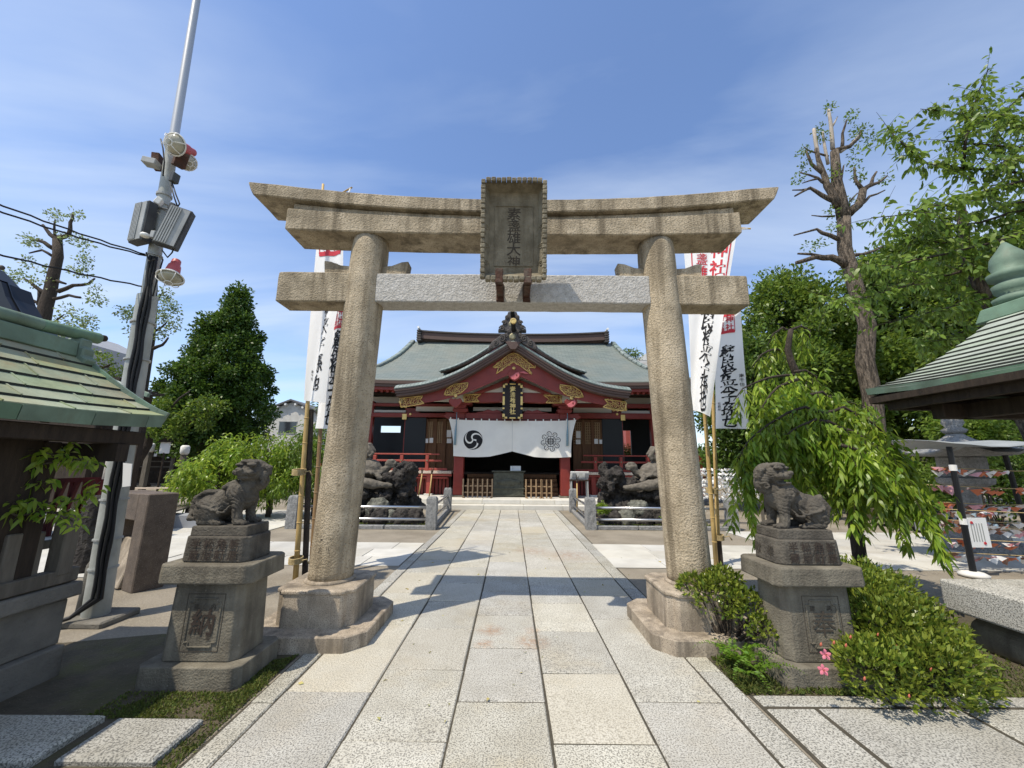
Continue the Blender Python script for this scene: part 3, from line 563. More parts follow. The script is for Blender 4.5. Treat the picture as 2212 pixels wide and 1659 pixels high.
# carved marks low on the left pillar
mk = MB(); cx0 = -1.765
def onpil(x, z): a = x / .208; return (cx0 + .004 + .2105 * math.sin(a), TY - .2105 * math.cos(a), z)
for (x0, z0), (x1, z1), w in (((-.05, .83), (.05, .835), .006), ((-.035, .77), (-.06, .71), .006), ((-.005, .775), (-.008, .70), .006), ((.03, .77), (.05, .70), .006), ((.012, .77), (.022, .735), .005)):
    mk.add([onpil(x0, z0 - w), onpil(x1, z1 - w), onpil(x1, z1 + w), onpil(x0, z0 + w)], [(0, 1, 2, 3)])
mk.build('carved_mark', M['carve_shade_soft'], torii)

# the stone name plaque, leaning forward, held by two iron brackets
PZ0, PZ1, PYt, PYb, PXC = 3.42, 4.43, TY - .50, TY - .34, .005
def pq(x, z, d=0):                                                             # x across, z 0..1 up, d towards the viewer
    u = Vector((0, PYt - PYb, PZ1 - PZ0)).normalized(); nn = Vector((0, -u.z, u.y))
    p = Vector((PXC + x, PYb + (PYt - PYb) * z, PZ0 + (PZ1 - PZ0) * z)) + nn * d; return p
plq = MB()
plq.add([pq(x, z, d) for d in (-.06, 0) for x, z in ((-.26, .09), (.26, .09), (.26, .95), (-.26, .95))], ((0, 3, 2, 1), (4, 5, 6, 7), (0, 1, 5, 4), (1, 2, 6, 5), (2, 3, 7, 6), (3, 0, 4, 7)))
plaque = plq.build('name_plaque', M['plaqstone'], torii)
fr = MB()
for a, b_, in ((((-.2, .17), (.2, .17)), 0), (((.2, .17), (.2, .80)), 0), (((.2, .80), (-.2, .80)), 0), (((-.2, .80), (-.2, .17)), 0)):
    fr.tube([pq(*a[0], .004), pq(*a[1], .004)], .006, 6)
fr.build('inner_border', M['plaqstone'], plaque)
sl = MB()                                                                      # splayed frame
inn = [(-.255, .10), (.255, .10), (.255, .94), (-.255, .94)]; outr = [(-.31, .03), (.31, .03), (.31, .985), (-.31, .985)]
for k in range(4):
    k2 = (k + 1) % 4; sl.add([pq(*inn[k], 0), pq(*inn[k2], 0), pq(*outr[k2], .12), pq(*outr[k], .12), pq(*inn[k], -.06), pq(*inn[k2], -.06), pq(*outr[k2], .06), pq(*outr[k], .06)], ((0, 1, 2, 3), (7, 6, 5, 4), (3, 2, 6, 7), (0, 3, 7, 4), (1, 5, 6, 2)))
sl.build('splayed_frame', M['plaqstone'], plaque)
def fluted(a, b_, n, wdt):
    a, b_ = Vector((a[0], a[1])), Vector((b_[0], b_[1])); 
    for i in range(n):
        t0 = (i + .04) / n; t1 = (i + .96) / n; p = a + (b_ - a) * t0; q = a + (b_ - a) * t1; dv = rng.uniform(-.006, .006); sz = rng.uniform(.9, 1.1)
        f = MB(); c0, c1 = pq(p.x, p.y, .12), pq(q.x, q.y, .12); ax = (c1 - c0) / 2; nn = (pq(0, 0, 1) - pq(0, 0, 0)).normalized(); sd = nn.cross(ax.normalized())
        f.obox((c0 + c1) / 2 + nn * dv, ax, sd * wdt * sz, nn * .045); f.build('frame_flute', M['plaqstone'], plaque, bevel=.008)
fluted((-.315, .0), (-.315, 1.0), 20, .023); fluted((.315, .0), (.315, 1.0), 20, .023); fluted((-.29, 1.0), (.29, 1.0), 11, .023); fluted((-.29, .0), (.29, .0), 10, .023)
ch = MB(); column(ch, '素盞雄大神', lambda x, y: pq(x, .72 + y, .003), 0, 0, .135, .125, offset=.01, wx=1.1, jit=.06)
ch.build('carved_character', M['carve_shade_soft'], plaque)
def spiral(c, r0, turns, sgn=1, a0=0, n=26, grow=.12):
    return [(c[0] + sgn * (r0 * (1 - grow * 0) * (1 - i / n * .8)) * math.cos(a0 + 2 * math.pi * turns * i / n), c[1] + (r0 * (1 - i / n * .8)) * math.sin(a0 + 2 * math.pi * turns * i / n)) for i in range(n + 1)]
for z in (.18, .36, .55):
    for s in (-1, 1):
        sc = MB(); sc.tube([pq(.285 * s + (x), z + y, .068 + s * x * 2.2) for x, y in spiral((0, 0), .03, 1.4, -s)], .006, 6); sc.build('scroll', M['plaqstone'], plaque, smooth=True)
for s in (-1, 1):
    br = MB(); x = .145 * s + PXC
    br.box(x - .035, x + .035, TY - .42, TY - .125, 3.34, 3.40); br.box(x - .04, x + .04, TY - .50, TY - .45, 3.34, 3.50); br.box(x - .04, x + .04, TY - .15, TY - .13, 3.30, 3.50)
    br.build('iron_bracket', M['rust'], plaque, bevel=.006)
    ru = MB(); ru.add([(x - .04, TY - .1395, 3.29), (x + .045, TY - .1395, 3.285), (x + .035, TY - .1395, 3.41), (x - .035, TY - .1395, 3.41)], [(0, 1, 2, 3)]); ru.build('rust_stain', M['rust'], tm)
# ================================================================== GUARDIAN LIONS ON PEDESTALS
def pedestal(cx, yf, s, label, big, small, cols, side):
    """cx centre, yf front face of the base; s=1 left one, -1 right one"""
    root = thing('stone_pedestal', (cx, yf + .27, 0), label, 'pedestal', 'pedestals under the guardian lions'); yc = yf + .27
    def chbox(hx, hy, z0, z1, c, k=1.0, name='x', m='pedstone', bev=.008, jit=.004):
        mb = MB(); P = [(-hx + c, -hy), (hx - c, -hy), (hx, -hy + c), (hx, hy - c), (hx - c, hy), (-hx + c, hy), (-hx, hy - c), (-hx, -hy + c)]
        n = 8; rows = 8
        for i in range(rows + 1):
            t = i / rows; q = 1 + (k - 1) * t
            mb.v += [(cx + x * q, yc + y * q, z0 + (z1 - z0) * t) for x, y in P]
        for i in range(rows):
            for j in range(n): mb.face((i * n + j, i * n + (j + 1) % n, (i + 1) * n + (j + 1) % n, (i + 1) * n + j))
        mb.face(list(range(n))[::-1]); mb.face([rows * n + j for j in range(n)])
        o = mb.build(name, M[m], root, bevel=bev, seg=2); return rough(o, jit, 9)
    chbox(.375, .27, -.03, .135, .05, .985, 'base')
    chbox(.285, .19, .135, .665, .05, .93, 'die', jit=.0012)
    chbox(.355, .255, .665, .80, .05, .985, 'cap', bev=.012)
    chbox(.262, .178, .80, .985, .05, .955, 'upper_block', 'darkstone', .012, .0015)
    yd = lambda z: yc - .19 * (1 + (.93 - 1) * (z - .135) / .53)
    # sunk panel: a thin raised border with cut-in corners and flat strokes painted as shaded carving
    pb = MB(); w, z0, z1 = .115, .235, .555; cc = .03; px = cx + .012
    pts = [(-w + cc, z0), (w - cc, z0), (w - cc, z0 + cc), (w, z0 + cc), (w, z1 - cc), (w - cc, z1 - cc), (w - cc, z1), (-w + cc, z1), (-w + cc, z1 - cc), (-w, z1 - cc), (-w, z0 + cc), (-w + cc, z0 + cc)]
    for (xa, za), (xb, zb) in zip(pts, pts[1:] + pts[:1]): pb.bar((px + xa, yd(za) - .003, za), (px + xb, yd(zb) - .003, zb), .014, .009)
    o = pb.build('panel_border', M['pedstone'], root, bevel=.002)
    w2, a0, a1 = .138, .205, .585; p2 = MB(); q = [(-w2, a0), (w2, a0), (w2, a1), (-w2, a1)]
    for (xa, za), (xb, zb) in zip(q, q[1:] + q[:1]): p2.bar((px + xa, yd(za) - .0005, za), (px + xb, yd(zb) - .0005, zb), .004, .004)
    p2.build('panel_groove', M['carve_shade_soft'], root)
    cb = MB(); column(cb, big, lambda x, y: (px + x, yd(y) - .0055, y), 0, .40, .185, .1, offset=.012, jit=.02, shear=.06, seed=3); cb.build('carved_character', M['carve_shade' if s > 0 else 'carve_shade_soft'], root)
    for txt, x, y in small:
        cs = MB(); column(cs, txt, lambda a, b: (px + a, yd(b) - .005, b), x, y, .040, .04, offset=.008, jit=.1, seed=5); cs.build('carved_character', M['carve_shade_soft'], root)
    yu = lambda z: yc - .178 * (1 - .045 * (z - .8) / .185) - .0035
    for i, txt in enumerate(cols):
        cu = MB(); column(cu, txt, lambda a, b: (cx + a, yu(b) - .005, b), .155 - .098 * i, .935, .078, .082, offset=.014, jit=.06, seed=7 + i); cu.build('carved_character', M['carve_shade'], root)
    if side:                                                                   # writing on the side towards the path
        cv = MB(); xs_ = lambda z: cx - (.262 * (1 - .045 * (z - .8) / .185) + .0045)
        for i, txt in enumerate(side): column(cv, txt, lambda a, b: (xs_(b) , yc - a, b), .08 - .16 * i, .89, .085, .09, offset=.006, jit=.1)
        cv.build('carved_character', M['carve_shade_soft'], root)
    return root
pedestal(-2.265, 3.08, 1, 'grey stone pedestal with a dark carved character, half in shade beside the left pillar', '納', [('建', -.062, .50), ('内', .062, .50), ('堂', .055, .30)], ['新原', '角町', '松屋', '半蔵'], [])
pedestal(2.345, 3.15, -1, 'grey stone pedestal with a carved character, standing between two azalea bushes', '奉', [('建', -.07, .50), ('再', .06, .50)], ['新原', '角町', '松屋', '半蔵'], ['奉', '献'])

def lion(root, base, s, open_mouth):
    """s=+1 faces +X. built round (0,0,0) on the slab; remeshed to one skin"""
    B = Vector(base); V = lambda x, y, z: B + Vector((x * s * 1.16, y * 1.14, z * 1.10))
    b = MB()
    e = lambda x, y, z, r, Mx=None, nu=14, nv=9: b.ell(V(x, y, z), tuple(q * 1.13 for q in r), Mx, nu, nv)
    t = lambda pts, r, n=9: b.tube([V(*p) for p in pts], [q * 1.15 for q in r], n)
    up = 0 if not open_mouth else .02
    ry = lambda a: Matrix.Rotation(a * s, 3, 'Y')
    # trunk: rump, belly, chest, shoulders
    e(-.125, 0, .115 + up, (.115, .095, .110)); e(-.06, 0, .15 + up, (.13, .088, .095), ry(-.55)); e(.035, 0, .205 + up, (.11, .088, .115), ry(-.75)); e(.085, 0, .215 + up, (.075, .090, .105))
    e(.095, 0, .275, (.075, .078, .08))                                        # neck and mane
    for y in (-1, 1):
        # front legs: shoulder, forearm, paw with toes
        t([(.07, .068 * y, .23 + up), (.088, .072 * y, .16), (.085, .072 * y, .09), (.095, .072 * y, .03)], [.052, .043, .034, .034]); e(.112, .072 * y, .022, (.050, .037, .024))
        for k in (-1, 0, 1): e(.150, (.072 + .022 * k) * y, .017, (.017, .013, .017), nu=8, nv=6)
        e(.055, .082 * y, .225 + up, (.06, .035, .075), ry(-.2))
        for k in range(3): t([(.03 + .028 * k, .098 * y, .27 + up), (.028 + .030 * k, .108 * y, .22 + up), (.04 + .03 * k, .100 * y, .175 + up)], [.010, .014, .006], 7)
        # haunch, shank and long hind foot
        if open_mouth:
            e(-.135, .068 * y, .115, (.085, .05, .105)); t([(-.165, .08 * y, .10), (-.185, .08 * y, .06), (-.16, .08 * y, .025)], [.045, .034, .030]); t([(-.17, .08 * y, .026), (-.04, .085 * y, .022)], [.03, .024]); 
        else:
            e(-.115, .075 * y, .095, (.098, .052, .092)); t([(-.16, .085 * y, .03), (-.02, .09 * y, .022)], [.028, .026])
        for k in (-1, 0, 1): e(-.005 if not open_mouth else -.02, (.088 + .018 * k) * y, .018, (.018, .011, .015), nu=8, nv=6)
        for k in range(4):                                                     # flame-like locks on the flank
            t([(-.19 + .05 * k, .09 * y, .17 - .015 * k), (-.165 + .05 * k, .118 * y, .145 - .018 * k), (-.125 + .05 * k, .118 * y, .13 - .012 * k), (-.10 + .05 * k, .100 * y, .145)], [.006, .013, .012, .004], 7)
    # tail folded up against the back
    if open_mouth:
        t([(-.20, 0, .10), (-.235, 0, .16), (-.215, 0, .215), (-.18, 0, .20)], [.05, .045, .038, .026])
        for k in range(3): t([(-.235, .03 * (k - 1), .20), (-.262, .035 * (k - 1), .15), (-.245, .03 * (k - 1), .05)], [.012, .016, .008], 7)
    else:
        t([(-.20, 0, .06), (-.25, 0, .10), (-.235, 0, .17), (-.18, 0, .215), (-.10, 0, .225)], [.04, .05, .05, .036, .012])
        for k in range(3): t([(-.23, .035 * (k - 1), .19), (-.18, .04 * (k - 1), .225), (-.10, .035 * (k - 1), .232), (-.06, .03 * (k - 1), .225)], [.012, .02, .014, .005], 7)
        t([(-.245, -.04, .09), (-.235, -.07, .045), (-.17, -.08, .04)], [.02, .022, .008], 7)
    # head, turned towards the viewer
    hy = -1.72 if not open_mouth else -2.15                                     # yaw of the face from +X towards the camera (-Y)
    hc = Vector((.115, -.012, .375)) if not open_mouth else Vector((.105, -.015, .385))
    def H(x, y, z):                                                            # head space: x forward, y left
        c, sn = math.cos(hy), math.sin(hy); return V(hc.x + x * c - y * sn, hc.y + x * sn + y * c, hc.z + z)
    he = lambda x, y, z, r, nu=12, nv=8: b.ell(H(x, y, z), tuple(q * 1.13 for q in r), Matrix.Rotation(hy * s if s > 0 else math.pi - hy, 3, 'Z'), nu, nv)
    ht = lambda pts, r, n=8: b.tube([H(*p) for p in pts], [q * 1.15 for q in r] if isinstance(r, list) else r * 1.3, n)
    he(0, 0, .01, (.088, .086, .080)); he(-.02, 0, .045, (.085, .08, .05)); he(.02, 0, .062, (.055, .062, .022))
    he(.080, 0, -.002, (.050, .058, .030)); he(.122, 0, .018, (.020, .030, .019)); he(.04, 0, .075, (.05, .07, .022))              # muzzle, nose
    for y in (-1, 1):
        he(.066, .044 * y, .055, (.034, .036, .016)); he(.078, .040 * y, .026, (.015, .017, .013)); he(.085, .062 * y, .0, (.022, .018, .02)); he(.105, .022 * y, .008, (.010, .012, .009), 8, 6)
        ht([(.10, .02 * y, -.006), (.085, .055 * y, -.012), (.05, .072 * y, -.005)], [.012, .014, .010])
        ht([(-.01, .075 * y, .055), (-.03, .108 * y, .03), (-.035, .112 * y, -.02)], [.018, .026, .012])   # hanging ear
        he(-.02, .082 * y, -.03, (.04, .03, .045))
        for k in range(3):                                                     # curls of the mane
            ang = [(-.03, .088, -.055), (-.07, .07, -.01), (.0, .08, -.085)][k]; ht([(ang[0] + .02 * math.cos(a) * (1 - a / 11), ang[1] * y + .012 * y, ang[2] + .02 * math.sin(a) * (1 - a / 11)) for a in [i * .55 for i in range(14)]], .0075, 6)
    if open_mouth: he(.055, 0, -.060, (.050, .050, .018)); ht([(.10, .03, -.055), (.112, 0, -.055), (.10, -.03, -.055)], [.009, .011, .009])
    else: he(.062, 0, -.036, (.050, .050, .022))
    he(-.06, 0, -.06, (.07, .085, .085)); he(-.05, 0, -.0, (.075, .085, .085))
    for k in range(5):                                                         # mane locks falling on the back
        y = (k - 2) * .034; t([(.06, y, .31), (.015, y * 1.25, .285), (-.025, y * 1.2, .262), (-.03, y, .245)], [.02, .022, .017, .006], 7)
    o = remeshed(b, 'body', M['darkstone'], root, .0054, 0, .0015, 40, bump2=.002, grooves=.0075)
    return o
for cx, yf, s, om, lab in ((-2.265, 3.08, 1, False, 'dark stone guardian lion with closed mouth seated on the left pedestal'), (2.345, 3.15, -1, True, 'dark stone guardian lion with open mouth crouching on the right pedestal')):
    zt = .985; L_ = thing('guardian_lion', (cx + .03 * s, yf + .27, zt), lab, 'lion statue', 'stone guardian lions')
    mb = MB(); mb.box(cx - .222, cx + .222, yf + .27 - .145, yf + .27 + .145, zt - .004, zt + .075, (.985, .97)); rough(mb.build('slab', M['darkstone'], L_, bevel=.01, seg=2), .003, 14)
    lion(L_, (cx - .01 if om else cx - .02, yf + .27, zt + .07), s, om)

# ================================================================== LAMP POLE
bp = gp(205, 1338); tp = pt(424, 2, bp.y); bp.z = 0
pdir = (tp - bp).normalized()
pole = thing('lamp_pole', bp, 'tall leaning grey steel lamp pole with floodlights and black cables, behind the green roof', 'lamp pole')
PP = lambda z: bp + pdir * (z / pdir.z)
def zv(v):                                                                     # height on the pole seen at photo row v
    lo, hi = 0, 12
    for _ in range(40):
        m = (lo + hi) / 2; p = PP(m); q = p.y * _cp + (p.z - CAM_H) * _sp; w = -p.y * _sp + (p.z - CAM_H) * _cp; vv = 829.5 - w / q * FOC + p.x / q * FOC * _sr
        if vv > v: lo = m
        else: hi = m
    return (lo + hi) / 2
def polebit(name, v0, v1, r0, r1, m, n=18):
    mb = MB(); mb.tube([PP(zv(v0)), PP((zv(v0) + zv(v1)) / 2), PP(zv(v1))], [r0, (r0 + r1) / 2, r1], n); return mb.build(name, M[m], pole, smooth=False, auto=50)
z_top = PP(zv(-60))
polebit('lower_tube', 1345, 640, .108, .096, 'pole'); polebit('upper_tube', 640, 300, .068, .062, 'pole'); polebit('mast', 300, -90, .050, .042, 'mast')
fl = MB(); fl.tube([PP(zv(640) - .06), PP(zv(640))], [.098, .075], 18); fl.build('reducer', M['greymetal'], pole)
for v in (425, 445, 458): 
    mb = MB(); mb.tube([PP(zv(v)), PP(zv(v) + .03)], .079, 16); mb.build('clamp_band', M['greymetal'], pole)
for v in (1228, 1165, 1080, 960, 875, 780, 700, 555): 
    mb = MB(); mb.tube([PP(zv(v)), PP(zv(v) + .018)], .117 if v > 640 else .08, 16); mb.build('strap', M['greymetal'], pole)
ct = MB(); ct.box(bp.x - .24, bp.x + .26, bp.y - .2, bp.y + .22, -.02, .045); rough(ct.build('footing', M['concrete'], pole, bevel=.015), .006, 7)
pr = MB(); pr.tube([bp + Vector((-.14, .06, 0)), PP(.5) + Vector((-.13, .05, 0)), PP(.62) + Vector((-.09, .03, 0))], [.10, .07, .03], 10); pr.build('base_sleeve', M['concrete'], pole, smooth=True)
side = Vector((.62, -.78, 0))
for k, off in enumerate((-.035, 0, .035)):                                     # cables strapped to the shaft, curling to the ground
    cb = MB(); pts = []
    for i in range(30):
        z = .22 + (zv(560) - .22) * i / 29; p = PP(z); a = math.atan2(side.y, side.x) + (off * 7); rr = (.125 if z < zv(640) else .09); w = .008 * math.sin(i * 1.3 + k)
        pts.append(p + Vector((math.cos(a) * rr + w, math.sin(a) * rr, 0)))
    st = pts[0]; pts = [bp + Vector((-.46, -.30, .02)), bp + Vector((-.25, -.28, .02)), bp + Vector((-.05, -.2, .08))] + pts
    cb.tube(pts, .017, 6); cb.build('cable', M['rubber'], pole, smooth=True)
def arm(a, b, r=.014): 
    mb = MB(); mb.tube([a, b], r, 8); mb.build('bracket', M['darkmetal'], pole, smooth=True)
def reflector(p, d, sc=1, red=True):
    """round reflector lamp at p, opening towards d"""
    d = Vector(d).normalized(); Q = d.to_track_quat('Z', 'Y').to_matrix(); r = .125 * sc
    if red:
        mb = MB(); mb.lathe([(.02 * sc, -.29 * sc), (.045 * sc, -.285 * sc), (.05 * sc, -.20 * sc), (.062 * sc, -.19 * sc), (.075 * sc, -.075 * sc), (.072 * sc, -.06 * sc)], 18, p, Q); o = mb.build('lamp_housing', M['lampred'], pole, auto=40)
    else:
        mb = MB(); mb.lathe([(.03 * sc, -.2 * sc), (.05 * sc, -.19 * sc), (.07 * sc, -.06 * sc)], 18, p, Q); o = mb.build('lamp_housing', M['lampwhite'], pole, auto=40)
    s_ = MB(); s_.lathe([(.06 * sc, -.075 * sc), (.085 * sc, -.06 * sc), (r * .98, -.005 * sc), (r * 1.03, .006 * sc), (r * .97, .004 * sc), (r * .9, -.005 * sc)], 22, p, Q); s_.build('lamp_shade', M['lampwhite'], o, smooth=True)
    g = MB(); g.lathe([(r * .93, .0), (r * .8, .03 * sc), (r * .5, .052 * sc), (r * .1, .058 * sc)], 22, p, Q); g.build('lamp_lens', M['lens'], o, smooth=True)
    c = MB()
    for k in range(6):
        a = math.pi * k / 3; c.tube([p + Q @ Vector((math.cos(a) * r * f, math.sin(a) * r * f, h * sc)) for f, h in ((1.04, 0), (1.0, .035), (.7, .075), (.3, .088))], .0045 * sc, 5)
    for f, h in ((1.04, 0), (.3, .088)): c.tube([p + Q @ Vector((math.cos(i * .35) * r * f, math.sin(i * .35) * r * f, h * sc)) for i in range(19)], .0055 * sc, 5, caps=False)
    c.build('lamp_guard', M['lampwhite'], o, smooth=True); return o
reflector(pt(378, 312, bp.y - .25), (.02, -.9, -.42)); reflector(pt(405, 350, bp.y - .02), (.75, -.3, -.6), .8, False); reflector(pt(368, 600, bp.y - .06), (.18, -.32, -.9), 1.0)
arm(PP(zv(318)), pt(376, 300, bp.y - .1)); arm(PP(zv(360)), pt(395, 350, bp.y)); arm(PP(zv(598)), pt(350, 585, bp.y - .02))
def cbox(name, c, sx, sy, sz, m, yaw=0, roll=0, bev=.006, parent=None):
    Rm = Matrix.Rotation(yaw, 3, 'Z') @ Matrix.Rotation(roll, 3, 'Y'); mb = MB(); mb.obox(c, Rm @ Vector((sx / 2, 0, 0)), Rm @ Vector((0, sy / 2, 0)), Rm @ Vector((0, 0, sz / 2))); return mb.build(name, M[m], parent or pole, bevel=bev)
jb = cbox('junction_box', pt(340, 350, bp.y + .0), .085, .12, .19, 'rust', .3, -.1); cbox('junction_box', pt(390, 345, bp.y - .1), .10, .12, .19, 'rust', -.5, .35)
cbox('spotlight', pt(327, 352, bp.y - .1), .15, .12, .075, 'greymetal', .2, .12); cbox('control_box', pt(377, 385, bp.y - .12), .065, .08, .12, 'darkmetal', -.2, .1)
cbox('camera_housing', pt(345, 440, bp.y - .06), .06, .16, .085, 'lampwhite', .5, .4); cbox('camera_housing', pt(385, 462, bp.y - .08), .12, .07, .075, 'lampwhite', .3, .6); cbox('camera_mount', pt(372, 447, bp.y - .09), .05, .06, .09, 'darkmetal', .3, .3)
cbox('sensor_box', pt(333, 508, bp.y - .16), .055, .06, .09, 'greymetal', 0, .1)
def boxlamp(c, yaw, roll, w=.23, h=.52):
    """upright ribbed floodlight with a dark frame"""
    Rm = Matrix.Rotation(yaw, 3, 'Z') @ Matrix.Rotation(roll, 3, 'Y'); ax = lambda x, y, z: Rm @ Vector((x, y, z))
    mb = MB(); mb.obox(c, ax(w / 2, 0, 0), ax(0, .05, 0), ax(0, 0, h / 2)); o = mb.build('floodlight', M['darkmetal'], pole, bevel=.008)
    f = MB(); f.obox(Vector(c) + ax(0, -.055, 0), ax(w / 2 - .016, 0, 0), ax(0, .006, 0), ax(0, 0, h / 2 - .016)); f.build('light_panel', M['greymetal'], o)
    for k in range(5):
        r_ = MB(); x = -w / 2 + .03 + (w * .42) * k / 4; r_.obox(Vector(c) + ax(x, -.066, 0), ax(.006, 0, 0), ax(0, .006, 0), ax(0, 0, h / 2 - .02)); r_.build('rib', M['greymetal'], o)
    return o
boxlamp(pt(310, 483, bp.y - .12), -.3, .0); boxlamp(pt(377, 493, bp.y - .12), .35, .20)
for a, b_ in (((318, 442), (350, 450)), ((352, 450), (395, 462)), ((305, 520), (335, 525)), ((340, 525), (378, 530))): arm(pt(*a, bp.y - .1), pt(*b_, bp.y - .1), .011)
cb = MB(); cb.lathe([(.03, 0), (.045, .01), (.04, .04), (.01, .055)], 14, pt(312, 512, bp.y - .24)); cb.build('dome_camera', M['lampwhite'], pole, smooth=True)
for pts in (((372, 395), (380, 420), (388, 440), (380, 452)), ((368, 395), (376, 425), (383, 445)), ((350, 540), (362, 556), (372, 545), (376, 532)), ((316, 545), (322, 565), (335, 560)), ((352, 560), (340, 600), (330, 640)), ((347, 300), (352, 320), (355, 350), (352, 380))):
    mb = MB(); mb.tube([pt(*p, bp.y - .12) for p in pts], .008, 5); mb.build('loose_wire', M['rubber'], pole, smooth=True)
hk = MB(); hk.tube([pt(318, 640, bp.y - .05), pt(304, 648, bp.y - .06), pt(299, 662, bp.y - .06)], .014, 6); hk.build('hook', M['darkmetal'], pole)
nb = MB(); a, b_, c_, d_ = pt(266, 1000, bp.y - .11), pt(285, 1002, bp.y - .11), pt(281, 1050, bp.y - .11), pt(264, 1052, bp.y - .11); nb.add([a, b_, c_, d_] + [Vector(p) + Vector((0, .006, 0)) for p in (a, b_, c_, d_)], ((0, 1, 2, 3), (7, 6, 5, 4), (0, 4, 5, 1), (2, 6, 7, 3), (1, 5, 6, 2), (0, 3, 7, 4))); nb.build('notice_plate', M['paper'], pole)
# overhead wires running off to the left
for k, (a, e, sg, lab) in enumerate((((0, 428, 3.2), (320, 551, bp.y), .06, 'upper of two close black overhead wires running left from the lamp pole'), ((0, 438, 3.2), (318, 553, bp.y), .08, 'lower of two close black overhead wires running left from the lamp pole'), ((0, 538, 3.2), (318, 620, bp.y), .05, 'single lowest black overhead wire tied below the floodlights'))):
    A, E = pt(*a), pt(*e); A = A + (A - E) * .8; mb = MB(); mb.tube([A + (E - A) * (i / 24) + Vector((0, 0, -sg * 4 * (i / 24) * (1 - i / 24) + .006 * math.sin(i * 2.1))) for i in range(25)], .009, 5)
    tag(mb.build('overhead_wire', M['rubber'], smooth=True), lab, 'wire', 'overhead wires')
# ================================================================== SMALL SHRINE WITH GREEN COPPER ROOF (left)
XE, YE, ZE = -3.12, 3.46, 1.885
ls = thing('roofed_shrine', (-3.95, 2.2, 0), 'small wooden shrine with green copper sheet roof, left foreground behind a stone wall', 'small shrine')
XR, ZR, Y0 = -3.86, 2.47, -.6
def roofz(t): return ZE + (ZR - ZE) * (t ** 1.22)                              # t 0 at the eave, 1 at the ridge; hollow curve
def roofx(t): return XE + (XR - XE) * t
def endy(t): return YE - .0 + .05 * (1 - t) - .10 * t
NC = 6
for side in (1, -1):
    fx = (lambda x: x) if side == 1 else (lambda x: 2 * XR - x)
    for c in range(NC):
        t0, t1 = c / NC, (c + 1) / NC; y = Y0 + rng.uniform(-.3, 0)
        while y < YE - .05:
            y2 = y + rng.uniform(.36, .44) if side == 1 else YE; last = y2 > endy(t0) - .12
            mb = MB(); ys_ = (y, min(y2, 9))
            ya0, yb0 = y, (endy(t0) if last else y2); ya1, yb1 = y, (endy(t1) if last else y2)
            g = .003; lift = .022
            sag_ = lambda yy, t: .055 * max(0, (yy - 2.4) / 1.2) ** 2 * (1 - t)
            q = [(roofx(t0), ya0 + g, roofz(t0) + lift), (roofx(t0), yb0 - g, roofz(t0) + lift), (roofx(t1), yb1 - g, roofz(t1) + .004), (roofx(t1), ya1 + g, roofz(t1) + .004)]
            q = [(fx(a), b_, c_ + sag_(b_, t0 if i < 2 else t1)) for i, (a, b_, c_) in enumerate(q)]; lo = [(a, b_, c_ - (.016 if i < 2 else .010)) for i, (a, b_, c_) in enumerate(q)]
            mb.add(q + lo, ((0, 1, 2, 3), (7, 6, 5, 4), (1, 5, 6, 2), (2, 6, 7, 3), (3, 7, 4, 0))); mb.m = 1; mb.face((0, 4, 5, 1)); mb.build('copper_sheet', [M['coppersheet'], M['lap_shade'] if c else M['coppersheet']], ls)
            if not last:
                sm = MB(); sm.bar((fx(roofx(t0)), yb0, roofz(t0) + lift + .004 + sag_(yb0, t0)), (fx(roofx(t1)), yb1, roofz(t1) + .008 + sag_(yb1, t1)), .010, .008); sm.build('seam', M['coppersheet'], ls)
            y = y2
            if last or side == -1: break
y = Y0
sgv = lambda yy: .055 * max(0, (yy - 2.4) / 1.2) ** 2
while y < YE:                                                                  # folded fascia plates along the eave
    y2 = y + rng.uniform(.36, .46); e = y2 > YE - .1; y2 = YE + .045 if e else y2
    mb = MB(); a, b_ = y + .003, y2 - .003
    mb.add([(XE + .012, a, ZE + .014 + sgv(a)), (XE + .012, b_, ZE + .014 + sgv(b_)), (XE - .005, b_, ZE - .085 + sgv(b_)), (XE - .005, a, ZE - .085 + sgv(a)), (XE - .03, a, ZE + .0 + sgv(a)), (XE - .03, b_, ZE + .0 + sgv(b_)), (XE - .03, b_, ZE - .085 + sgv(b_)), (XE - .03, a, ZE - .085 + sgv(a))], ((0, 1, 2, 3), (7, 6, 5, 4), (0, 4, 5, 1), (2, 6, 7, 3), (1, 5, 6, 2), (0, 3, 7, 4)))
    mb.build('eave_plate', M['copperedge'], ls); y = y2
    if e: break
# verge of the gable end and ridge roll with its end piece
for k in range(9):
    t0, t1 = k / 9, (k + 1) / 9; mb = MB(); mb.bar((roofx(t0), endy(t0) + .012, roofz(t0) - .01 + .055 * (1 - t0)), (roofx(t1), endy(t1) + .012, roofz(t1) - .01 + .055 * (1 - t1)), .03, .10 - .03 * t0); mb.build('verge_plate', M['copperedge'], ls)
for nm, r, z, ye in (('ridge_roll', .052, ZR + .155, YE + .03), ):
    n_ = 9
    for i in range(n_):
        a = Y0 + (ye - Y0) * i / n_; b_ = Y0 + (ye - Y0) * (i + 1) / n_; lz = lambda yy: z + .05 * max(0, (yy - 2.6)) ** 2
        mb = MB(); mb.tube([(XR, a + .002, lz(a)), (XR, b_, lz(b_))], r, 14); mb.build(nm, M['copperedge'], ls, auto=40)
for i in range(5):
    a = Y0 + (YE - .16 - Y0) * i / 5; b_ = Y0 + (YE - .16 - Y0) * (i + 1) / 5
    mb = MB(); mb.box(XR - .065, XR + .065, a + .003, b_ - .003, ZR - .03, ZR + .10, (.9, 1)); mb.build('ridge_box', M['copperedge'], ls, bevel=.006)
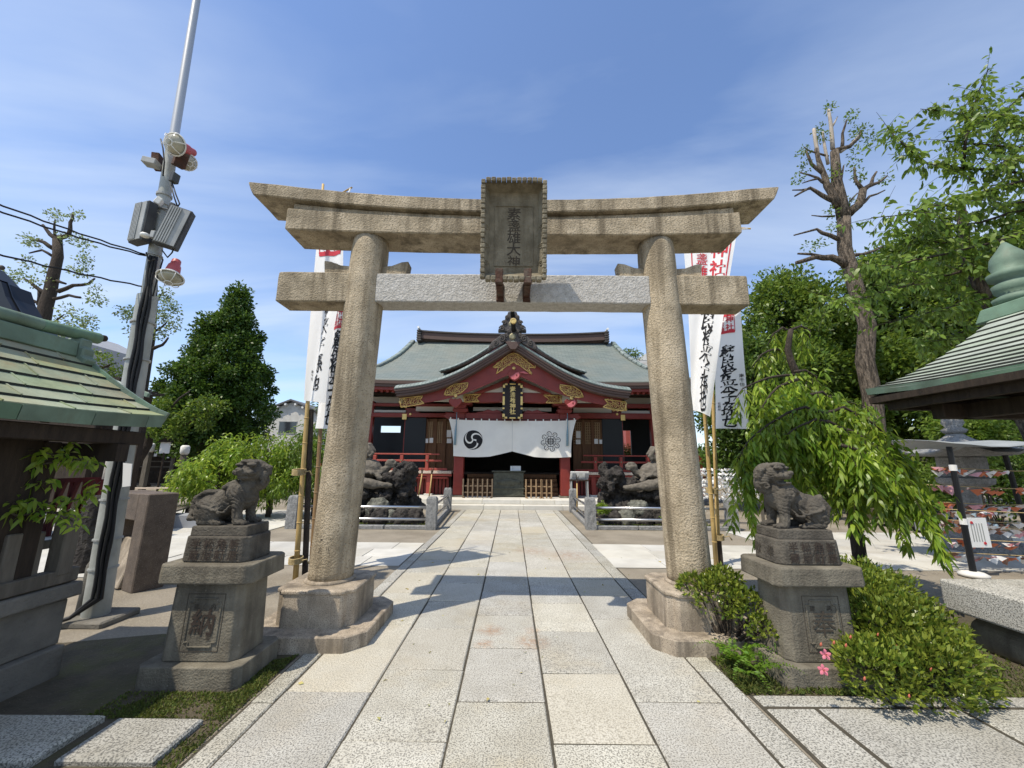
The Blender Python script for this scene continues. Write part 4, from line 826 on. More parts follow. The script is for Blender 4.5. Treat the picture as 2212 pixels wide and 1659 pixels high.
mb = MB(); mb.xz([(XR - .11, ZR - .09), (XR + .12, ZR - .10), (XR + .15, ZR - .05), (XR + .10, ZR - .02), (XR + .11, ZR + .05), (XR + .07, ZR + .06), (XR + .07, ZR + .14), (XR - .07, ZR + .14), (XR - .07, ZR + .06), (XR - .11, ZR + .05)], YE - .16, YE - .06); mb.build('ridge_end', M['copperedge'], ls, bevel=.012)
cap = MB(); cap.tube([(XR, YE + .03, ZR + .20), (XR, YE + .09, ZR + .215)], [.035, .03], 12); cap.build('ridge_cap', M['darkwood'], ls)
# dark timber: soffit, eave beam, brackets, posts, body
mb = MB(); mb.add([(XE - .03, Y0, ZE - .06), (XE - .03, YE, ZE - .04), (XR, YE - .1, ZR - .08), (XR, Y0, ZR - .08)], [(0, 1, 2, 3)]); mb.add([(2 * XR - XE, Y0, ZE - .06), (2 * XR - XE, YE, ZE - .04), (XR, YE - .1, ZR - .08), (XR, Y0, ZR - .08)], [(3, 2, 1, 0)]); mb.build('soffit', M['darkwood'], ls)
mb = MB(); mb.box(XE - .20, XE - .08, Y0, YE - .02, ZE - .20, ZE - .09); mb.build('eave_beam', M['darkwood'], ls, bevel=.006)
for y in (YE - .22, 2.2, 1.0):
    mb = MB(); mb.yz([(y - .05, ZE - .34), (y + .05, ZE - .34), (y + .05, ZE - .2), (y - .05, ZE - .2)], XR - .3, XE - .05); mb.build('bracket_arm', M['darkwood'], ls)
for y in (YE - .5, 1.6):
    for x in (XE - .35, XR - .35): mb = MB(); mb.box(x - .055, x + .055, y - .055, y + .055, .0, ZE - .2); mb.build('post', M['darkwood'], ls, bevel=.006)
mb = MB(); mb.box(XR - .45, XE - .32, -.4, YE - .52, .3, ZE - .1); mb.build('body', M['darkwood'], ls)
for i in range(12):
    y = -.4 + (YE - .1) * i / 12; mb = MB(); mb.bar((XE - .06, y, ZE - .065), (XR + .05, y, ZR - .10), .05, .05); mb.build('rafter', M['darkwood'], ls)
# stone wall with picket fence in front of it
sw = thing('stone_wall', (-3.42, 2.0, 0), 'low mossy concrete block wall under the green copper roof', 'wall')
WX, WY = -3.40, 3.28
for c, (z0, z1) in enumerate(((-.02, .20), (.205, .52))):
    y = WY - (.0 if c else .0)
    while y > .2:
        y2 = y - (.42 if c else .62); mb = MB(); o = .06 * (1 - c); mb.box(WX - .3, WX + o + rng.uniform(-.006, .006), y2 + .004, y, z0, z1, (1, 1)); rough(mb.build('block', M['concrete'], sw, bevel=.012, seg=2), .008, 7); y = y2
y = WY + .05
while y > .2:
    y2 = y - .9; mb = MB(); mb.box(WX - .32, WX + .06, y2 + .004, y, .525, .63, (.97, .99)); rough(mb.build('coping', M['concrete'], sw, bevel=.014, seg=2), .006, 6); y = y2
pf = thing('picket_fence', (-3.42, 2.0, .63), 'weathered dark wooden picket fence on top of the low block wall', 'fence')
mb = MB(); mb.box(WX - .07, WX + .03, .2, WY + .02, .64, .74); mb.build('bottom_rail', M['greywood'], pf, bevel=.008)
mb = MB(); mb.box(WX - .105, WX - .065, .2, WY - .1, .90, .96); mb.build('top_rail', M['greywood'], pf, bevel=.006)
mb = MB(); mb.box(WX - .075, WX + .035, WY - .15, WY - .04, .70, 1.14, (.97, .97)); rough(mb.build('corner_post', M['greywood'], pf, bevel=.01), .003, 6)
for i in range(20):
    y = WY - .27 - .145 * i; mb = MB(); mb.box(WX - .062, WX - .012 if i % 2 else WX - .02, y - .046, y + .046, .72, 1.05 + rng.uniform(-.015, .015) - (.0 if i % 2 else .02), (1, .94)); rough(mb.build('picket', M['greywood'], pf, bevel=.008), .003, 8)
for z in (.655,):
    st = MB(); st.box(WX - .2, WX - .12, WY - .3, WY + .03, .635, .665); st.build('sill_stone', M['concrete'], pf)

# ================================================================== PAVILION WITH PALE GREEN ROOF (right)
XP, YP, ZP = 4.38, 4.75, 2.44
rp = thing('water_pavilion', (6.1, 3.2, 0), 'open pavilion with pale green copper roof and dark timber eaves at the right edge', 'pavilion')
AX, AY, AZ = XP + 1.37, YP - .6, 3.46                                          # ridge end under the finial
yn, AY2 = 1.3, 2.1
def rf(t): return t * (.55 + .45 * t)                                          # hollow hipped roof
NCR = 13
for c in range(NCR):
    for side in ('face', 'back', 'far'):
        t0, t1 = c / NCR * .86, (c + 1) / NCR * .86; z0, z1 = ZP + (AZ - ZP) * rf(t0), ZP + (AZ - ZP) * rf(t1)
        def P_(t, z, k):                                                       # corners of a hip ring
            hx = (AX - XP) * (1 - t); yf_ = AY + (YP - AY) * (1 - t); yb_ = AY2 - (AY2 - yn) * (1 - t)
            return [(AX - hx, yb_, z), (AX - hx, yf_, z), (AX + hx, yf_, z), (AX + hx, yb_, z)][k]
        k0, k1 = {'face': (0, 1), 'back': (1, 2), 'far': (2, 3)}[side]
        rows = []
        for t, z, dz in ((t0, z0, .02), (t1, z1, .0)):
            a, b_ = Vector(P_(t, z, k0)), Vector(P_(t, z, k1)); row = []
            for i in range(9):
                f = i / 8; p = a + (b_ - a) * f; p.z += dz + (.07 * (1 - t / .86) ** 3 * (abs(f - .5) * 2) ** 3 - .03 * (1 - t / .86)); row.append(p)
            rows.append(row)
        mb = MB(); mb.strip(rows); mb.m = 1; mb.strip([rows[0], [p - Vector((0, 0, .017)) for p in rows[0]]]); mb.build('roof_course', [M['coppercourse'], M['lap_shade'] if c else M['coppercourse']], rp)
for k0, k1, nm in ((0, 1, 'eave_fascia'), (1, 2, 'eave_fascia')):
    cs = [(XP, yn), (XP, YP), (2 * AX - XP, YP), (2 * AX - XP, yn)]
    for seg_ in range(4):
        f0, f1 = seg_ / 4, (seg_ + 1) / 4; vs = []
        def ep(f, dz, ins):
            a, b_ = Vector((*cs[k0], ZP)), Vector((*cs[k1], ZP)); p = a + (b_ - a) * f; p.z += dz + .07 * (abs(f - .5) * 2) ** 3 - .03; c_ = Vector((AX, AY, p.z)); return p + (c_ - p).normalized() * ins
        mb = MB(); mb.add([ep(f0, .022, -.004), ep(f1, .022, -.004), ep(f1, -.055, .01), ep(f0, -.055, .01), ep(f0, .01, .05), ep(f1, .01, .05), ep(f1, -.055, .05), ep(f0, -.055, .05)], ((0, 1, 2, 3), (7, 6, 5, 4), (0, 4, 5, 1), (2, 6, 7, 3), (1, 5, 6, 2), (0, 3, 7, 4))); mb.build(nm, M['copperedge'], rp)
mb = MB()
for ins, dz0, dz1 in ((.03, -.06, -.13), (.14, -.13, -.22)):
    a = [(XP + ins, yn + ins), (XP + ins, YP - ins), (2 * AX - XP - ins, YP - ins), (2 * AX - XP - ins, yn + ins)]
    for i in range(4): p, q = a[i], a[(i + 1) % 4]; mb.bar((*p, ZP + (dz0 + dz1) / 2), (*q, ZP + (dz0 + dz1) / 2), .08, dz0 - dz1)
mb.build('eave_timber', M['darkwood'], rp)
for i in range(18):
    y = YP - .12 - .18 * i
    if y > yn: mb = MB(); mb.bar((XP + .05, y, ZP - .10), (XP + .85, y + (AY - y) * .3, ZP + .12), .05, .06); mb.build('rafter', M['darkwood'], rp)
mb = MB(); mb.add([(XP + .02, yn, ZP - .05), (XP + .02, YP - .02, ZP - .05), (AX, AY, ZP + .5)], [(0, 1, 2)]); mb.add([(XP + .02, YP - .02, ZP - .05), (2 * AX - XP, YP - .02, ZP - .05), (AX, AY, ZP + .5)], [(0, 1, 2)]); mb.add([(2 * AX - XP, yn, ZP - .05), (2 * AX - XP, YP, ZP - .05), (AX, AY, ZP + .5)], [(0, 1, 2)]); mb.add([(2 * AX - XP, yn, ZP - .05), (XP, yn, ZP - .05), (AX, AY, ZP + .5)], [(0, 1, 2)]); mb.build('ceiling', M['darkwood'], rp)
for x in (XP + .62, 2 * AX - XP - .62):
    for y in (YP - .62, yn + .62): 
        if x > 5.5 or y < 2.5: mb = MB(); mb.box(x - .09, x + .09, y - .09, y + .09, 0, ZP - .1); mb.build('post', M['darkwood'], rp, bevel=.01)
mb = MB(); mb.box(XP + .52, XP + .66, yn + .5, YP - .45, ZP - .36, ZP - .2); mb.build('wall_beam', M['darkwood'], rp, bevel=.006)
mb = MB(); mb.box(XP + .30, 2 * AX - XP - .3, YP - .55, YP - .42, ZP - .36, ZP - .2); mb.build('wall_beam', M['darkwood'], rp, bevel=.006)
# stacked finial
tz = ZP + (AZ - ZP) * rf(.86)
mb = MB(); mb.box(AX - .26, AX + .26, AY - .26, AY + .26, tz - .05, tz + .12, (.82, .82)); mb.build('finial_base', M['copperedge'], rp, bevel=.015)
mb = MB(); mb.lathe([(.13, tz + .12), (.19, tz + .15), (.2, tz + .2), (.13, tz + .24), (.17, tz + .28), (.18, tz + .36), (.12, tz + .40), (.19, tz + .44), (.2, tz + .5), (.14, tz + .53), (.16, tz + .6), (.14, tz + .7), (.07, tz + .8), (.02, tz + .88)], 22, (AX, AY, 0)); mb.build('finial', M['copperedge'], rp, smooth=True)
# stone basin blocks under it
bs = thing('stone_block', (4.75, 4.2, 0), 'long pale granite block resting on a darker stone trough at the right edge', 'stone block')
mb = MB(); mb.box(4.0, 5.4, 3.32, 3.94, .285, .54); rough(mb.build('upper_block', M['granite_edge'], bs, bevel=.02, seg=2), .004, 6)
mb = MB(); mb.box(4.1, 5.3, 2.4, 3.92, -.03, .25, (.96, .99)); rough(mb.build('lower_trough', M['pedstone'], bs, bevel=.11, seg=5), .006, 5)
# ================================================================== MAIN SHRINE HALL
def q6(x, y, Y): return pt((1400 + x / 1.7839) / 1.8228, (1200 + y / 1.7839) / 1.8228, Y)
X0 = .03
hall = thing('shrine_hall', (X0, 19, 0), 'red lacquered shrine hall with sweeping green copper roof and white crested curtain', 'shrine hall')
def roofmat():
    m = bpy.data.materials.new('copper_shingle_roof'); m.use_nodes = True; t = m.node_tree; bs = t.nodes['Principled BSDF']; n = t.nodes.new; l = t.links.new
    uv = n('ShaderNodeUVMap'); uv.uv_map = 'uv'; br = n('ShaderNodeTexBrick'); l(uv.outputs[0], br.inputs['Vector']); br.inputs['Scale'].default_value = 1; br.inputs['Brick Width'].default_value = .36; br.inputs['Row Height'].default_value = .105; br.inputs['Mortar Size'].default_value = .009
    br.inputs['Color1'].default_value = (.135, .165, .150, 1); br.inputs['Color2'].default_value = (.185, .215, .195, 1); br.inputs['Mortar'].default_value = (.065, .085, .078, 1)
    no = n('ShaderNodeTexNoise'); no.inputs['Scale'].default_value = .9; no.inputs['Detail'].default_value = 5; geo = n('ShaderNodeNewGeometry'); l(geo.outputs['Position'], no.inputs['Vector'])
    rg = n('ShaderNodeMapRange'); l(no.outputs['Fac'], rg.inputs[0]); rg.inputs[1].default_value = .42; rg.inputs[2].default_value = .7
    mx = n('ShaderNodeMix'); mx.data_type = 'RGBA'; rg.inputs[4].default_value = .55; l(rg.outputs[0], mx.inputs[0]); l(br.outputs['Color'], mx.inputs[6]); mx.inputs[7].default_value = (.20, .20, .16, 1); l(mx.outputs[2], bs.inputs['Base Color'])
    b = n('ShaderNodeBump'); b.inputs['Distance'].default_value = .03; b.inputs['Strength'].default_value = .6; l(br.outputs['Fac'], b.inputs['Height']); b.invert = True; l(b.outputs[0], bs.inputs['Normal']); bs.inputs['Roughness'].default_value = .6; return m
M['shingle'] = roofmat()
def uvsheet(name, rows, uvs, parent, m, thick=.06):
    """sheet given by rows of points with (u, v) in metres, plus an underside"""
    mb = MB(); mb.strip(rows); me = mb.mesh(name, True, fix=False); uv = me.uv_layers.new(name='uv'); n = len(rows[0]); flat = [c for r in uvs for c in r]
    for lp in me.loops: uv.data[lp.index].uv = flat[lp.vertex_index]
    o = link(name, me, m, parent); s = o.modifiers.new('thick', 'SOLIDIFY'); s.thickness = thick; s.offset = -1 if me.polygons[0].normal.z > 0 else 1; return o
_pk = np.polyfit([0, .55, 1.07, 1.6, 2.12, 3.17, 3.9, 4.4], [6.13, 5.79, 5.46, 5.12, 4.85, 4.46, 4.31, 4.26], 4)
ge = lambda d: float(np.polyval(_pk, abs(d)))
_ck = np.polyfit([0, .6, 1.2, 2.0, 2.6, 3.2], [7.32, 6.82, 6.36, 5.86, 5.58, 5.40], 3)
gc = lambda d: float(np.polyval(_ck, abs(d)))
FY, CY_ = 14.2, 16.2
def gable_roof(name, f, half, ys, lift, nx=48):
    rows, uvs = [], []
    for y, l_ in zip(ys, lift):
        r_, u_ = [], []
        s = 0; pp = None
        for i in range(nx + 1):
            d = -half + 2 * half * i / nx; p = Vector((X0 + d, y, f(d) + l_)); 
            if pp is not None: s += (Vector((p.x, 0, p.z)) - pp).length
            pp = Vector((p.x, 0, p.z)); r_.append(p); u_.append((y * 1.0, s))
        rows.append(r_); uvs.append(u_)
    return uvsheet(name, rows, uvs, hall, M['shingle'], .05)
gable_roof('canopy_roof', ge, 4.4, [FY, FY + .07, FY + .3, FY + .65, FY + 1.2, 18.4], [.0, .06, .17, .25, .28, .28])
gable_roof('upper_gable_roof', gc, 3.15, [CY_, CY_ + .07, CY_ + .3, CY_ + .6, 20.2], [.0, .05, .14, .20, .22])
# shingles picked out along the rolled verge of both gables
def verge(f, half, y0, y1, l1, n):
    for i in range(n):
        for s in (-1, 1):
            d0, d1 = .12 + (half - .12) * i / n, .12 + (half - .12) * (i + .93) / n
            mb = MB(); P = [(X0 + s * d0, y0 - .012, f(d0) + .012), (X0 + s * d1, y0 - .012, f(d1) + .012), (X0 + s * d1, y1, f(d1) + l1 + .016), (X0 + s * d0, y1, f(d0) + l1 + .026)]
            mid = [(X0 + s * d0, (y0 + y1) / 2 - .06, f(d0) + l1 * .62 + .02), (X0 + s * d1, (y0 + y1) / 2 - .06, f(d1) + l1 * .62 + .012)]
            mb.add([P[0], P[1], mid[1], mid[0], P[2], P[3]], ((0, 1, 2, 3), (3, 2, 4, 5))); mb.build('verge_shingle', M['verge'], hall)
M['verge'] = mat('verge_copper', (.225, .265, .245), (.17, .205, .19), .55, 4, obj=.12)
verge(ge, 4.38, FY, FY + .34, .18, 30); verge(gc, 3.1, CY_, CY_ + .32, .15, 20)
def band(name, f, half, y0, y1, top, bot, m, nx=40, x0=0):
    """curved board under a gable edge: top/bot are offsets below f, as functions of |d|"""
    mb = MB()
    ds = [-half + 2 * half * i / nx for i in range(nx + 1)]
    T = [(X0 + d, f(d) - top(abs(d))) for d in ds]; B = [(X0 + d, f(d) - bot(abs(d))) for d in ds]
    n = nx + 1; mb.v = [(x, y0, z) for x, z in T] + [(x, y0, z) for x, z in B] + [(x, y1, z) for x, z in T] + [(x, y1, z) for x, z in B]
    for i in range(nx): mb.face((i, i + 1, n + i + 1, n + i)); mb.face((2 * n + i, 3 * n + i, 3 * n + i + 1, 2 * n + i + 1)); mb.face((i, 2 * n + i, 2 * n + i + 1, i + 1)); mb.face((n + i, n + i + 1, 3 * n + i + 1, 3 * n + i))
    mb.face((0, n, 3 * n, 2 * n)); mb.face((nx, 2 * n + nx, 3 * n + nx, n + nx)); return mb.build(name, m, hall)
for k in range(3): band('eave_layer', ge, 4.38 - .03 * k, FY + .015 + .035 * k, FY + .5, lambda d, k=k: .008 + .095 * k, lambda d, k=k: .094 + .095 * k, M['brownband'])
for k in range(2): band('eave_layer', gc, 3.12 - .25 * k, CY_ + .02 + .03 * k, CY_ + .4, lambda d, k=k: .006 + .12 * k * (1 - d / 3.6), lambda d, k=k: .006 + .115 * (k + 1) * (1 - d / 3.5), M['brownband'])
band('upper_gable_board', gc, 2.7, CY_ + .12, CY_ + .3, lambda d: .20, lambda d: .55, M['redlac'])
bh = lambda d: float(np.interp(d, [0, .8, 1.65, 2.5, 3.2, 4.3], [.86, .72, .56, .42, .33, .29]))
band('bargeboard', ge, 4.12, FY + .42, FY + .52, lambda d: .275, lambda d: .285 + bh(d), M['redlac'])
band('bargeboard_moulding', ge, 4.10, FY + .405, FY + .45, lambda d: .27 + bh(d) * .93, lambda d: .30 + bh(d), M['redlac'])
# plaster in the gable, dark truss
mb = MB(); P = [(X0 + d, ge(d) - .35) for d in np.linspace(-3.4, 3.4, 30)]; mb.xz(P + [(X0 + 3.4, 3.98), (X0 - 3.4, 3.98)], 15.42, 15.5); mb.build('gable_plaster', M['plaster'], hall)
for s in (-1, 1):
    mb = MB(); mb.xz([(X0, 4.98), (X0, 4.72), (X0 + s * 1.3, 4.30), (X0 + s * 1.55, 4.30)], 15.22, 15.38); mb.build('truss_strut', M['redlac'], hall, bevel=.01)
# main roof: front slope with upturned corners, gable verges and ridge
def mz(t): return 4.97 + 3.12 * (t * (.60 + .40 * t))
def mw(t): return float(np.interp(t, [0, .12, .25, .4, .55, .75, 1], [8.0, 7.4, 6.85, 6.4, 6.08, 5.72, 5.42]))
MY0, MY1 = 16.0, 20.5
rows, uvs = [], []
for j in range(25):
    t = j / 24; w = mw(t); r_, u_ = [], []
    for i in range(61):
        x = -w + 2 * w * i / 60; up = .22 * max(0, (abs(x) - 4.5) / 3.8) ** 2.2 * (1 - t) ** 3; y = MY0 + (MY1 - MY0) * t - .25 * max(0, (abs(x) - 5) / 3.3) ** 2 * (1 - t) ** 2
        r_.append((X0 + x, y, mz(t) + up)); u_.append((x, t * 5.5))
    rows.append(r_); uvs.append(u_)
uvsheet('main_roof', rows, uvs, hall, M['shingle'], .10)
rows2 = [[(X0 - (p[0] - X0), 41 - p[1], p[2]) for p in r_] for r_ in rows]; uvsheet('rear_roof', rows2, uvs, hall, M['shingle'], .10)
for s in (-1, 1):
    rs, us = [], []
    for j in range(14):
        t = j / 13 * .62; w = mw(t); y = MY0 + 4.5 * t; yb = 41 - y; rs.append([(X0 + s * w, y + (yb - y) * i / 8, mz(t) - .0) for i in range(9)]); us.append([((yb - y) * i / 8, t * 5.5) for i in range(9)])
    uvsheet('side_roof', rs, us, hall, M['shingle'], .08)
    mb = MB(); mb.yz([(20.5 - 4.5 * (1 - t), mz(t) - .05) for t in np.linspace(.55, 1, 8)] + [(20.5 + 4.5 * (1 - t), mz(t) - .05) for t in np.linspace(1, .55, 8)], X0 + s * 5.25, X0 + s * 5.3); mb.build('gable_end', M['redlac'], hall)
    for j in range(9):                                                          # stepped verge tiles down the gable edge
        t0, t1 = .42 + .58 * j / 9, .42 + .58 * (j + .95) / 9; mb = MB(); mb.bar((X0 + s * (mw(t0) + .03), MY0 + 4.5 * t0, mz(t0) + .05), (X0 + s * (mw(t1) + .03), MY0 + 4.5 * t1, mz(t1) + .05), .26, .14); mb.build('gable_verge', M['verge'], hall, bevel=.03)
def eave(name, z0, z1, yo, m, hw=8.2):
    mb = MB(); n = 40; T = []
    for i in range(n + 1):
        x = -hw + 2 * hw * i / n; up = .22 * max(0, (abs(x) - 4.5) / 3.8) ** 2.2; y = MY0 + yo - .25 * max(0, (abs(x) - 5) / 3.3) ** 2; T.append((X0 + x, y, up))
    mb.strip([[(x, y, 4.97 + u + z1) for x, y, u in T], [(x, y, 4.97 + u + z0) for x, y, u in T], [(x, y + .5, 4.97 + u + z0) for x, y, u in T], [(x, y + .5, 4.97 + u + z1) for x, y, u in T]]); return mb.build(name, m, hall)
eave('eave_layer', -.16, -.03, .0, M['brownband']); eave('eave_layer', -.28, -.165, .05, M['brownband'], 8.15)
eave('eave_fascia', -.40, -.285, .14, M['redlac'], 8.1)
for i in range(66):
    x = -8 + 16 * i / 65; up = .22 * max(0, (abs(x) - 4.5) / 3.8) ** 2.2
    if abs(x) > 2.3: mb = MB(); mb.bar((X0 + x, MY0 + .25, 4.52 + up), (X0 + x, 18.2, 4.95 + up * .4), .09, .10); mb.build('rafter', M['redlac'], hall)
mb = MB(); mb.add([(X0 - 8, 16.3, 4.63), (X0 + 8, 16.3, 4.63), (X0 + 8, 18.4, 5.05), (X0 - 8, 18.4, 5.05)], [(0, 1, 2, 3)]); mb.build('soffit', M['redlac'], hall)
# ridge: layered courses with end tiles
sg = lambda x: .16 * (abs(x) / 5) ** 2.4
def ridge(name, z0, z1, hw, dy, m):
    mb = MB(); n = 24; R_ = []
    for i in range(n + 1):
        x = -hw + 2 * hw * i / n; R_.append([(X0 + x, 20.5 - dy, z0 + sg(x)), (X0 + x, 20.5 - dy, z1 + sg(x)), (X0 + x, 20.5 + dy, z1 + sg(x)), (X0 + x, 20.5 + dy, z0 + sg(x)), (X0 + x, 20.5 - dy, z0 + sg(x))])
    mb.strip(R_); mb.face((0, 1, 2, 3)); b = n * 5; mb.face((b, b + 3, b + 2, b + 1)); return mb.build(name, m, hall)
ridge('ridge_course', 8.02, 8.20, 5.05, .30, M['brownband']); ridge('ridge_course', 8.20, 8.40, 4.95, .25, M['brownband']); ridge('ridge_cap', 8.41, 8.47, 5.0, .32, M['oniroof']); ridge('ridge_cap', 8.475, 8.54, 5.02, .16, M['oniroof'])
for s in (-1, 1):
    for k in range(5): mb = MB(); mb.box(X0 + s * 5.07 - .12, X0 + s * 5.07 + .12, 20.1, 20.9, 8.02 + .13 * k, 8.12 + .13 * k, (1.1, 1)); mb.build('ridge_end_tile', M['oniroof'], hall, bevel=.02)
    mb = MB(); mb.tube([(X0 + s * 5.1, 20.5, 8.72), (X0 + s * 5.1, 20.0, 8.74)], .06, 12); mb.build('ridge_end_disc', M['paper'], hall)
# carved ridge ornaments of the two gables
def onigawara(cx, y, zb, hw, h, disc, side_scroll):
    r_ = []
    prof = [(1, 0), (.97, .12), (.80, .14), (.84, .30), (.66, .34), (.70, .52), (.52, .58), (.50, .78), (.36, .84), (.30, .98), (0, 1.0)]
    P = [(cx + hw * a, zb + h * b_) for a, b_ in prof]; P = P + [(2 * cx - x, z) for x, z in P[-2::-1]]
    mb = MB(); mb.xz(P[::-1], y, y + .28); o = mb.build('ridge_ornament', M['oniroof'], hall, bevel=.025, seg=2)
    for s in (-1, 1):
        for k, (fx, fz, rr) in enumerate(((.72, .13, .16), (.56, .42, .13), (.36, .68, .10))):
            sc = MB(); c = (cx + s * hw * fx, zb + h * fz); sc.tube([(p[0], y - .02, p[1]) for p in spiral(c, rr * hw * 1.25, 1.6, s, 0)], .028, 6); sc.build('scroll', M['oniroof'], o, smooth=True)
    for z, yy in disc:
        mb = MB(); mb.tube([(cx + .02, y + .1, z - .16), (cx + .01, y - .28, z - .10), (cx, y - .55, z)], [.10, .10, .11], 14); mb.build('projecting_roll', M['blacklac'], o, auto=40)
        mb = MB(); mb.lathe([(.0, .02), (.07, .02), (.075, .03), (.10, .03), (.12, .0)], 20, (cx, y - .555, z), Matrix.Rotation(R(90), 3, 'X')); mb.build('gilt_disc', M['gold'], o, auto=30)
    mb = MB(); mb.lathe([(0, .03), (.09, .03), (.13, .0)], 20, (cx - .03, y - .01, zb + h * .36), Matrix.Rotation(R(90), 3, 'X')); mb.build('crest_boss', M['goldgrey'], o)
    return o
M['goldgrey'] = mat('dull_gilt', (.33, .30, .18), (.22, .20, .13), .5, 20, metal=.5)
onigawara(X0 - .04, CY_ + .0, 7.22, .62, .92, [(8.08, 0)], 1)
onigawara(X0 + .0, FY + .05, 6.10, .48, .62, [(6.74, 0)], 1)
for s in (-1, 1):                                                              # carved fins running down beside the lower ornament
    mb = MB(); P = [(.26, 6.46), (.42, 6.42), (.62, 6.24), (.80, 6.10), (.92, 5.92), (.98, 5.72), (.80, 5.80), (.60, 5.90), (.35, 6.04)]
    mb.xz([(X0 + s * a, b_) for a, b_ in P], FY + .0, FY + .12); o = mb.build('carved_fin', M['oniroof'], hall, bevel=.02)
    for c, rr, tt in (((.42, 6.22), .13, 1.5), ((.66, 6.04), .10, 1.4), ((.84, 5.87), .06, 1.2)):
        sc = MB(); sc.tube([(X0 + s * p[0], FY - .015, p[1]) for p in spiral(c, rr, tt, 1, 1)], .024, 6); sc.build('scroll', M['oniroof'], o, smooth=True)
mb = MB(); mb.xz([(X0 - .30, 6.10), (X0 + .30, 6.10), (X0 + .10, 5.80), (X0 - .10, 5.80)], FY - .03, FY + .06); mb.build('apex_block', M['brownband'], hall, bevel=.01)
# gilt openwork plates: a rim and curling stems
def openwork(name, rim, y, seeds, r=.020):
    mb = MB(); pts = rim + [rim[0]]
    for a, b_ in zip(pts, pts[1:]): mb.tube([(a[0], y, a[1]), (b_[0], y, b_[1])], r, 6)
    rr = random.Random(len(rim) + int(seeds * 10)); xs_ = [p[0] for p in rim]; zs = [p[1] for p in rim]
    def inside(x, z):
        ins = False
        for (x1, z1), (x2, z2) in zip(rim, rim[1:] + rim[:1]):
            if (z1 > z) != (z2 > z) and x < (x2 - x1) * (z - z1) / (z2 - z1) + x1: ins = not ins
        return ins
    st = .15; z = min(zs) + .04; k = 0
    while z < max(zs):
        x = min(xs_) + (.03 if k % 2 else .085)
        while x < max(xs_):
            if inside(x, z):
                sp = spiral((x, z), .068, 1.25, rr.choice((-1, 1)), rr.uniform(0, 6), 14); mb.tube([(p[0], y, p[1]) for p in sp], .0105, 5)
                for q in range(2): a = rr.uniform(0, 6.28); x2, z2 = x + .11 * math.cos(a), z + .11 * math.sin(a); mb.tube([(x + .05 * math.cos(a), y, z + .05 * math.sin(a)), (x2, y, z2)], .013, 5) if inside(x2, z2) else 0
            x += st
        z += st * .78; k += 1
    return mb.build(name, M['gold'], hall, smooth=True)
def rimc(pts, Y): return [(q6(x, y, Y).x, q6(x, y, Y).z) for x, y in pts]
gy = FY + .385
openwork('gilt_plate', rimc([(1110, 338), (1150, 352), (1200, 395), (1262, 440), (1215, 440), (1232, 484), (1160, 430), (1110, 402), (1062, 430), (990, 484), (1005, 440), (965, 438), (1020, 395), (1072, 352)], gy), gy, 1)
openwork('gilt_plate', rimc([(622, 632), (640, 590), (690, 558), (790, 548), (782, 580), (740, 620), (680, 634)], gy), gy, 2)
openwork('gilt_plate', rimc([(1436, 562), (1530, 572), (1580, 605), (1600, 648), (1540, 650), (1480, 632), (1440, 595)], gy), gy, 3)
openwork('gilt_plate', rimc([(312, 658), (472, 640), (452, 668), (480, 692), (398, 708), (318, 718)], gy), gy, 4)
openwork('gilt_plate', rimc([(1750, 664), (1900, 682), (1898, 744), (1820, 738), (1740, 718), (1775, 692)], gy), gy, 5)
by = 15.40
openwork('gilt_plate', rimc([(760, 632), (880, 628), (845, 655), (868, 680), (766, 682)], by - .03), by - .03, 6)
openwork('gilt_plate', rimc([(1322, 634), (1444, 640), (1444, 690), (1338, 688), (1362, 664)], by - .03), by - .03, 7)
for x, y in ((1112, 445), (703, 640), (1516, 656)): 
    p = q6(x, y, gy); mb = MB(); mb.lathe([(0, .03), (.05, .025), (.07, 0)], 16, p, Matrix.Rotation(R(90), 3, 'X')); mb.build('gilt_boss', M['gold'], hall, smooth=True)
# carved pendants under the bargeboards
def pendant(x, y, m2, s, sc=1):
    p = q6(x, y, gy); a = .0052 * sc; P = [(-55, -20), (-38, -42), (-12, -30), (0, -40), (12, -30), (38, -42), (55, -20), (44, 6), (24, 26), (0, 40), (-24, 26), (-44, 6)]
    mb = MB(); mb.xz([(p.x + u * a, p.z - v * a) for u, v in P], gy - .02, gy + .1); o = mb.build('carved_pendant', M['redlac'], hall, bevel=.02)
    if m2:
        mb = MB(); Q = [(-34, 6), (-10, -6), (8, -22), (30, -30), (38, -8), (28, 14), (2, 30), (-22, 26)]; mb.xz([(p.x + u * a * s, p.z - v * a) for u, v in Q], gy - .04, gy - .015); mb.build('pink_flower', M['pink'], o, bevel=.012)
        mb = MB(); mb.ell((p.x + 14 * a * s, gy - .04, p.z + 4 * a), (.03, .01, .045)); mb.build('flower_eye', M['redlac'], o, smooth=True)
pendant(1118, 500, 1, 1); pendant(1514, 696, 1, 1, .9); pendant(700, 690, 0, 1, .9)
mb = MB(); p = q6(1190, 480, gy); mb.xz([(p.x - .22, p.z + .04), (p.x - .05, p.z + .06), (p.x + .10, p.z - .0), (p.x + .16, p.z - .03), (p.x + .0, p.z - .03), (p.x - .12, p.z + .0)], gy - .03, gy); mb.build('pink_scroll', M['pink'], hall, bevel=.01)
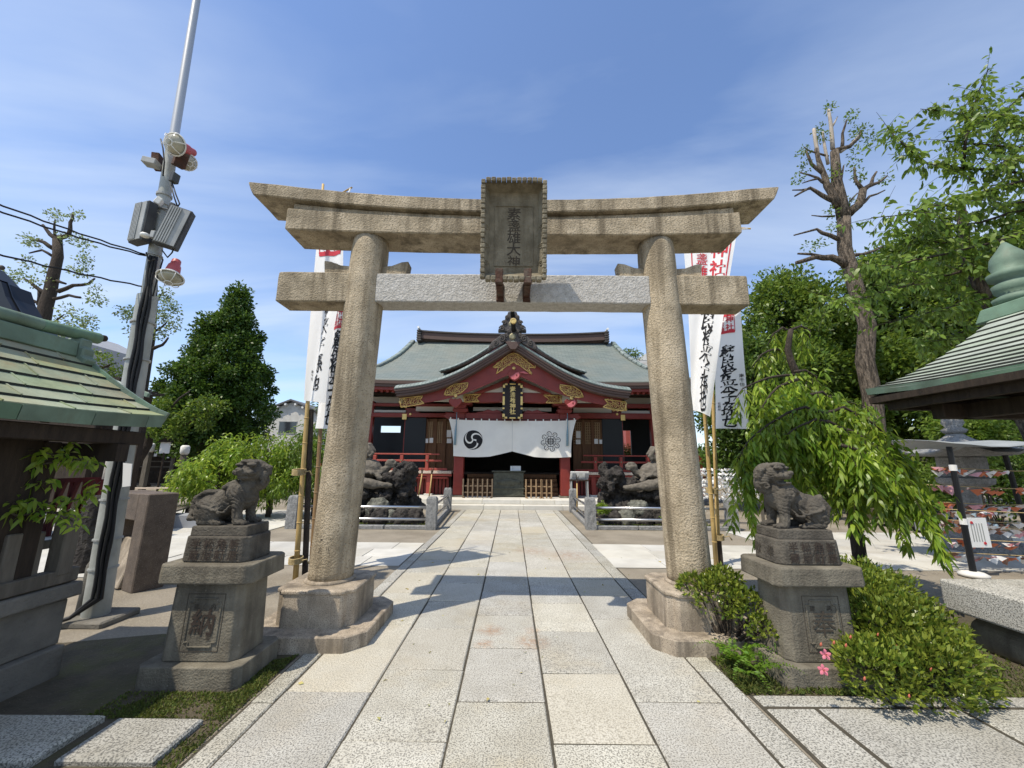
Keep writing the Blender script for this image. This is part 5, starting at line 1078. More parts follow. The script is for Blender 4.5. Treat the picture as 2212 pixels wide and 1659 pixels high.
# pillars, beams, brackets
PY = 15.6
for x, s in ((-2.06, -1), (2.11, 1)):
    mb = MB(); mb.box(x - .19, x + .19, PY - .0, PY + .38, .36, 4.15); mb.build('canopy_pillar', M['redlac'], hall, bevel=.02)
    mb = MB(); mb.box(x - .24, x + .24, PY - .06, PY + .44, .29, .365, (.96, .96)); mb.build('pillar_base', M['pedstone'], hall, bevel=.01)
    for k, (hw, z0, z1) in enumerate(((.30, 3.56, 3.72), (.24, 3.73, 3.86), (.46, 3.87, 3.99))):
        mb = MB(); mb.xz([(x - hw, z1), (x - hw, z0 + .06), (x - hw + .08, z0), (x + hw - .08, z0), (x + hw, z0 + .06), (x + hw, z1)], PY - .12, PY + .5); mb.build('bracket_block', M['redlac'], hall, bevel=.012)
    mb = MB(); P = [(s * .15, 3.56), (s * .62, 3.58), (s * .58, 3.50), (s * .70, 3.46), (s * .60, 3.36), (s * .50, 3.34), (s * .40, 3.25), (s * .15, 3.23)]; mb.xz([(x + a, z) for a, z in P], PY + .04, PY + .34); mb.build('carved_nosing', M['redlac'], hall, bevel=.02)
mb = MB(); mb.box(-1.87, 1.92, PY + .05, PY + .33, 3.23, 3.565); mb.build('head_beam', M['redlac'], hall, bevel=.015)
mb = MB(); P = [(-1.87, 4.30), (-1.0, 4.36), (0, 4.38), (1.0, 4.36), (1.92, 4.30), (1.92, 3.99), (1.2, 3.95), (0, 4.0), (-1.2, 3.95), (-1.87, 3.99)]; mb.xz(P, by, by + .3); mb.build('rainbow_beam', M['redlac'], hall, bevel=.015)
mb = MB(); mb.box(-1.6, 1.65, 16.15, 16.2, 3.72, 3.87); mb.build('plaster_strip', M['plaster'], hall)
for s in (-1, 1):
    mb = MB(); P = [(.45, 3.62), (.62, 3.70), (.8, 3.66), (1.0, 3.72), (1.2, 3.63), (1.45, 3.6), (1.45, 3.565), (.45, 3.565)]; mb.xz([(X0 + s * a, z) for a, z in P], PY + .08, PY + .28); mb.build('carved_frog_leg', M['redlac'], hall, bevel=.012)
# hanging name board
A, B_ = q6(1036, 552, 15.2), q6(1172, 800, 15.2); nb = MB(); nb.box(A.x, B_.x, 15.2, 15.26, B_.z, A.z); o = nb.build('name_board', M['blacklac'], hall, bevel=.01)
for (xa, xb, za, zb) in ((0, .22, 0, .05), (.78, 1, 0, .05), (0, .10, 0, .13), (.90, 1, 0, .13), (.36, .64, 0, .035), (0, .22, .95, 1), (.78, 1, .95, 1), (0, .10, .87, 1), (.90, 1, .87, 1), (.36, .64, .965, 1), (0, .09, .37, .62), (.91, 1, .37, .62), (0, .08, .25, .30), (.92, 1, .25, .30), (0, .08, .69, .74), (.92, 1, .69, .74)):
    f = lambda a: A.x + (B_.x - A.x) * a; g = lambda a: A.z + (B_.z - A.z) * a
    mb = MB(); mb.box(f(xa) - .01, f(xb) + .01, 15.165, 15.205, g(zb), g(za)); mb.build('gilt_corner', M['gold'], o, bevel=.008)
mb = MB(); mb.box(A.x + .10, B_.x - .10, 15.19, 15.198, B_.z + .09, A.z - .09); mb.build('board_field', M['doorwood2'] if 'doorwood2' in M else M['blacklac'], o)
for i, c in enumerate('素盞雄神社'):
    mb = MB(); column(mb, c, lambda x, y: (x, 15.182, y), (A.x + B_.x) / 2, A.z - .235 - .222 * i, .225, .1, offset=.02, jit=.08, seed=i + 2); mb.build('gilt_character', M['gold'], o)
mb = MB(); mb.ell(((A.x + B_.x) / 2, 15.25, A.z + .06), (.16, .1, .13)); mb.build('board_hanger', M['blacklac'], hall, smooth=True)
# curtain with crests
CYC = 15.42
def cur(u, v):                                                                 # u -1..1 across, v 0 top .. 1 bottom
    au = abs(u); hw = 2.52 - .235 * (1 - (1 - v) ** 2.2); top = 3.245 + .05 * au ** 6 - .02 * (1 - au)
    bot = 1.845 - .03 * math.cos(min(1, au / .55) * math.pi) * 0 + (.20 * max(0, 1 - au / .38) ** 1.15) - .035 * math.sin(max(0, (au - .30)) / .7 * math.pi)
    z = top + (bot - top) * v; y = CYC + .030 * math.sin(u * 9 + v * 2) * v + .012 * math.sin(u * 23 + 1) * v + .02 * v
    return Vector((X0 + u * hw, y, z))
mb = MB(); nx, ny = 84, 20; mb.strip([[cur(-1 + 2 * i / nx, j / ny) for i in range(nx + 1)] for j in range(ny + 1)]); curt = mb.build('curtain', M['curtain'], hall, smooth=True)
sm = MB(); sm.strip([[cur(-.003, j / 12) - Vector((0, .004, 0)) for j in range(13)], [cur(.003, j / 12) - Vector((0, .004, 0)) for j in range(13)]]); sm.build('centre_seam', M['seam'] if 'seam' in M else M['greymetal'], curt)
for i in range(17):
    u = -.97 + 1.94 * i / 16; p = cur(u, 0); mb = MB(); mb.box(p.x - .022, p.x + .022, CYC - .012, CYC + .012, p.z - .01, p.z + .065); mb.build('hanging_loop', M['curtain'], curt)
rd = MB(); rd.tube([cur(-1 + 2 * i / 12, 0) + Vector((0, .0, .06)) for i in range(13)], .012, 6); rd.build('curtain_rope', M['ink'], curt)
def on_cur(x, z):
    for _ in range(3): pass
    u = (x - X0) / 2.40; v = (3.24 - z) / 1.4; p = cur(u, v); return Vector((x, p.y - .008, z))
def disc(mb, c, r, fn, n=40, r_in=0):
    if r_in: 
        a = [fn(c[0] + r * math.cos(2 * math.pi * i / n), c[1] + r * math.sin(2 * math.pi * i / n)) for i in range(n + 1)]; b_ = [fn(c[0] + r_in * math.cos(2 * math.pi * i / n), c[1] + r_in * math.sin(2 * math.pi * i / n)) for i in range(n + 1)]; mb.strip([a, b_])
    else: mb.add([fn(*c)] + [fn(c[0] + r * math.cos(2 * math.pi * i / n), c[1] + r * math.sin(2 * math.pi * i / n)) for i in range(n)], [(0, 1 + i, 1 + (i + 1) % n) for i in range(n)])
def ribbon(mb, pts, w, fn):
    L_, R_ = [], []
    for i, p in enumerate(pts):
        a, b_ = pts[max(0, i - 1)], pts[min(len(pts) - 1, i + 1)]; dx, dz = b_[0] - a[0], b_[1] - a[1]; l = math.hypot(dx, dz) or 1; ww = w[i] if isinstance(w, list) else w
        L_.append(fn(p[0] - dz / l * ww, p[1] + dx / l * ww)); R_.append(fn(p[0] + dz / l * ww, p[1] - dx / l * ww))
    mb.strip([L_, R_])
def swirl(name, c, r):                                                         # three-comma swirl
    mb = MB()
    disc(mb, c, r, on_cur); o = mb.build(name, M['ink'], curt)
    w = MB(); fn = lambda x, z: on_cur(x, z) - Vector((0, .006, 0))
    for k in range(3):
        a0 = R(95 + 120 * k); pts, ws = [], []
        for i in range(22):
            t = i / 21; rad = r * (.02 + .97 * t ** .8); a = a0 + .5 - 2.1 * t ** 1.7; pts.append((c[0] + rad * math.cos(a), c[1] + rad * math.sin(a))); ws.append(r * (.065 - .02 * t + .03 * math.sin(math.pi * t) - .04 * max(0, t - .75) / .25))
        ribbon(w, pts, ws, fn)
    w.build('swirl_bands', M['curtain'], o)
swirl('swirl_crest', (-1.505, 2.47), .375)
mb = MB(); c = (1.535, 2.44); r = .375
for k in range(8):                                                             # crest: leaf ring round a latticed disc
    a = 2 * math.pi * k / 8 + .2; p0 = (c[0] + .30 * math.cos(a), c[1] + .30 * math.sin(a)); lobe = []
    for i in range(15):
        t = -2.2 + 4.4 * i / 14; lobe.append((p0[0] + .085 * math.cos(a + t), p0[1] + .085 * math.sin(a + t)))
    ribbon(mb, lobe, .011, on_cur)
    ribbon(mb, [(c[0] + .21 * math.cos(a + .2), c[1] + .21 * math.sin(a + .2)), (c[0] + .34 * math.cos(a), c[1] + .34 * math.sin(a))], .008, on_cur)
disc(mb, c, .215, on_cur, 40, .195); disc(mb, c, .125, on_cur, 30, .105)
for dx in (-.075, 0, .075): ribbon(mb, [(c[0] + dx, c[1] - .19 + abs(dx)), (c[0] + dx, c[1] + .19 - abs(dx))], .010, on_cur)
for dz in (-.06, .0, .06): ribbon(mb, [(c[0] - .18 + abs(dz) * .5, c[1] + dz), (c[0] + .18 - abs(dz) * .5, c[1] + dz)], .010, on_cur)
for k in range(4): a = math.pi / 4 + math.pi / 2 * k; ribbon(mb, [(c[0] + .10 * math.cos(a), c[1] + .10 * math.sin(a)), (c[0] + .20 * math.cos(a), c[1] + .20 * math.sin(a))], .009, on_cur)
mb.build('leaf_crest', M['ink'], curt)
for x in (-2.17, 2.20):
    mb = MB(); mb.tube([(x - .0, CYC - .06, 3.55), (x, CYC - .06, 3.1), (x - .02, CYC - .07, 2.7), (x - .03, CYC - .07, 2.27)], [.014, .018, .045, .05], 8); mb.build('blue_tassel', M['bluecord'], hall, smooth=True)
# platform and steps, each stone its own
pl = thing('stone_platform', (0, 16, 0), 'pale stone platform with two low steps under the shrine hall', 'stone platform')
for z0, z1, y0, y1, hw in ((-.02, .145, 14.18, 14.62, 6.8), (.147, .30, 14.60, 15.3, 6.75)):
    x = -hw
    while x < hw - .1:
        x2 = min(hw, x + rng.uniform(1.2, 1.7)); mb = MB(); mb.box(x + .003, x2 - .003, y0, y1, z0, z1); mb.build('step_stone', M['steps'], pl, bevel=.012); x = x2
mb = MB(); mb.box(-6.8, 6.8, 15.3, 26, -.02, .296); mb.build('platform_top', M['steps'], pl)
# hall front: doors, panels, beams, dark inside
WYF = 17.5
def wbox(name, x0, y0, x1, y1, m, Y=WYF, th=.08, bev=.01, parent=None):
    a, b_ = q6(x0, y0, Y), q6(x1, y1, Y); mb = MB(); mb.box(min(a.x, b_.x), max(a.x, b_.x), Y, Y + th, min(a.z, b_.z), max(a.z, b_.z)); return mb.build(name, M[m], parent or hall, bevel=bev)
for s in (-1, 1):
    m = lambda x: x if s < 0 else 2222 - x
    def wb(n_, x0, y0, x1, y1, mm, Y=WYF, th=.08, parent=None): return wbox(n_, m(x0), y0 + (7 if s > 0 else 0), m(x1), y1 + (7 if s > 0 else 0), mm, Y, th, parent=parent)
    wb('black_shutter', 352, 790, 478, 1190, 'blacklac'); wb('beam', 100, 757, 690, 790, 'redlac', WYF - .1, .25); wb('corner_pillar', 350, 725, 420, 1190, 'redlac', WYF + .1, .3)
    wb('plaster_strip', 425, 712, 690, 750, 'plaster', WYF + .05); wb('plaster_strip', 105, 738, 352, 757, 'plaster', WYF + .05); wb('beam', 100, 690, 700, 714, 'redlac', WYF - .05, .3); wb('plaster_strip', 100, 645, 330, 690, 'plaster', WYF + .3)
    dr = wb('lattice_door', 478, 800, 690, 1190, 'doorwood', WYF + .1, .06)
    for i in range(14): wb('muntin', 492 + i * 14, 820, 495 + i * 14, 972, 'wood', WYF + .06, .03, dr)
    for j in range(9): wb('muntin', 490, 820 + j * 18, 690, 823 + j * 18, 'wood', WYF + .055, .03, dr)
    for i in range(3): wb('door_stile', 482 + i * 66, 800, 492 + i * 66, 1190, 'doorwood', WYF + .04, .05, dr)
    for x_, y_, w_, h_ in ((490, 940, 20, 30), (520, 935, 24, 35), (642, 880, 30, 50), (642, 940, 32, 32)): wb('paper_slip', x_, y_, x_ + w_, y_ + h_, 'paper', WYF + .03, .01)
    p = q6(m(385), 768, WYF - .12); mb = MB(); mb.lathe([(0, .03), (.04, .03), (.06, 0)], 14, p, Matrix.Rotation(R(90), 3, 'X')); mb.build('gilt_boss', M['gold'], hall)
    wb('gilt_end', 328, 765, 358, 806, 'gold', WYF - .12, .02)
# dark room behind
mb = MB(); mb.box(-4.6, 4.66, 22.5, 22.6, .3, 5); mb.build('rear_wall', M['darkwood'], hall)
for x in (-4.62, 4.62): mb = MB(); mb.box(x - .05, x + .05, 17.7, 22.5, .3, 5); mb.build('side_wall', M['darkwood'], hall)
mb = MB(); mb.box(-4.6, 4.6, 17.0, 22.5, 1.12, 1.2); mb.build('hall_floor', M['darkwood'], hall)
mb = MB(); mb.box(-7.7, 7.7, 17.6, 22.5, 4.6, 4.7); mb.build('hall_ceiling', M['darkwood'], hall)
for k in range(5): mb = MB(); mb.box(-1.85, 1.9, 16.2 + .17 * k, 17.1, .3 + .17 * k, .46 + .17 * k); mb.build('wooden_step', M['doorwood'], hall, bevel=.01)
# wings: open galleries with a window-like gap to the garden behind
for s, gx0, gx1, gz0, gz1 in ((-1, -6.55, -5.55, 3.05, 3.38), (1, 4.9, 5.95, 2.0, 3.25)):
    a, b_ = (-8.0, -4.66) if s < 0 else (4.66, 8.0); Y = 19.6
    for nm, x0, x1, z0, z1 in (('wing_wall', a, gx0, .3, 4.6), ('wing_wall', gx1, b_, .3, 4.6), ('wing_wall', gx0, gx1, .3, gz0), ('wing_wall', gx0, gx1, gz1, 4.6)): mb = MB(); mb.box(x0, x1, Y, Y + .1, z0, z1); mb.build(nm, M['blacklac'], hall)
    for x in (s * 6.35, s * 7.85): mb = MB(); mb.box(x - .12, x + .12, 17.5, 17.74, .3, 4.3); mb.build('wing_pillar', M['redlac'], hall, bevel=.01)
    mb = MB(); mb.box(min(s * 4.6, s * 8), max(s * 4.6, s * 8), 16.9, 19.6, 1.05, 1.13); mb.build('gallery_floor', M['darkwood'], hall)
# raised veranda with red railing on both sides
YV = 16.35
def vz(y): return q6(700, y, YV).z
for s in (-1, 1):
    xi, xo = s * 2.42, s * 7.9; lo, hi = min(xi, xo), max(xi, xo); rt = M['redlac_sunlit'] if s < 0 else M['redlac']
    n_ = 14
    for i in range(n_):
        mb = MB(); a = lo + (hi - lo) * i / n_; mb.box(a + .004, a + (hi - lo) / n_ - .004, YV - .12, YV + .75, vz(1186), vz(1168)); mb.build('deck_board', M['plaster2'] if 'plaster2' in M else M['plaster'], hall, bevel=.006)
    mb = MB(); mb.box(lo, hi, YV - .02, YV + .14, vz(1205), vz(1187)); mb.build('deck_beam', rt, hall, bevel=.008)
    top_in = s * 2.95
    for nm, za, zb, xin in (('hand_rail', 1056, 1046, top_in), ('middle_rail', 1103, 1090, s * 2.85), ('bottom_rail', 1165, 1148, s * 2.62)):
        mb = MB(); mb.box(min(xin, xo), max(xin, xo), YV - .03, YV + .05, vz(za), vz(zb)); mb.build(nm, rt, hall, bevel=.01)
    for x in (s * 3.45, s * 4.5, s * 5.6, s * 6.7, s * 7.75): mb = MB(); mb.box(x - .065, x + .065, YV - .045, YV + .085, vz(1168), vz(1060)); mb.build('rail_post', rt, hall, bevel=.01); mb = MB(); mb.lathe([(0, .03), (.025, .028), (.035, 0)], 10, (x, YV - .05, vz(1096)), Matrix.Rotation(R(90), 3, 'X')); mb.build('rail_boss', M['goldgrey'], hall)
    for x in (s * 3.35, s * 4.8, s * 6.3, s * 7.7): mb = MB(); mb.box(x - .09, x + .09, YV + .0, YV + .18, .30, vz(1200)); mb.build('veranda_post', rt, hall, bevel=.01); mb = MB(); mb.box(x - .16, x + .16, YV - .08, YV + .26, .29, .36); mb.build('post_base', M['steps'], hall, bevel=.01)
    mb = MB(); mb.box(min(s * 2.6, s * 7.8), max(s * 2.6, s * 7.8), YV + .05, YV + .10, vz(1222), vz(1212)); mb.build('lower_rail', rt, hall)
    for i in range(34):
        x = s * (2.65 + .15 * i); mb = MB(); mb.box(x - .055, x + .055, YV + .42, YV + .45, .30, vz(1215)); mb.build('skirting_board', M['redlac'], hall, bevel=.004)
    mb = MB(); mb.box(min(s * 2.5, s * 7.9), max(s * 2.5, s * 7.9), YV + .5, YV + .55, .3, 1.1); mb.build('skirting_back', M['darkwood'], hall)
# offertory box, lattice barriers, notice, leaflet desk, brooms
a, b_ = q6(960, 1165, 15.75), q6(1190, 1345, 15.75)
ob = thing('offertory_box', ((a.x + b_.x) / 2, 16, .3), 'dark greenish offertory box standing between the two lattice barriers', 'offertory box')
mb = MB(); mb.box(a.x + .05, b_.x - .05, 15.75, 16.4, .3, a.z - .05); mb.build('box_body', M['bronze'], ob, bevel=.02)
mb = MB(); mb.box(a.x - .02, b_.x + .02, 15.7, 16.45, a.z - .05, a.z); mb.build('box_top', M['bronze'], ob, bevel=.01)
for z in (.60, .34): mb = MB(); mb.box(a.x, b_.x, 15.72, 16.42, z, z + .05); mb.build('box_band', M['bronze'], ob, bevel=.008)
mb = MB(); mb.ell(((a.x + b_.x) / 2, 15.75, .86), (.5, .03, .13)); rough(mb.build('box_carving', M['bronze'], ob, smooth=True), .03, 9)
p0, p1 = q6(1090, 1132, 15.9), q6(1164, 1166, 15.9)
nt_ = thing('notice_card', (p0.x, 15.9, p1.z), 'white folded notice card standing on the offertory box', 'notice card')
mb = MB(); mb.obox(((p0.x + p1.x) / 2 + .03, 15.95, (p0.z + p1.z) / 2), ((p1.x - p0.x) / 2 - .05, .0, 0), (0, .004, 0), (0, .02, (p0.z - p1.z) / 2)); mb.build('sheet', M['paper'], nt_); mb = MB(); mb.obox((p0.x + .03, 15.93, (p0.z + p1.z) / 2), (.045, -.02, 0), (.002, .004, 0), (0, .01, (p0.z - p1.z) / 2)); mb.build('side_sheet', M['paper'], nt_)
tl = MB()
for k in range(3): tl.box(p0.x + .12, p1.x - .06, 15.936, 15.938, p1.z + .05 + .05 * k, p1.z + .065 + .05 * k)
for (x0, x1, y0, y1, lab) in ((750, 966, 1222, 1345, 'greyish wooden lattice barrier left of the offertory box'), (1190, 1312, 1226, 1352, 'bare wooden lattice barrier directly right of the offertory box'), (1300, 1384, 1228, 1354, 'short bare wooden lattice barrier beside the right red pillar')):
    Y = 15.3; A_, E_ = q6(x0, y0, Y), q6(x1, y1, Y); g = thing('lattice_barrier', ((A_.x + E_.x) / 2, Y, .3), lab, 'barrier', 'wooden barriers across the hall entrance'); n_ = max(3, round((x1 - x0) / 31)); mw_ = M['wood'] if x0 > 1000 else M['greywood2']
    E_.z = .30
    for i in range(n_):
        x = A_.x + .04 + (E_.x - A_.x - .08) * i / (n_ - 1); mb = MB(); mb.box(x - .026, x + .026, Y - .02, Y + .02, E_.z, A_.z); mb.build('slat', mw_, g, bevel=.006)
    for f in (.28, .62): mb = MB(); z = E_.z + (A_.z - E_.z) * f; mb.box(A_.x, E_.x, Y + .021, Y + .05, z - .022, z + .022); mb.build('rail', mw_, g, bevel=.004)
    for x in (A_.x + .08, E_.x - .08): mb = MB(); mb.box(x - .03, x + .03, Y - .16, Y + .16, .296, .345); mb.build('foot', mw_, g, bevel=.006)
A_, E_ = q6(1510, 1172, 15.2), q6(1640, 1228, 15.2); dk = thing('leaflet_desk', ((A_.x + E_.x) / 2, 15.4, .3), 'small desk with a tilted board of leaflets beside the right red pillar', 'desk')
mb = MB(); mb.obox(((A_.x + E_.x) / 2, 15.3, (A_.z + E_.z) / 2), ((E_.x - A_.x) / 2, 0, 0), (0, .012, .006), (0, -.1, (A_.z - E_.z) / 2)); bd = mb.build('display_board', M['paper'], dk)
for k in range(3): mb = MB(); x = A_.x + .09 + .24 * k; mb.obox((x + .06, 15.275 + .0, (A_.z + E_.z) / 2 - .01), (.07, 0, 0), (0, .004, .002), (0, -.05, .09)); mb.build('leaflet', M[('greywall', 'housewall', 'greywall')[k]], bd)
mb = MB(); mb.box(A_.x, E_.x, 15.25, 15.65, E_.z - .06, E_.z - .02); mb.build('desk_top', M['darkwood'], dk)
for x in (A_.x + .04, E_.x - .04):
    for y in (15.28, 15.6): mb = MB(); mb.box(x - .02, x + .02, y - .02, y + .02, .3, E_.z - .06); mb.build('leg', M['greymetal'], dk)
def broom(x0, y0, x1, y1, Y, lab, z0=.0):
    a, b_ = pt((1400 + x0 / 1.7839) / 1.8228, (1200 + y0 / 1.7839) / 1.8228, Y), pt((1400 + x1 / 1.7839) / 1.8228, (1200 + y1 / 1.7839) / 1.8228, Y); b_.y += .15
    g = thing('bamboo_broom', (a.x, Y, max(0, a.z)), lab, 'broom', 'bamboo brooms leaning by the hall steps'); h = a + (b_ - a) * .80
    mb = MB(); mb.tube([a, (a + h) / 2 + Vector((.008, 0, 0)), h], [.022, .024, .02], 8); mb.build('handle', M['bamboo'], g, smooth=True); tw = MB()
    for k in range(14): d = Vector((rng.uniform(-.07, .07), rng.uniform(-.05, .05), 0)); tw.tube([h - (b_ - a) * .06, h + (b_ - h) * .5 + d * .5, b_ + d + Vector((0, 0, rng.uniform(-.06, .05)))], [.009, .006, .003], 4)
    tw.build('twig_bundle', M['bark_dark'], g); return g
broom(442, 1340, 466, 1150, 14.0, 'left of two upturned bamboo brooms by the left rock mound'); broom(514, 1368, 534, 1148, 13.7, 'right of two upturned bamboo brooms by the left rock mound'); broom(1556, 1480, 1560, 1200, 13.0, 'bamboo broom standing behind the right stone fence post')
# ================================================================== STONE POST FENCES AND ROCK MOUNDS
def rail_fence(label, posts, runs):
    g = thing('rail_fence', (posts[0][0], posts[0][1], 0), label, 'fence', 'stone post fences round the rock mounds')
    for x, y in posts:
        mb = MB(); w = .125; mb.box(x - w, x + w, y - w, y + w, -.02, .70, (.96, .96)); mb.box(x - w * .96, x + w * .96, y - w * .96, y + w * .96, .70, .755, (.78, .78))
        o = mb.build('post', M['fencestone'], g, bevel=.02, seg=2)
        me = o.data; bm = bmesh.new(); bm.from_mesh(me); bmesh.ops.subdivide_edges(bm, edges=bm.edges[:], cuts=5, use_grid_fill=True)
        for v in bm.verts: v.co += noise.noise_vector((v.co + Vector((x, y, 0))) * 11) * .016
        bm.to_mesh(me); bm.free()
    for a, b in runs:
        for z in (.50, .22):
            A, B = Vector((*a, z)), Vector((*b, z)); mb = MB(); mb.tube([A, B], .032, 10); mb.build('rail', M['steel'], g, smooth=True)
        d = (Vector((*b, 0)) - Vector((*a, 0))); n = max(2, int(d.length / 1.1))
        for i in range(n):
            p, q = Vector((*a, .03)) + d * ((i + .01) / n), Vector((*a, .03)) + d * ((i + .99) / n); mb = MB(); mb.bar(p, q, .16, .10); rough(mb.build('kerb_stone', M['fencestone'], g, bevel=.015), .004, 8)
rail_fence('stone post and steel rail fence round the left rock mound', [(-1.93, 10.0), (-2.12, 13.6), (-5.30, 10.0)], [((-1.93, 10.0), (-5.30, 10.0)), ((-1.93, 10.0), (-2.12, 13.6))])
rail_fence('stone post and steel rail fence round the right rock mound', [(1.98, 10.2), (2.10, 13.75), (5.5, 10.2)], [((1.98, 10.2), (5.5, 10.2)), ((1.98, 10.2), (2.10, 13.75))])
moss_patch([(-5.2, 10.15), (-2.1, 10.15), (-2.2, 12), (-5.2, 12)], 3500, .05, .022, M['moss']); moss_patch([(2.1, 10.35), (5.4, 10.35), (5.4, 12), (2.2, 12)], 3500, .05, .022, M['moss'])
def mound(cx, cy, s, label):
    """s=+1: the gap side is +X (left mound)"""
    g = thing('rock_mound', (cx, cy, 0), label, 'rock mound', 'rock mounds in front of the hall'); r = random.Random(31 if s > 0 else 8)
    mb = MB(); W_ = lambda x, y, z: (cx + x * s, cy + y, z)
    mb.ell(W_(0, .3, .30), (1.15, .85, .5), nu=16, nv=10); mb.ell(W_(-.2, .2, .75), (.95, .65, .50), nu=16, nv=10)
    for k in range(95):                                                        # knobs of lava piled up
        a = r.uniform(0, 6.28); q = r.uniform(.55, 1.08); z = r.uniform(.0, 1.15); sh = 1.25 - .42 * z
        mb.ell(W_(math.cos(a) * sh * q, .25 + math.sin(a) * .85 * q * (1.1 - .3 * z), z), (r.uniform(.10, .26), r.uniform(.10, .24), r.uniform(.10, .30)), Matrix.Rotation(r.uniform(-.8, .8), 3, 'X'), 8, 6)
    for k in range(22): z = r.uniform(.7, 1.45); mb.ell(W_(.72 + r.uniform(-.25, .28) + (.1 if z > 1 else 0), -.25 + r.uniform(-.2, .3), z), (r.uniform(.10, .2), r.uniform(.1, .2), r.uniform(.12, .24)), None, 8, 6)   # the pinnacle
    remeshed(mb, 'lava', M['lava'], g, .034, 0, .075, 6.5, bump2=.075)
    for k in range(9):                                                         # paler and separate boulders round the foot
        x = -1.1 + 2.35 * k / 8 + r.uniform(-.08, .08); mb = MB(); rr = r.uniform(.13, .24); mb.ell(W_(x, -.72 + r.uniform(-.08, .1), rr * .55), (rr * 1.15, rr, rr * 1.25), Matrix.Rotation(r.uniform(-.5, .5), 3, 'Y'), 14, 9)
        remeshed(mb, 'boulder', M['palerock' if k == 6 else 'lava'], g, .035, 1, .045, 7, bump2=.03)
    mb = MB(); mb.ell(W_(.30, -.66, .36), (.34, .2, .30), None, 14, 10); remeshed(mb, 'pale_boulder', M['palerock'], g, .035, 1, .05, 6, bump2=.04)
    lg = MB(); lg.tube([W_(.62, -.5, .93), W_(.2, -.62, .98), W_(-.3, -.62, 1.04), W_(-.9, -.5, .98)], [.06, .12, .16, .17], 12); remeshed(lg, 'driftwood_rock', M['sculpt'], g, .03, 1, .03, 5, bump2=.02)
    return g
mound(-3.85, 11.55, 1, 'dark lava rock mound behind the left pillar carrying a turtle sculpture'); mound(3.75, 11.75, -1, 'dark lava rock mound behind the right pillar carrying a turtle sculpture')
def turtle(cx, cy, cz, s, label):
    g = thing('turtle_sculpture', (cx, cy, cz), label, 'sculpture', 'stone turtle sculptures on rock mounds'); V = lambda x, y, z: (cx + x * s, cy + y, cz + z); b = MB()
    b.ell(V(0, 0, .26), (.40, .32, .28), None, 20, 12); b.ell(V(0, 0, .18), (.46, .37, .11), None, 20, 10); b.ell(V(-.02, 0, .50), (.10, .09, .10))
    for k in range(10): a = 2 * math.pi * k / 10; b.tube([V(.42 * math.cos(a), .34 * math.sin(a), .22), V(.50 * math.cos(a + .15), .40 * math.sin(a + .15), .16), V(.46 * math.cos(a + .4), .37 * math.sin(a + .4), .13)], [.03, .05, .02], 6)
    b.tube([V(.34, 0, .18), V(.52, -.04, .26), V(.60, -.06, .36)], [.13, .11, .10], 10); b.ell(V(.62, -.06, .41), (.15, .12, .11)); b.ell(V(.74, -.07, .40), (.09, .075, .05)); b.ell(V(.72, -.07, .33), (.08, .07, .03)); b.ell(V(.64, -.06, .50), (.13, .11, .045)); b.ell(V(.78, -.07, .45), (.05, .05, .03))
    for x in (.34, -.30):
        for y in (-.26, .26): b.tube([V(x, y, .15), V(x + .08, y * 1.15, .04), V(x + .16, y * 1.2, .0)], [.09, .08, .06], 8)
    for k in range(4):                                                         # flowing plume of tail
        o = (k - 1.5) * .055; b.tube([V(-.30, o, .30), V(-.22, o, .52), V(-.04, o * 1.2, .66 - .02 * k), V(.06, o * 1.3, .78), V(-.04, o * 1.3, .90 + .015 * k), V(-.26, o * 1.2, .93), V(-.50, o, .84 + .02 * k), V(-.66, o, .86)], [.06, .065, .075, .085, .08, .07, .055, .03], 8)
    b.tube([V(.04, -.12, .80), V(.14, -.13, .70), V(.08, -.13, .62), V(-.0, -.13, .68)], [.05, .055, .05, .03], 8)
    remeshed(b, 'body', M['sculpt'], g, .020, 1, .012, 9, bump2=.008); return g
turtle(-4.05, 11.35, 1.12, 1, 'brown stone turtle with flowing tail on the left rock mound'); turtle(4.10, 11.55, 1.10, -1, 'brown stone turtle with flowing tail on the right rock mound')
def shrub(name, c, r, n, L, W, m, label, cat='shrub', group=None, flat=.8, stem=True, **k):
    g = thing(name, (c[0], c[1], max(0, c[2] - r)), label, cat, group); cs = []; rs = []
    for i in range(int(22)): d = Vector((nrg.normal(), nrg.normal(), nrg.normal() * .7)).normalized() * r * .7 * nrg.uniform(.3, 1); cs.append((c[0] + d.x, c[1] + d.y, c[2] + d.z)); rs.append(r * .42)
    foliage('foliage', cs, rs, n // 22, L, W, m, g, kind='stuff', **k)
    if stem:
        mb = MB()
        for i in range(5): a = 2 * math.pi * i / 5; mb.tube([(c[0] + .02 * math.cos(a), c[1] + .02 * math.sin(a), 0), (c[0] + r * .3 * math.cos(a), c[1] + r * .3 * math.sin(a), c[2])], [.02, .008], 5)
        mb.build('stems', M['bark_dark'], g)
    return g
shrub('small_shrub', (2.42, 10.75, .42), .20, 900, .06, .02, M['l_bright'], 'small bright yellow-green shrub by the right fence post', stem=False); shrub('small_shrub', (4.05, 10.7, .25), .18, 500, .07, .025, M['l_bright'], 'small bright fern-like plant at the foot of the right rock mound', stem=False); shrub('small_shrub', (-4.3, 10.6, .3), .2, 500, .07, .025, M['l_mid'], 'small green plant at the foot of the left rock mound', stem=False)

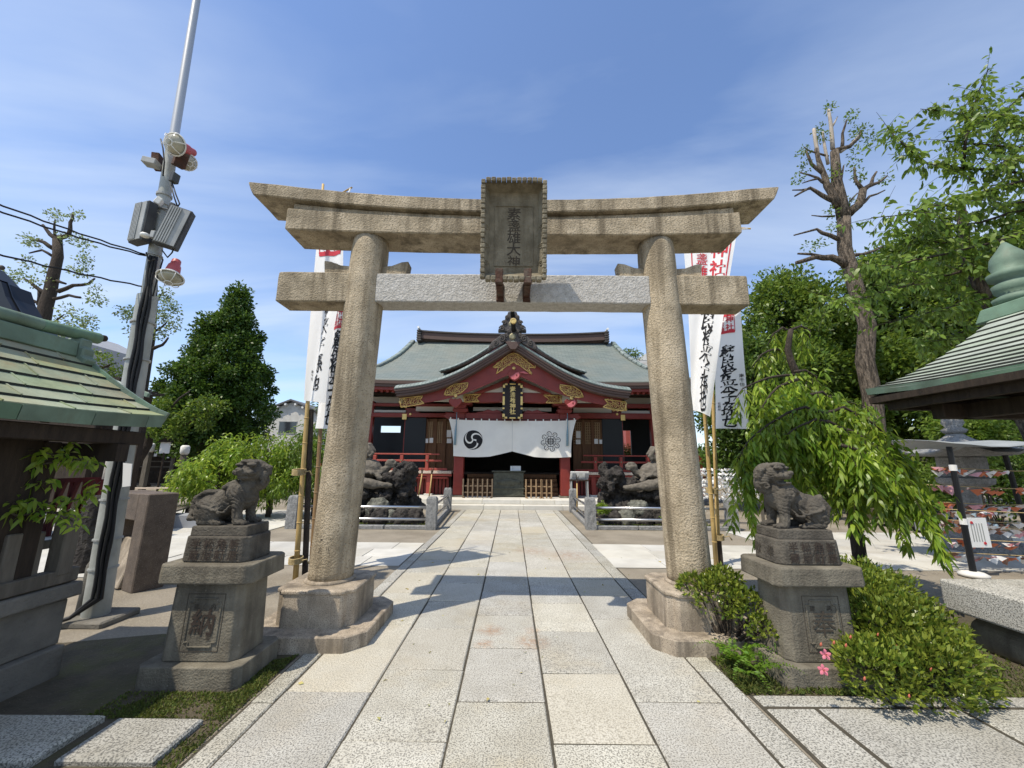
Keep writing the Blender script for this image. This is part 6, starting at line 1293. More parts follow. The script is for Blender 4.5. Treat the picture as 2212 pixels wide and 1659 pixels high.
# ================================================================== BANNERS ON BAMBOO POLES
def banner(label, base, top, bar, TL, TR, BL, BR, seal, text, small, ord_, tipv=None, fold=.03, mid=None, ph=0, pm='bamboo', txt_u=.5, tsz=.30, t0=.30, tp=.098):
    g = thing('banner', base, label, 'banner', 'tall white banners on bamboo poles'); TL, TR, BL, BR = map(Vector, (TL, TR, BL, BR)); H_ = (TL - BL).length; W_ = (TR - TL).length
    nrm = (TR - TL).cross(BL - TL).normalized(); nrm = nrm if nrm.y < 0 else -nrm
    mb = MB(); n = 9; P = [Vector(base) + (Vector(top) - Vector(base)) * (i / n) for i in range(n + 1)]
    mb.tube(P, [.036 - .016 * i / n for i in range(n + 1)], 10); mb.build('pole', M[pm], g, smooth=True)
    L_ = (Vector(top) - Vector(base)).length; nk = int(L_ / .36)
    for i in range(1, nk): p = Vector(base) + (Vector(top) - Vector(base)) * (i / nk); r = .036 - .016 * i / nk; d = (Vector(top) - Vector(base)).normalized(); mb = MB(); mb.tube([p - d * .009, p, p + d * .009], [r + .001, r + .006, r + .001], 10); mb.build('bamboo_node', M[pm], g)
    mb = MB(); mb.tube([bar[0], bar[1]], .013, 8); mb.build('crossbar', M['bamboo'], g)
    def S(u, v, off=0):
        l = TL + (BL - TL) * v; r_ = TR + (BR - TR) * v
        if mid: k = math.sin(math.pi * min(1, v / .95)); l = l + Vector(mid[0]) * k; r_ = r_ + Vector(mid[1]) * k
        p = l + (r_ - l) * u; w = fold * (math.sin(u * 6.5 + v * 3.2 + ph) * (.25 + v) + .5 * math.sin(u * 13 + v * 7 + ph * 2) * .5 + .5 * math.sin(v * 11 + ph) * u)
        top_s = -.035 * math.sin(math.pi * ((u * 3) % 1)) * max(0, 1 - v * 12); return p + nrm * (w + off) + Vector((0, 0, top_s))
    mb = MB(); nx, ny = 18, 56; mb.strip([[S(i / nx, j / ny) for i in range(nx + 1)] for j in range(ny + 1)]); cl = mb.build('cloth', M['cloth'], g, smooth=True)
    for i in range(4): u = i / 3; p = S(u, 0); q = bar[0] + (bar[1] - bar[0]) * (.06 + .9 * u); mb = MB(); mb.tube([p, (p + q) / 2 + Vector((0, 0, .01)), q], .012, 5); mb.build('tie_loop', M['cloth'], g)
    asp = W_ / H_; F = lambda x, y: S(min(1, max(0, x)), min(1, max(0, y)), .006)                       # x right 0..1, y down 0..1
    if text:
        mb = MB(); column(mb, text, lambda x, y: F(txt_u + x / W_, -y / H_), 0, -t0 * H_, tsz, tp * H_, offset=.020, wx=.92, jit=.17, shear=.12, seed=ord_); mb.build('brush_writing', M['ink'], cl)
    if seal:
        u0, v0, sw = seal; sh_ = sw * W_ / H_ * 1.12; mb = MB(); fr = [(u0, v0), (u0 + sw, v0), (u0 + sw, v0 + sh_), (u0, v0 + sh_)]
        for (xa, ya), (xb, yb) in zip(fr, fr[1:] + fr[:1]): ribbon(mb, [(xa + (xb - xa) * i / 10, ya + (yb - ya) * i / 10) for i in range(11)], .012 if xa != xb else .012, lambda x, y: F(x, y))
        em = sw * W_ * .44
        column(mb, '素盞雄', lambda x, y: F(u0 + sw * .28 + x / W_, v0 - y / H_), 0, -sh_ * H_ * .19, em * .78, sh_ * H_ * .31, offset=.03); column(mb, '神社', lambda x, y: F(u0 + sw * .73 + x / W_, v0 - y / H_), 0, -sh_ * H_ * .27, em * 1.05, sh_ * H_ * .46, offset=.028)
        mb.build('red_seal', M['redink'], cl)
    if small:
        mb = MB()
        for txt, u, v, sz in small: column(mb, txt, lambda x, y: F(u + x / W_, v - y / H_), 0, 0, sz, sz * 1.08, offset=.01)
        mb.build('small_writing', M['ink'], cl)
    return g
def rope(g, p, r=.06, n=5):
    for k in range(n): mb = MB(); mb.tube([(p.x + r * math.cos(i * .5), p.y + r * math.sin(i * .5), p.z + .016 * k - .03 + .01 * math.sin(i * .5)) for i in range(14)], .0085, 5); mb.build('rope_turn', M['rope'], g, smooth=True)
    mb = MB(); mb.tube([(p.x + r, p.y - .02, p.z), (p.x + r + .08, p.y - .03, p.z + .02), (p.x + r + .12, p.y - .03, p.z - .04)], [.008, .007, .012], 5); mb.build('rope_end', M['rope'], g, smooth=True)
b1 = gp(638, 1252); 
g1 = banner('white banner nearest the left pillar with brush writing, tied to a yellow bamboo pole', b1, pt(698, 398, 5.86), (pt(697, 440, 5.8), pt(760, 405, 5.35)), pt(694, 452, 5.74), pt(748, 440, 5.32), pt(655, 865, 5.72), pt(698, 870, 5.40), (.12, .045, .80), '蘇民将来子孫也', [('南千住', .2, .86, .05)], 1, fold=.035, mid=((-.0, 0, 0), (.07, .0, 0)), ph=.4, txt_u=.62, tsz=.30, t0=.36, tp=.092)
b2 = b1 + Vector((.10, .22, 0))
g2 = banner('white banner partly hidden behind the front left banner, hanging lower', b2, pt(712, 632, 6.35), (pt(712, 640, 6.25), pt(754, 628, 5.85)), pt(714, 648, 6.2), pt(752, 640, 5.85), pt(676, 926, 6.15), pt(717, 926, 5.85), (.30, .06, .6), '蘇民将来子孫也', [('社務所', .22, .88, .05)], 2, fold=.03, ph=2.1, pm='bamboo_old', txt_u=.80, tsz=.27, t0=.33, tp=.098)
b3 = gp(1552, 1222)
g3 = banner('white banner nearest the right pillar with a large red seal at its top', b3 + Vector((-.06, -.05, 0)), pt(1490, 470, 6.3), (pt(1470, 486, 6.2), pt(1622, 494, 5.8)), pt(1474, 505, 6.2), pt(1592, 502, 5.85), pt(1494, 884, 6.2), pt(1534, 899, 5.95), (.16, .04, .76), '蘇民将来子孫也', [], 3, fold=.045, ph=1.2, mid=((.03, 0, 0), (-.02, 0, 0)), txt_u=.58, tsz=.33, t0=.43, tp=.085)
g4 = banner('white banner hanging lowest on the right, partly covered by twigs of the weeping tree', b3 + Vector((.04, .06, 0)), pt(1532, 655, 6.76), (pt(1532, 664, 6.7), pt(1602, 652, 6.35)), pt(1541, 672, 6.7), pt(1599, 662, 6.4), pt(1546, 926, 6.65), pt(1618, 926, 6.35), (.10, .055, .66), '蘇民将来子孫也', [('南千住', .88, .58, .07), ('社務所', .14, .80, .05)], 4, fold=.022, ph=3.0, txt_u=.46, tsz=.26, t0=.37, tp=.095)
for g, v, r, top_ in ((g1, (646, 1020), .085, b1), (g1, (639, 1210), .085, b1), (g3, (1538, 1060), .085, b3), (g3, (1551, 1160), .085, b3)): rope(g, pt(*v, top_.y - .02), r)
mb = MB(); mb.tube([b1 + Vector((.075, .10, 0)), pt(672, 885, b1.y + .1)], .04, 8); mb.build('support_stake', M['bark_dark'], g1); mb = MB(); mb.tube([b3 + Vector((.03, .0, 0)), pt(1551, 1165, b3.y + .02)], .05, 8); mb.build('support_stake', M['bark_dark'], g3)

# ================================================================== STONE MONUMENT, BENCHES, RACKS, LANTERN
sm_ = thing('stone_monument', (-4.75, 5.35, 0), 'dark brown granite frame with a square opening, standing behind the lamp pole', 'stone monument')
def rotb(mb, x0, x1, y0, y1, z0, z1, a=R(-28), p=(-4.75, 5.4, 0)): mb.box(p[0] + x0, p[0] + x1, p[1] + y0, p[1] + y1, z0, z1, (1, 1), a, p)
for nm, d in (('upright', (.02, .30, -.16, .16, -.02, 1.14)), ('upright', (-.75, -.5, -.16, .16, -.02, 1.14)), ('lintel', (-.497, .017, -.155, .155, .80, 1.135))): mb = MB(); rotb(mb, *d); rough(mb.build(nm, M['pink_granite'], sm_, bevel=.012), .003, 8)
mb = MB(); mb.yz([(-.2, 0), (.25, 0), (.05, .55), (-.05, .55)], -.5, .0); mb.v = [tuple(Matrix.Rotation(R(-28), 3, 'Z') @ Vector(v) + Vector((-4.75, 5.4, 0))) for v in mb.v]; mb.build('inner_stone', M['plinth'], sm_, bevel=.01)
bo = thing('post_stump', (-5.35, 6.0, 0), 'short mossy carved stone stump behind the lamp pole', 'stone stump'); mb = MB(); a = pt(212, 1072, 6.0); mb.lathe([(.13, -.02), (.15, .1), (.12, .4), (.14, .6), (.13, .95), (.06, 1.05)], 14, (a.x, 6.0, 0)); rough(mb.build('stump', M['lava'], bo), .015, 8)
def bench(a, b, h, w, m, label, leg_m=None):
    a, b = Vector(a), Vector(b); g = thing('bench', (a + b) / 2, label, 'bench', 'low benches on the plaza'); d = (b - a).normalized(); s_ = Vector((-d.y, d.x, 0)); n = 3
    for k in range(n): o = s_ * ((k - 1) * w / n); mb = MB(); mb.bar(a + o + Vector((0, 0, h)), b + o + Vector((0, 0, h)), w / n - .012, .04); mb.build('seat_plank', m, g, bevel=.006)
    ln = (b - a).length; nl = max(2, int(ln / 1.1) + 1)
    for i in range(nl):
        p = a + d * (.12 + (ln - .24) * i / (nl - 1))
        for k in (-1, 1): q = p + s_ * (k * w * .36); mb = MB(); mb.bar(q, q + Vector((0, 0, h - .02)), .06, .06); mb.build('leg', leg_m or m, g)
    mb = MB(); mb.bar(a + Vector((0, 0, .12)), b + Vector((0, 0, .12)), .04, .04); mb.build('stretcher', leg_m or m, g)
bench(gp(330, 1150), gp(425, 1112), .38, .42, M['greywood'], 'dark wooden bench on the sunlit plaza right of the granite frame', M['darkwood'])
bench((-16.2, 17.0, 0), (-14.2, 17.4, 0), .42, .4, M['plaster2'], 'pale topped bench on two posts in front of the green mound', M['greywood']); bench((-19.5, 17.2, 0), (-16.9, 17.4, 0), .42, .4, M['plaster2'], 'pale topped bench further left behind the lamp pole', M['greywood'])
# racks of folded paper
def paper_rack(label, x0, x1, y, z0, z1, rows, mats, dens, group='strings of folded paper fortunes', size=.035, sag_=.04, posts=True, seed=3):
    g = thing('paper_rack', ((x0 + x1) / 2, y, 0), label, 'paper rack', group); r = random.Random(seed)
    if posts:
        for x in (x0, x1): mb = MB(); mb.box(x - .03, x + .03, y - .03, y + .03, 0, z1 + .1); mb.build('post', M['greywood'], g)
    for k in range(rows):
        z = z0 + (z1 - z0) * k / max(1, rows - 1); mb = MB(); zz = lambda t: z - sag_ * 4 * t * (1 - t); mb.tube([(x0 + (x1 - x0) * i / 10, y, zz(i / 10)) for i in range(11)], .006, 4); mb.build('string', M['rope'], g)
        for m_ in mats:
            mb = MB()
            for i in range(int((x1 - x0) / dens / len(mats))):
                t = r.random(); c = Vector((x0 + (x1 - x0) * t, y - .015 + r.uniform(-.03, .03), zz(t) - r.uniform(0, size))); a = Vector((r.uniform(-1, 1), r.uniform(-.6, .6), r.uniform(-.5, .5))).normalized() * size * r.uniform(.7, 1.3); b = Vector((r.uniform(-.4, .4), r.uniform(-.6, .6), -1)).normalized() * size * r.uniform(.5, 1.1); mb.add([c - a, c + b * .3, c + a, c - b], [(0, 1, 2, 3)]); mb.add([c - a * .6 + Vector((0, -.01, 0)), c + b, c + a * .5], [(0, 1, 2)])
            if mb.v: o = mb.build('folded_papers', M[m_], g, kind='stuff')
    return g
paper_rack('white knotted paper fortunes on a rack just right of the right pillar', 5.0, 6.9, 11.2, .75, 1.5, 8, ['paper'], .02, size=.05, seed=4)
paper_rack('white knotted paper fortunes on a rack behind the bright shrubs on the left', -7.4, -5.5, 12.6, .5, 1.3, 7, ['paper'], .03, size=.05, seed=5)
rk = thing('covered_rack', (7.9, 6.4, 0), 'rack of orange and pink folded papers under a grey tarpaulin canopy on black posts', 'covered rack')
e0 = gp(2104, 1245); e1 = pt(2050, 965, e0.y)
mb = MB(); mb.tube([e0, e1], [.04, .036], 10); mb.build('post', M['blacklac'], rk)
mb = MB(); mb.tube([(e0.x + 2.6, e0.y, 0), (e0.x + 2.5, e0.y, e1.z)], .04, 10); mb.build('post', M['blacklac'], rk); mb = MB(); mb.tube([(e0.x + 2.6, e0.y + 1.3, 0), (e0.x + 2.5, e0.y + 1.3, e1.z)], .04, 10); mb.build('post', M['blacklac'], rk)
mb = MB(); mb.lathe([(.16, 0), (.17, .03), (.12, .06), (.06, .07)], 16, e0); mb.build('post_foot', M['housewall'], rk, smooth=True)
for v in (1004, 1120): mb = MB(); mb.tube([pt(2050 + (v - 965) * .193, v, e0.y), pt(2050 + (v + 13 - 965) * .193, v + 13, e0.y)], .045, 10); mb.build('white_band', M['paper'], rk)
mb = MB(); mb.shell([[(e1.x - .08 + 2.8 * i / 10, e1.y - .15 + 1.7 * j / 5, e1.z + .05 + .10 * math.sin(math.pi * j / 5) - .05 * math.sin(math.pi * i / 5) ** 2) for i in range(11)] for j in range(6)], lambda p: (p[0], p[1], p[2] - .012)); mb.build('tarpaulin', M['tarp'], rk, smooth=True)
mb = MB(); a = pt(2084, 1118, e0.y - .02); mb.box(a.x, a.x + .30, a.y - .01, a.y, a.z - .42, a.z); sg_ = mb.build('notice_sheet', M['paper'], rk); mb = MB()
for k in range(5): mb.box(a.x + .05 + .04 * k, a.x + .065 + .04 * k, a.y - .012, a.y - .0105, a.z - .34, a.z - .08)
mb.build('notice_lines', M['greymetal'], sg_)
for px_, pz_ in ((.07, -.07), (.21, -.36)): mb = MB(); mb.lathe([(.022, 0), (.02, .004)], 10, (a.x + px_, a.y - .013, a.z + pz_), Matrix.Rotation(R(90), 3, 'X')); mb.build('red_stamp', M['redink'], sg_)
r_ = random.Random(12); zs = [pt(2120, v, e0.y + .3).z for v in (1010, 1048, 1085, 1098, 1122, 1140, 1160, 1192)]
for k, z in enumerate(zs):
    yy = e0.y + .15 + .12 * (k % 3); mb = MB(); mb.tube([(e0.x - .15, yy, z), (e0.x + 1.2, yy, z - .05), (e0.x + 2.5, yy, z)], .006, 4); mb.build('string', M['rope'], rk)
    for mname in ('orange', 'paper', 'pinkp', 'brownp', 'bluep'):
        mb = MB()
        for i in range({'orange': 12, 'paper': 14, 'pinkp': 9, 'brownp': 10, 'bluep': 3}[mname]):
            t = r_.random() ** 1.2; c = Vector((e0.x - .1 + 2.4 * t, yy + r_.uniform(-.06, .06), z - .05 * math.sin(math.pi * t) - r_.uniform(.0, .07))); s_ = r_.uniform(.05, .10); w_ = Vector((s_, r_.uniform(-.04, .04), r_.uniform(-.02, .03))); h_ = Vector((0, r_.uniform(-.03, .03), -s_ * r_.uniform(.4, .9)))
            mb.add([c - w_, c + w_, c + h_, c - h_ * .35 + Vector((0, -.03, 0))], [(0, 3, 1), (0, 2, 3), (1, 3, 2)])
        mb.build('folded_papers', M[mname], rk, kind='stuff')
# stone lantern behind the rack
sl_ = thing('stone_lantern', (9.1, 8.1, 0), 'large grey stone lantern with upturned roof behind the paper rack', 'stone lantern')
lc = (9.15, 8.1); mb = MB(); mb.lathe([(.62, 0), (.6, .18), (.45, .2), (.42, .34), (.2, .38), (.17, .7), (.2, .74), (.17, .78), (.18, 1.15), (.4, 1.25), (.42, 1.36)], 8, (*lc, 0)); mb.build('pedestal', M['fencestone'], sl_, bevel=.01)
mb = MB(); mb.box(lc[0] - .26, lc[0] + .26, lc[1] - .26, lc[1] + .26, 1.36, 1.78); mb.build('fire_box', M['fencestone'], sl_, bevel=.02)
mb = MB(); n = 24; rws = []
for t in np.linspace(0, 1, 9):
    rw = []
    for i in range(n + 1): a = 2 * math.pi * i / n; c4 = abs(math.cos(2 * a)) ** 6; rr = (.72 + .16 * c4) * (1 - t) ** 1.3 + .10; rw.append((lc[0] + rr * math.cos(a + .785), lc[1] + rr * math.sin(a + .785), 1.78 + .07 + .16 * c4 * (1 - t) ** 4 + .42 * t ** 1.4))
    rws.append(rw)
mb.strip(rws); mb.strip([[(lc[0] + .3 * math.cos(2 * math.pi * i / n), lc[1] + .3 * math.sin(2 * math.pi * i / n), 1.78) for i in range(n + 1)], [(p[0], p[1], p[2] - .05) for p in rws[0]], rws[0]]); mb.build('lantern_roof', M['fencestone'], sl_, smooth=True)
mb = MB(); mb.lathe([(.15, 2.25), (.2, 2.32), (.12, 2.38), (.17, 2.46), (.15, 2.58), (.05, 2.72), (.01, 2.78)], 16, (*lc, 0)); mb.build('jewel_top', M['fencestone'], sl_, smooth=True)
wl = thing('white_lamp', (8.9, 7.9, 2.6), 'small white bell shaped lamp above the stone lantern', 'lamp'); q = pt(2138, 872, 7.9); mb = MB(); mb.lathe([(.02, .22), (.035, .16), (.05, .06), (.10, .0), (.09, -.01)], 14, q); wo = mb.build('shade', M['lampwhite'], wl, smooth=True); mb = MB(); mb.tube([q + Vector((0, 0, .2)), q + Vector((.0, .5, .5)), q + Vector((.3, 1.2, .6))], .01, 5); mb.build('bracket', M['darkmetal'], wl)
wl.location = q; 
for o in wl.children: o.data.transform(Matrix.Translation(Vector((8.9, 7.9, 2.6)) - q))
# black planter boxes
pb_ = thing('planter', (9.7, 9.6, 0), 'long black timber planter with weathered panels at the foot of the trees on the right', 'planter'); p0, p1, p2 = gp(1978, 1148), gp(2040, 1160), gp(2092, 1158)
for a, b in ((p0, p1), (p1, p2)):
    d = b - a; n = 3
    for i in range(n): mb = MB(); q0, q1 = a + d * ((i + .02) / n), a + d * ((i + .98) / n); mb.bar(q0 + Vector((0, 0, .27)), q1 + Vector((0, 0, .27)), .05, .44); mb.build('panel', M['greywall'], pb_); mb = MB(); mb.bar(q0 + Vector((0, -.03, 0)), q0 + Vector((0, -.03, .52)), .06, .06); mb.build('stud', M['blacklac'], pb_)
    mb = MB(); mb.bar(a + Vector((0, 0, .54)), b + Vector((0, 0, .54)), .16, .07); mb.build('top_rail', M['blacklac'], pb_)
mb = MB(); mb.xy([(p0.x, p0.y + .05), (p1.x, p1.y + .05), (p2.x, p2.y + .05), (p2.x + .5, p2.y + 1.5), (p0.x, p0.y + 1.5)], .1, .42); mb.build('planter_soil', M['soil'], pb_)
# ================================================================== TREES AND PLANTS
def limb(mb, pts, r0, r1, n=8):
    k = len(pts); P = []; rs = []
    for i in range(k - 1):                                                     # two points per span, a little crooked
        a, b = Vector(pts[i]), Vector(pts[i + 1]); P += [a, (a + b) / 2 + Vector((rng.uniform(-1, 1), rng.uniform(-1, 1), rng.uniform(-1, 1))) * (b - a).length * .05]
    P.append(Vector(pts[-1])); m = len(P); rs = [r0 + (r1 - r0) * i / (m - 1) for i in range(m)]; mb.tube(P, rs, n); return P
def crown_clumps(env, zlo, zhi, cx, cy, k, r, lean=(0, 0), hollow=.55, squash=1.0):
    """clump centres inside a body of revolution, env(t) = radius at height fraction t"""
    cs, rs = [], []
    while len(cs) < k:
        t = nrg.uniform(0, 1); R_ = env(t)
        if nrg.uniform(0, 1) > R_ / 4: continue
        a = nrg.uniform(0, 2 * math.pi); q = R_ * nrg.uniform(hollow, 1.02) * (1 + .38 * noise.noise(Vector((1.5 * math.cos(a) + cx, 1.5 * math.sin(a) + cy, t * 5)))); cs.append((cx + lean[0] * t + q * math.cos(a), cy + lean[1] * t + q * math.sin(a) * squash, zlo + (zhi - zlo) * t)); rs.append(r * nrg.uniform(.7, 1.3))
    return cs, rs
def tree(name, label, base, trunk, r0, r1, cs, rs, n_each, L, W, m, bark='bark', cat='tree', group=None, limbs=10, seg=1, **k):
    g = thing(name, base, label, cat, group); mb = MB(); P = limb(mb, trunk, r0, r1, 10); mb.build('trunk', M[bark], g, smooth=True)
    mb = MB(); idx = list(range(len(cs))); rng.shuffle(idx)
    for i in idx[:limbs]:
        c = Vector(cs[i]); cand = [p for p in P if p.z < c.z - .1] or P[:1]; p = cand[-1]; limb(mb, [p, (p + c) / 2 + Vector((0, 0, .12 * (c - p).length)), c], max(.012, r0 * .22), .008, 6)
    if limbs: mb.build('limbs', M[bark], g, smooth=True)
    foliage('crown', cs, rs, n_each, L, W, m, g, seg=seg, **k); return g
I = lambda xs_, ys_: (lambda t: float(np.interp(t, xs_, ys_)))
# tall dark cone-shaped tree on the left
cx, cy = -17.9, 23.5
cs, rs = crown_clumps(I([0, .1, .25, .33, .5, .58, .68, .82, .93, 1], [2.2, 2.7, 2.9, 2.4, 2.35, 1.75, 1.6, 1.0, .55, .12]), 2.1, 12.3, cx - .35, cy, 360, .5, (.7, 0), .4)
tree('broadleaf_tree', 'tall dark green cone-shaped tree behind the benches on the left', (cx - .9, cy, 0), [(cx - .9, cy, 0), (cx - .6, cy, 2), (cx, cy, 6), (cx + .4, cy, 11.5)], .48, .08, cs, rs, 210, .20, .11, M['l_mid2'], 'bark_dark', out=.8, up=.1, group='trees on the left of the grounds')
mb = MB()
for a, b, c in (((330, 905), (370, 880), (410, 845)), ((335, 930), (395, 920), (440, 890)), ((430, 905), (455, 885), (468, 865))): limb(mb, [pt(*a, 19.5), pt(*b, 19.5), pt(*c, 19.5)], .09, .03)
br_t = thing('leaning_tree', (-18.6, 19.5, 0), 'leaning bare-limbed tree with pale cut branches in front of the dark cone-shaped tree', 'tree', 'trees on the left of the grounds')
limb(mb, [(-18.6, 19.5, 0), pt(318, 960, 19.5), pt(332, 905, 19.5)], .28, .14); mb.build('trunk', M['bark_dark'], br_t, smooth=True)
foliage('crown', [pt(u, v, 19.3) for u, v in ((400, 900), (425, 880), (455, 870), (440, 910), (350, 880), (380, 930), (340, 925), (470, 880))], [.5] * 8, 260, .17, .10, M['l_mid'], br_t)
# pruned trees: thick stubs with tufts of new leaf
def q9(X, Y, D=12.6): return pt((2900 + X / 1.659) / 1.8228, (200 + Y / 1.659) / 1.8228, D)
def q1(X, Y, D): return pt((X / 1.659) / 1.8228, (400 + Y / 1.659) / 1.8228, D)
pt_ = thing('pruned_tree', (11.4, 12.6, 0), 'tall heavily pruned tree with bare stubs rising above the right-hand foliage', 'tree', 'pruned trees'); mb = MB()
limb(mb, [(11.45, 12.6, 0), pt(1890, 940, 12.6), pt(1868, 780, 12.6), pt(1848, 620, 12.6), q9(700, 1060)], .31, .20, 14)
mb.build('trunk', M['bark'], pt_, smooth=True); mb = MB()
for P, r0, r1 in (([(700, 1090), (655, 860), (640, 655)], .27, .17), ([(660, 1020), (590, 880), (560, 780), (520, 640)], .17, .08), ([(565, 800), (490, 740), (455, 655)], .09, .05), ([(650, 650), (740, 625), (800, 570), (815, 520)], .11, .045), ([(690, 630), (692, 540), (720, 450)], .08, .03), ([(735, 1060), (795, 1010), (825, 910)], .20, .15), ([(825, 910), (880, 870), (915, 790)], .12, .04), ([(850, 890), (930, 860), (985, 815)], .09, .03), ([(820, 905), (780, 850), (770, 760)], .10, .04), ([(800, 1015), (870, 950), (970, 910)], .08, .025), ([(740, 985), (790, 930)], .05, .025), ([(650, 985), (560, 945), (480, 895), (380, 950)], .12, .035), ([(490, 900), (365, 910)], .05, .025), ([(590, 870), (530, 830), (415, 795)], .08, .03), ([(530, 835), (430, 865)], .05, .02), ([(665, 1230), (560, 1190), (525, 1165), (375, 1205)], .10, .03), ([(715, 1400), (620, 1350), (520, 1345), (390, 1385)], .17, .08), ([(560, 1345), (400, 1325)], .08, .04), ([(740, 1340), (820, 1330), (950, 1280)], .09, .04), ([(680, 860), (700, 750)], .06, .03), ([(600, 690), (480, 655), (440, 630)], .05, .02), ([(640, 1080), (490, 1075)], .05, .02)):
    mb = MB(); limb(mb, [q9(*p) for p in P], r0 * .8, r1 * .8, 9); mb.build('limb', M['bark'], pt_, smooth=True)
for P, r0, r1 in (([(628, 640), (618, 500), (600, 385)], .075, .05), ([(545, 775), (525, 640), (505, 510)], .075, .055), ([(598, 740), (575, 620), (562, 530)], .055, .04), ([(622, 500), (660, 430)], .04, .02), ([(680, 660), (740, 620), (805, 545)], .06, .035)): mb = MB(); limb(mb, [q9(*p) for p in P], r0, r1, 8); mb.build('dead_stub', M['bark_pale'], pt_, smooth=True)
foliage('new_leaves', [q9(*p) for p in ((790, 520), (840, 520), (760, 420), (780, 660), (800, 830), (770, 760), (540, 520), (400, 840), (620, 1060), (560, 560), (870, 580), (610, 370), (650, 780), (630, 1160), (440, 660), (730, 1000), (980, 830), (450, 750), (640, 830), (780, 560), (560, 1260), (480, 1280))], [.24] * 22, 48, .11, .06, M['l_mid'], pt_, out=.8)
def stubby(label, base, segs, tufts, D, rt, tuft_r, n, L):
    g = thing('pruned_tree', base, label, 'tree', 'pruned trees'); mb = MB(); limb(mb, segs[0][0], segs[0][1], segs[0][2], 10); mb.build('trunk', M['bark_dark'], g, smooth=True); mb = MB()
    for P, r0, r1 in segs[1:]: mb = MB(); limb(mb, P, r0, r1, 7); mb.build('limb', M['bark_dark'], g, smooth=True)
    foliage('new_leaves', tufts, [tuft_r] * len(tufts), n, L, L * .6, M['l_pale'], g, out=.7); return g
D = 22
T = lambda *ps: [q1(x, y, D) for x, y in ps]
stubby('pruned tree with dark stubs and thin new leaves, far left behind the wires', (q1(270, 1600, D).x, D, 0), [([(q1(250, 1700, D).x, D, 0)] + T((255, 1560), (300, 1330), (350, 1130), (375, 900)), .42, .22)] + [(T(*p), a, b) for p, a, b in ((((375, 900), (330, 870), (280, 805)), .16, .07), (((380, 890), (450, 870), (460, 790), (478, 725)), .15, .06), (((360, 890), (355, 830), (362, 770)), .08, .04), (((350, 960), (290, 920), (240, 905)), .14, .08), (((345, 1010), (275, 970), (190, 990)), .09, .04), (((330, 1260), (230, 1210), (165, 1160)), .13, .06), (((300, 1340), (150, 1270), (50, 1240)), .10, .04), (((380, 1240), (480, 1200), (580, 1190), (620, 1155)), .13, .05), (((350, 1290), (450, 1265), (525, 1280)), .10, .07), (((370, 1170), (430, 1190)), .10, .06), (((255, 1330), (258, 1230)), .12, .09), (((290, 1480), (380, 1420), (420, 1390)), .07, .03))],
    T((420, 890), (500, 900), (560, 930), (530, 1020), (570, 1040), (180, 900), (220, 920), (500, 1110), (540, 1110), (620, 1220), (640, 1300), (600, 1290), (500, 1390), (560, 1420), (600, 1450), (480, 1480), (530, 1480), (430, 1360), (80, 1130), (130, 1140), (60, 1170), (20, 1160), (140, 1310), (110, 1350), (350, 1530), (390, 1550), (350, 1580), (340, 740), (400, 760), (500, 740), (300, 1100), (180, 1050), (330, 1190), (400, 1440), (230, 1180)), D, .3, .42, 58, .17)
D2 = 24
T2 = lambda *ps: [q1(x, y, D2) for x, y in ps]
stubby('slender pruned tree seen just right of the lamp pole', (q1(985, 1700, D2).x, D2, 0), [([(q1(970, 1900, D2).x, D2, 0)] + T2((980, 1560), (1000, 1400), (1010, 1220), (1030, 1060)), .30, .12)] + [(T2(*p), a, b) for p, a, b in ((((1010, 1500), (1060, 1470), (1090, 1440)), .08, .04), (((1010, 1340), (1050, 1260), (1090, 1240)), .06, .03), (((1000, 1380), (950, 1360), (880, 1360)), .05, .02), (((985, 1620), (1060, 1590), (1100, 1540)), .12, .05), (((1020, 1320), (1040, 1390)), .05, .03))],
    T2((790, 1370), (830, 1380), (850, 1420), (860, 1500), (870, 1370), (1060, 1290), (1110, 1330), (1140, 1410), (1070, 1380), (1130, 1470), (1060, 1500), (1140, 1340), (1090, 1250), (1050, 1420), (1010, 1530)), D2, .3, .42, 62, .18)
g = thing('bare_branch_tree', (-20.2, 25, 0), 'thin leafy branch reaching past the green ridge end on the left', 'tree', 'pruned trees'); mb = MB(); q2 = lambda X, Y: pt((X / 2.553) / 1.8228, (1100 + Y / 2.553) / 1.8228, 25)
limb(mb, [(-22.5, 25, 0), q2(860, 1000), q2(930, 910), q2(1060, 880), q2(1170, 840)], .2, .04); limb(mb, [q2(1080, 880), q2(1180, 930)], .05, .02); mb.build('trunk', M['bark_dark'], g, smooth=True); foliage('new_leaves', [q2(*p) for p in ((900, 730), (1000, 770), (1050, 800), (1120, 800), (1190, 900), (1200, 960), (1150, 1000), (1100, 960), (1040, 920), (1220, 920), (860, 870))], [.42] * 11, 60, .17, .1, M['l_mid'], g)
# bright shrub trees left, along the fence
for i, (u, Y, zt, r, m_, lab) in enumerate(((478, 11.2, 2.05, 1.0, 'l_bright2', 'bright green shrub tree directly behind the left lion'), (575, 11.8, 2.35, 1.15, 'l_bright2', 'bright green shrub tree right of the left lion, tallest of three'), (672, 12.2, 2.5, 1.15, 'l_mid', 'bright green shrub tree directly behind the left bamboo pole'))):
    x = pt(u, 1000, Y).x; cs, rs = crown_clumps(I([0, .3, .6, 1], [.5 * r, r, .95 * r, .35 * r]), .55, zt, x, Y, 60, .34, hollow=.3)
    tree('shrub_tree', lab, (x + .2, Y, 0), [(x + .25, Y, 0), (x + .2, Y, .5), (x, Y, 1.0), (x, Y, zt - .4)], .07, .02, cs, rs, 90, .13, .036, M[m_], 'bark_dark', group='bright shrub trees by the left fence', seg=2, curl=.35, out=.6, down=.35, limbs=14)
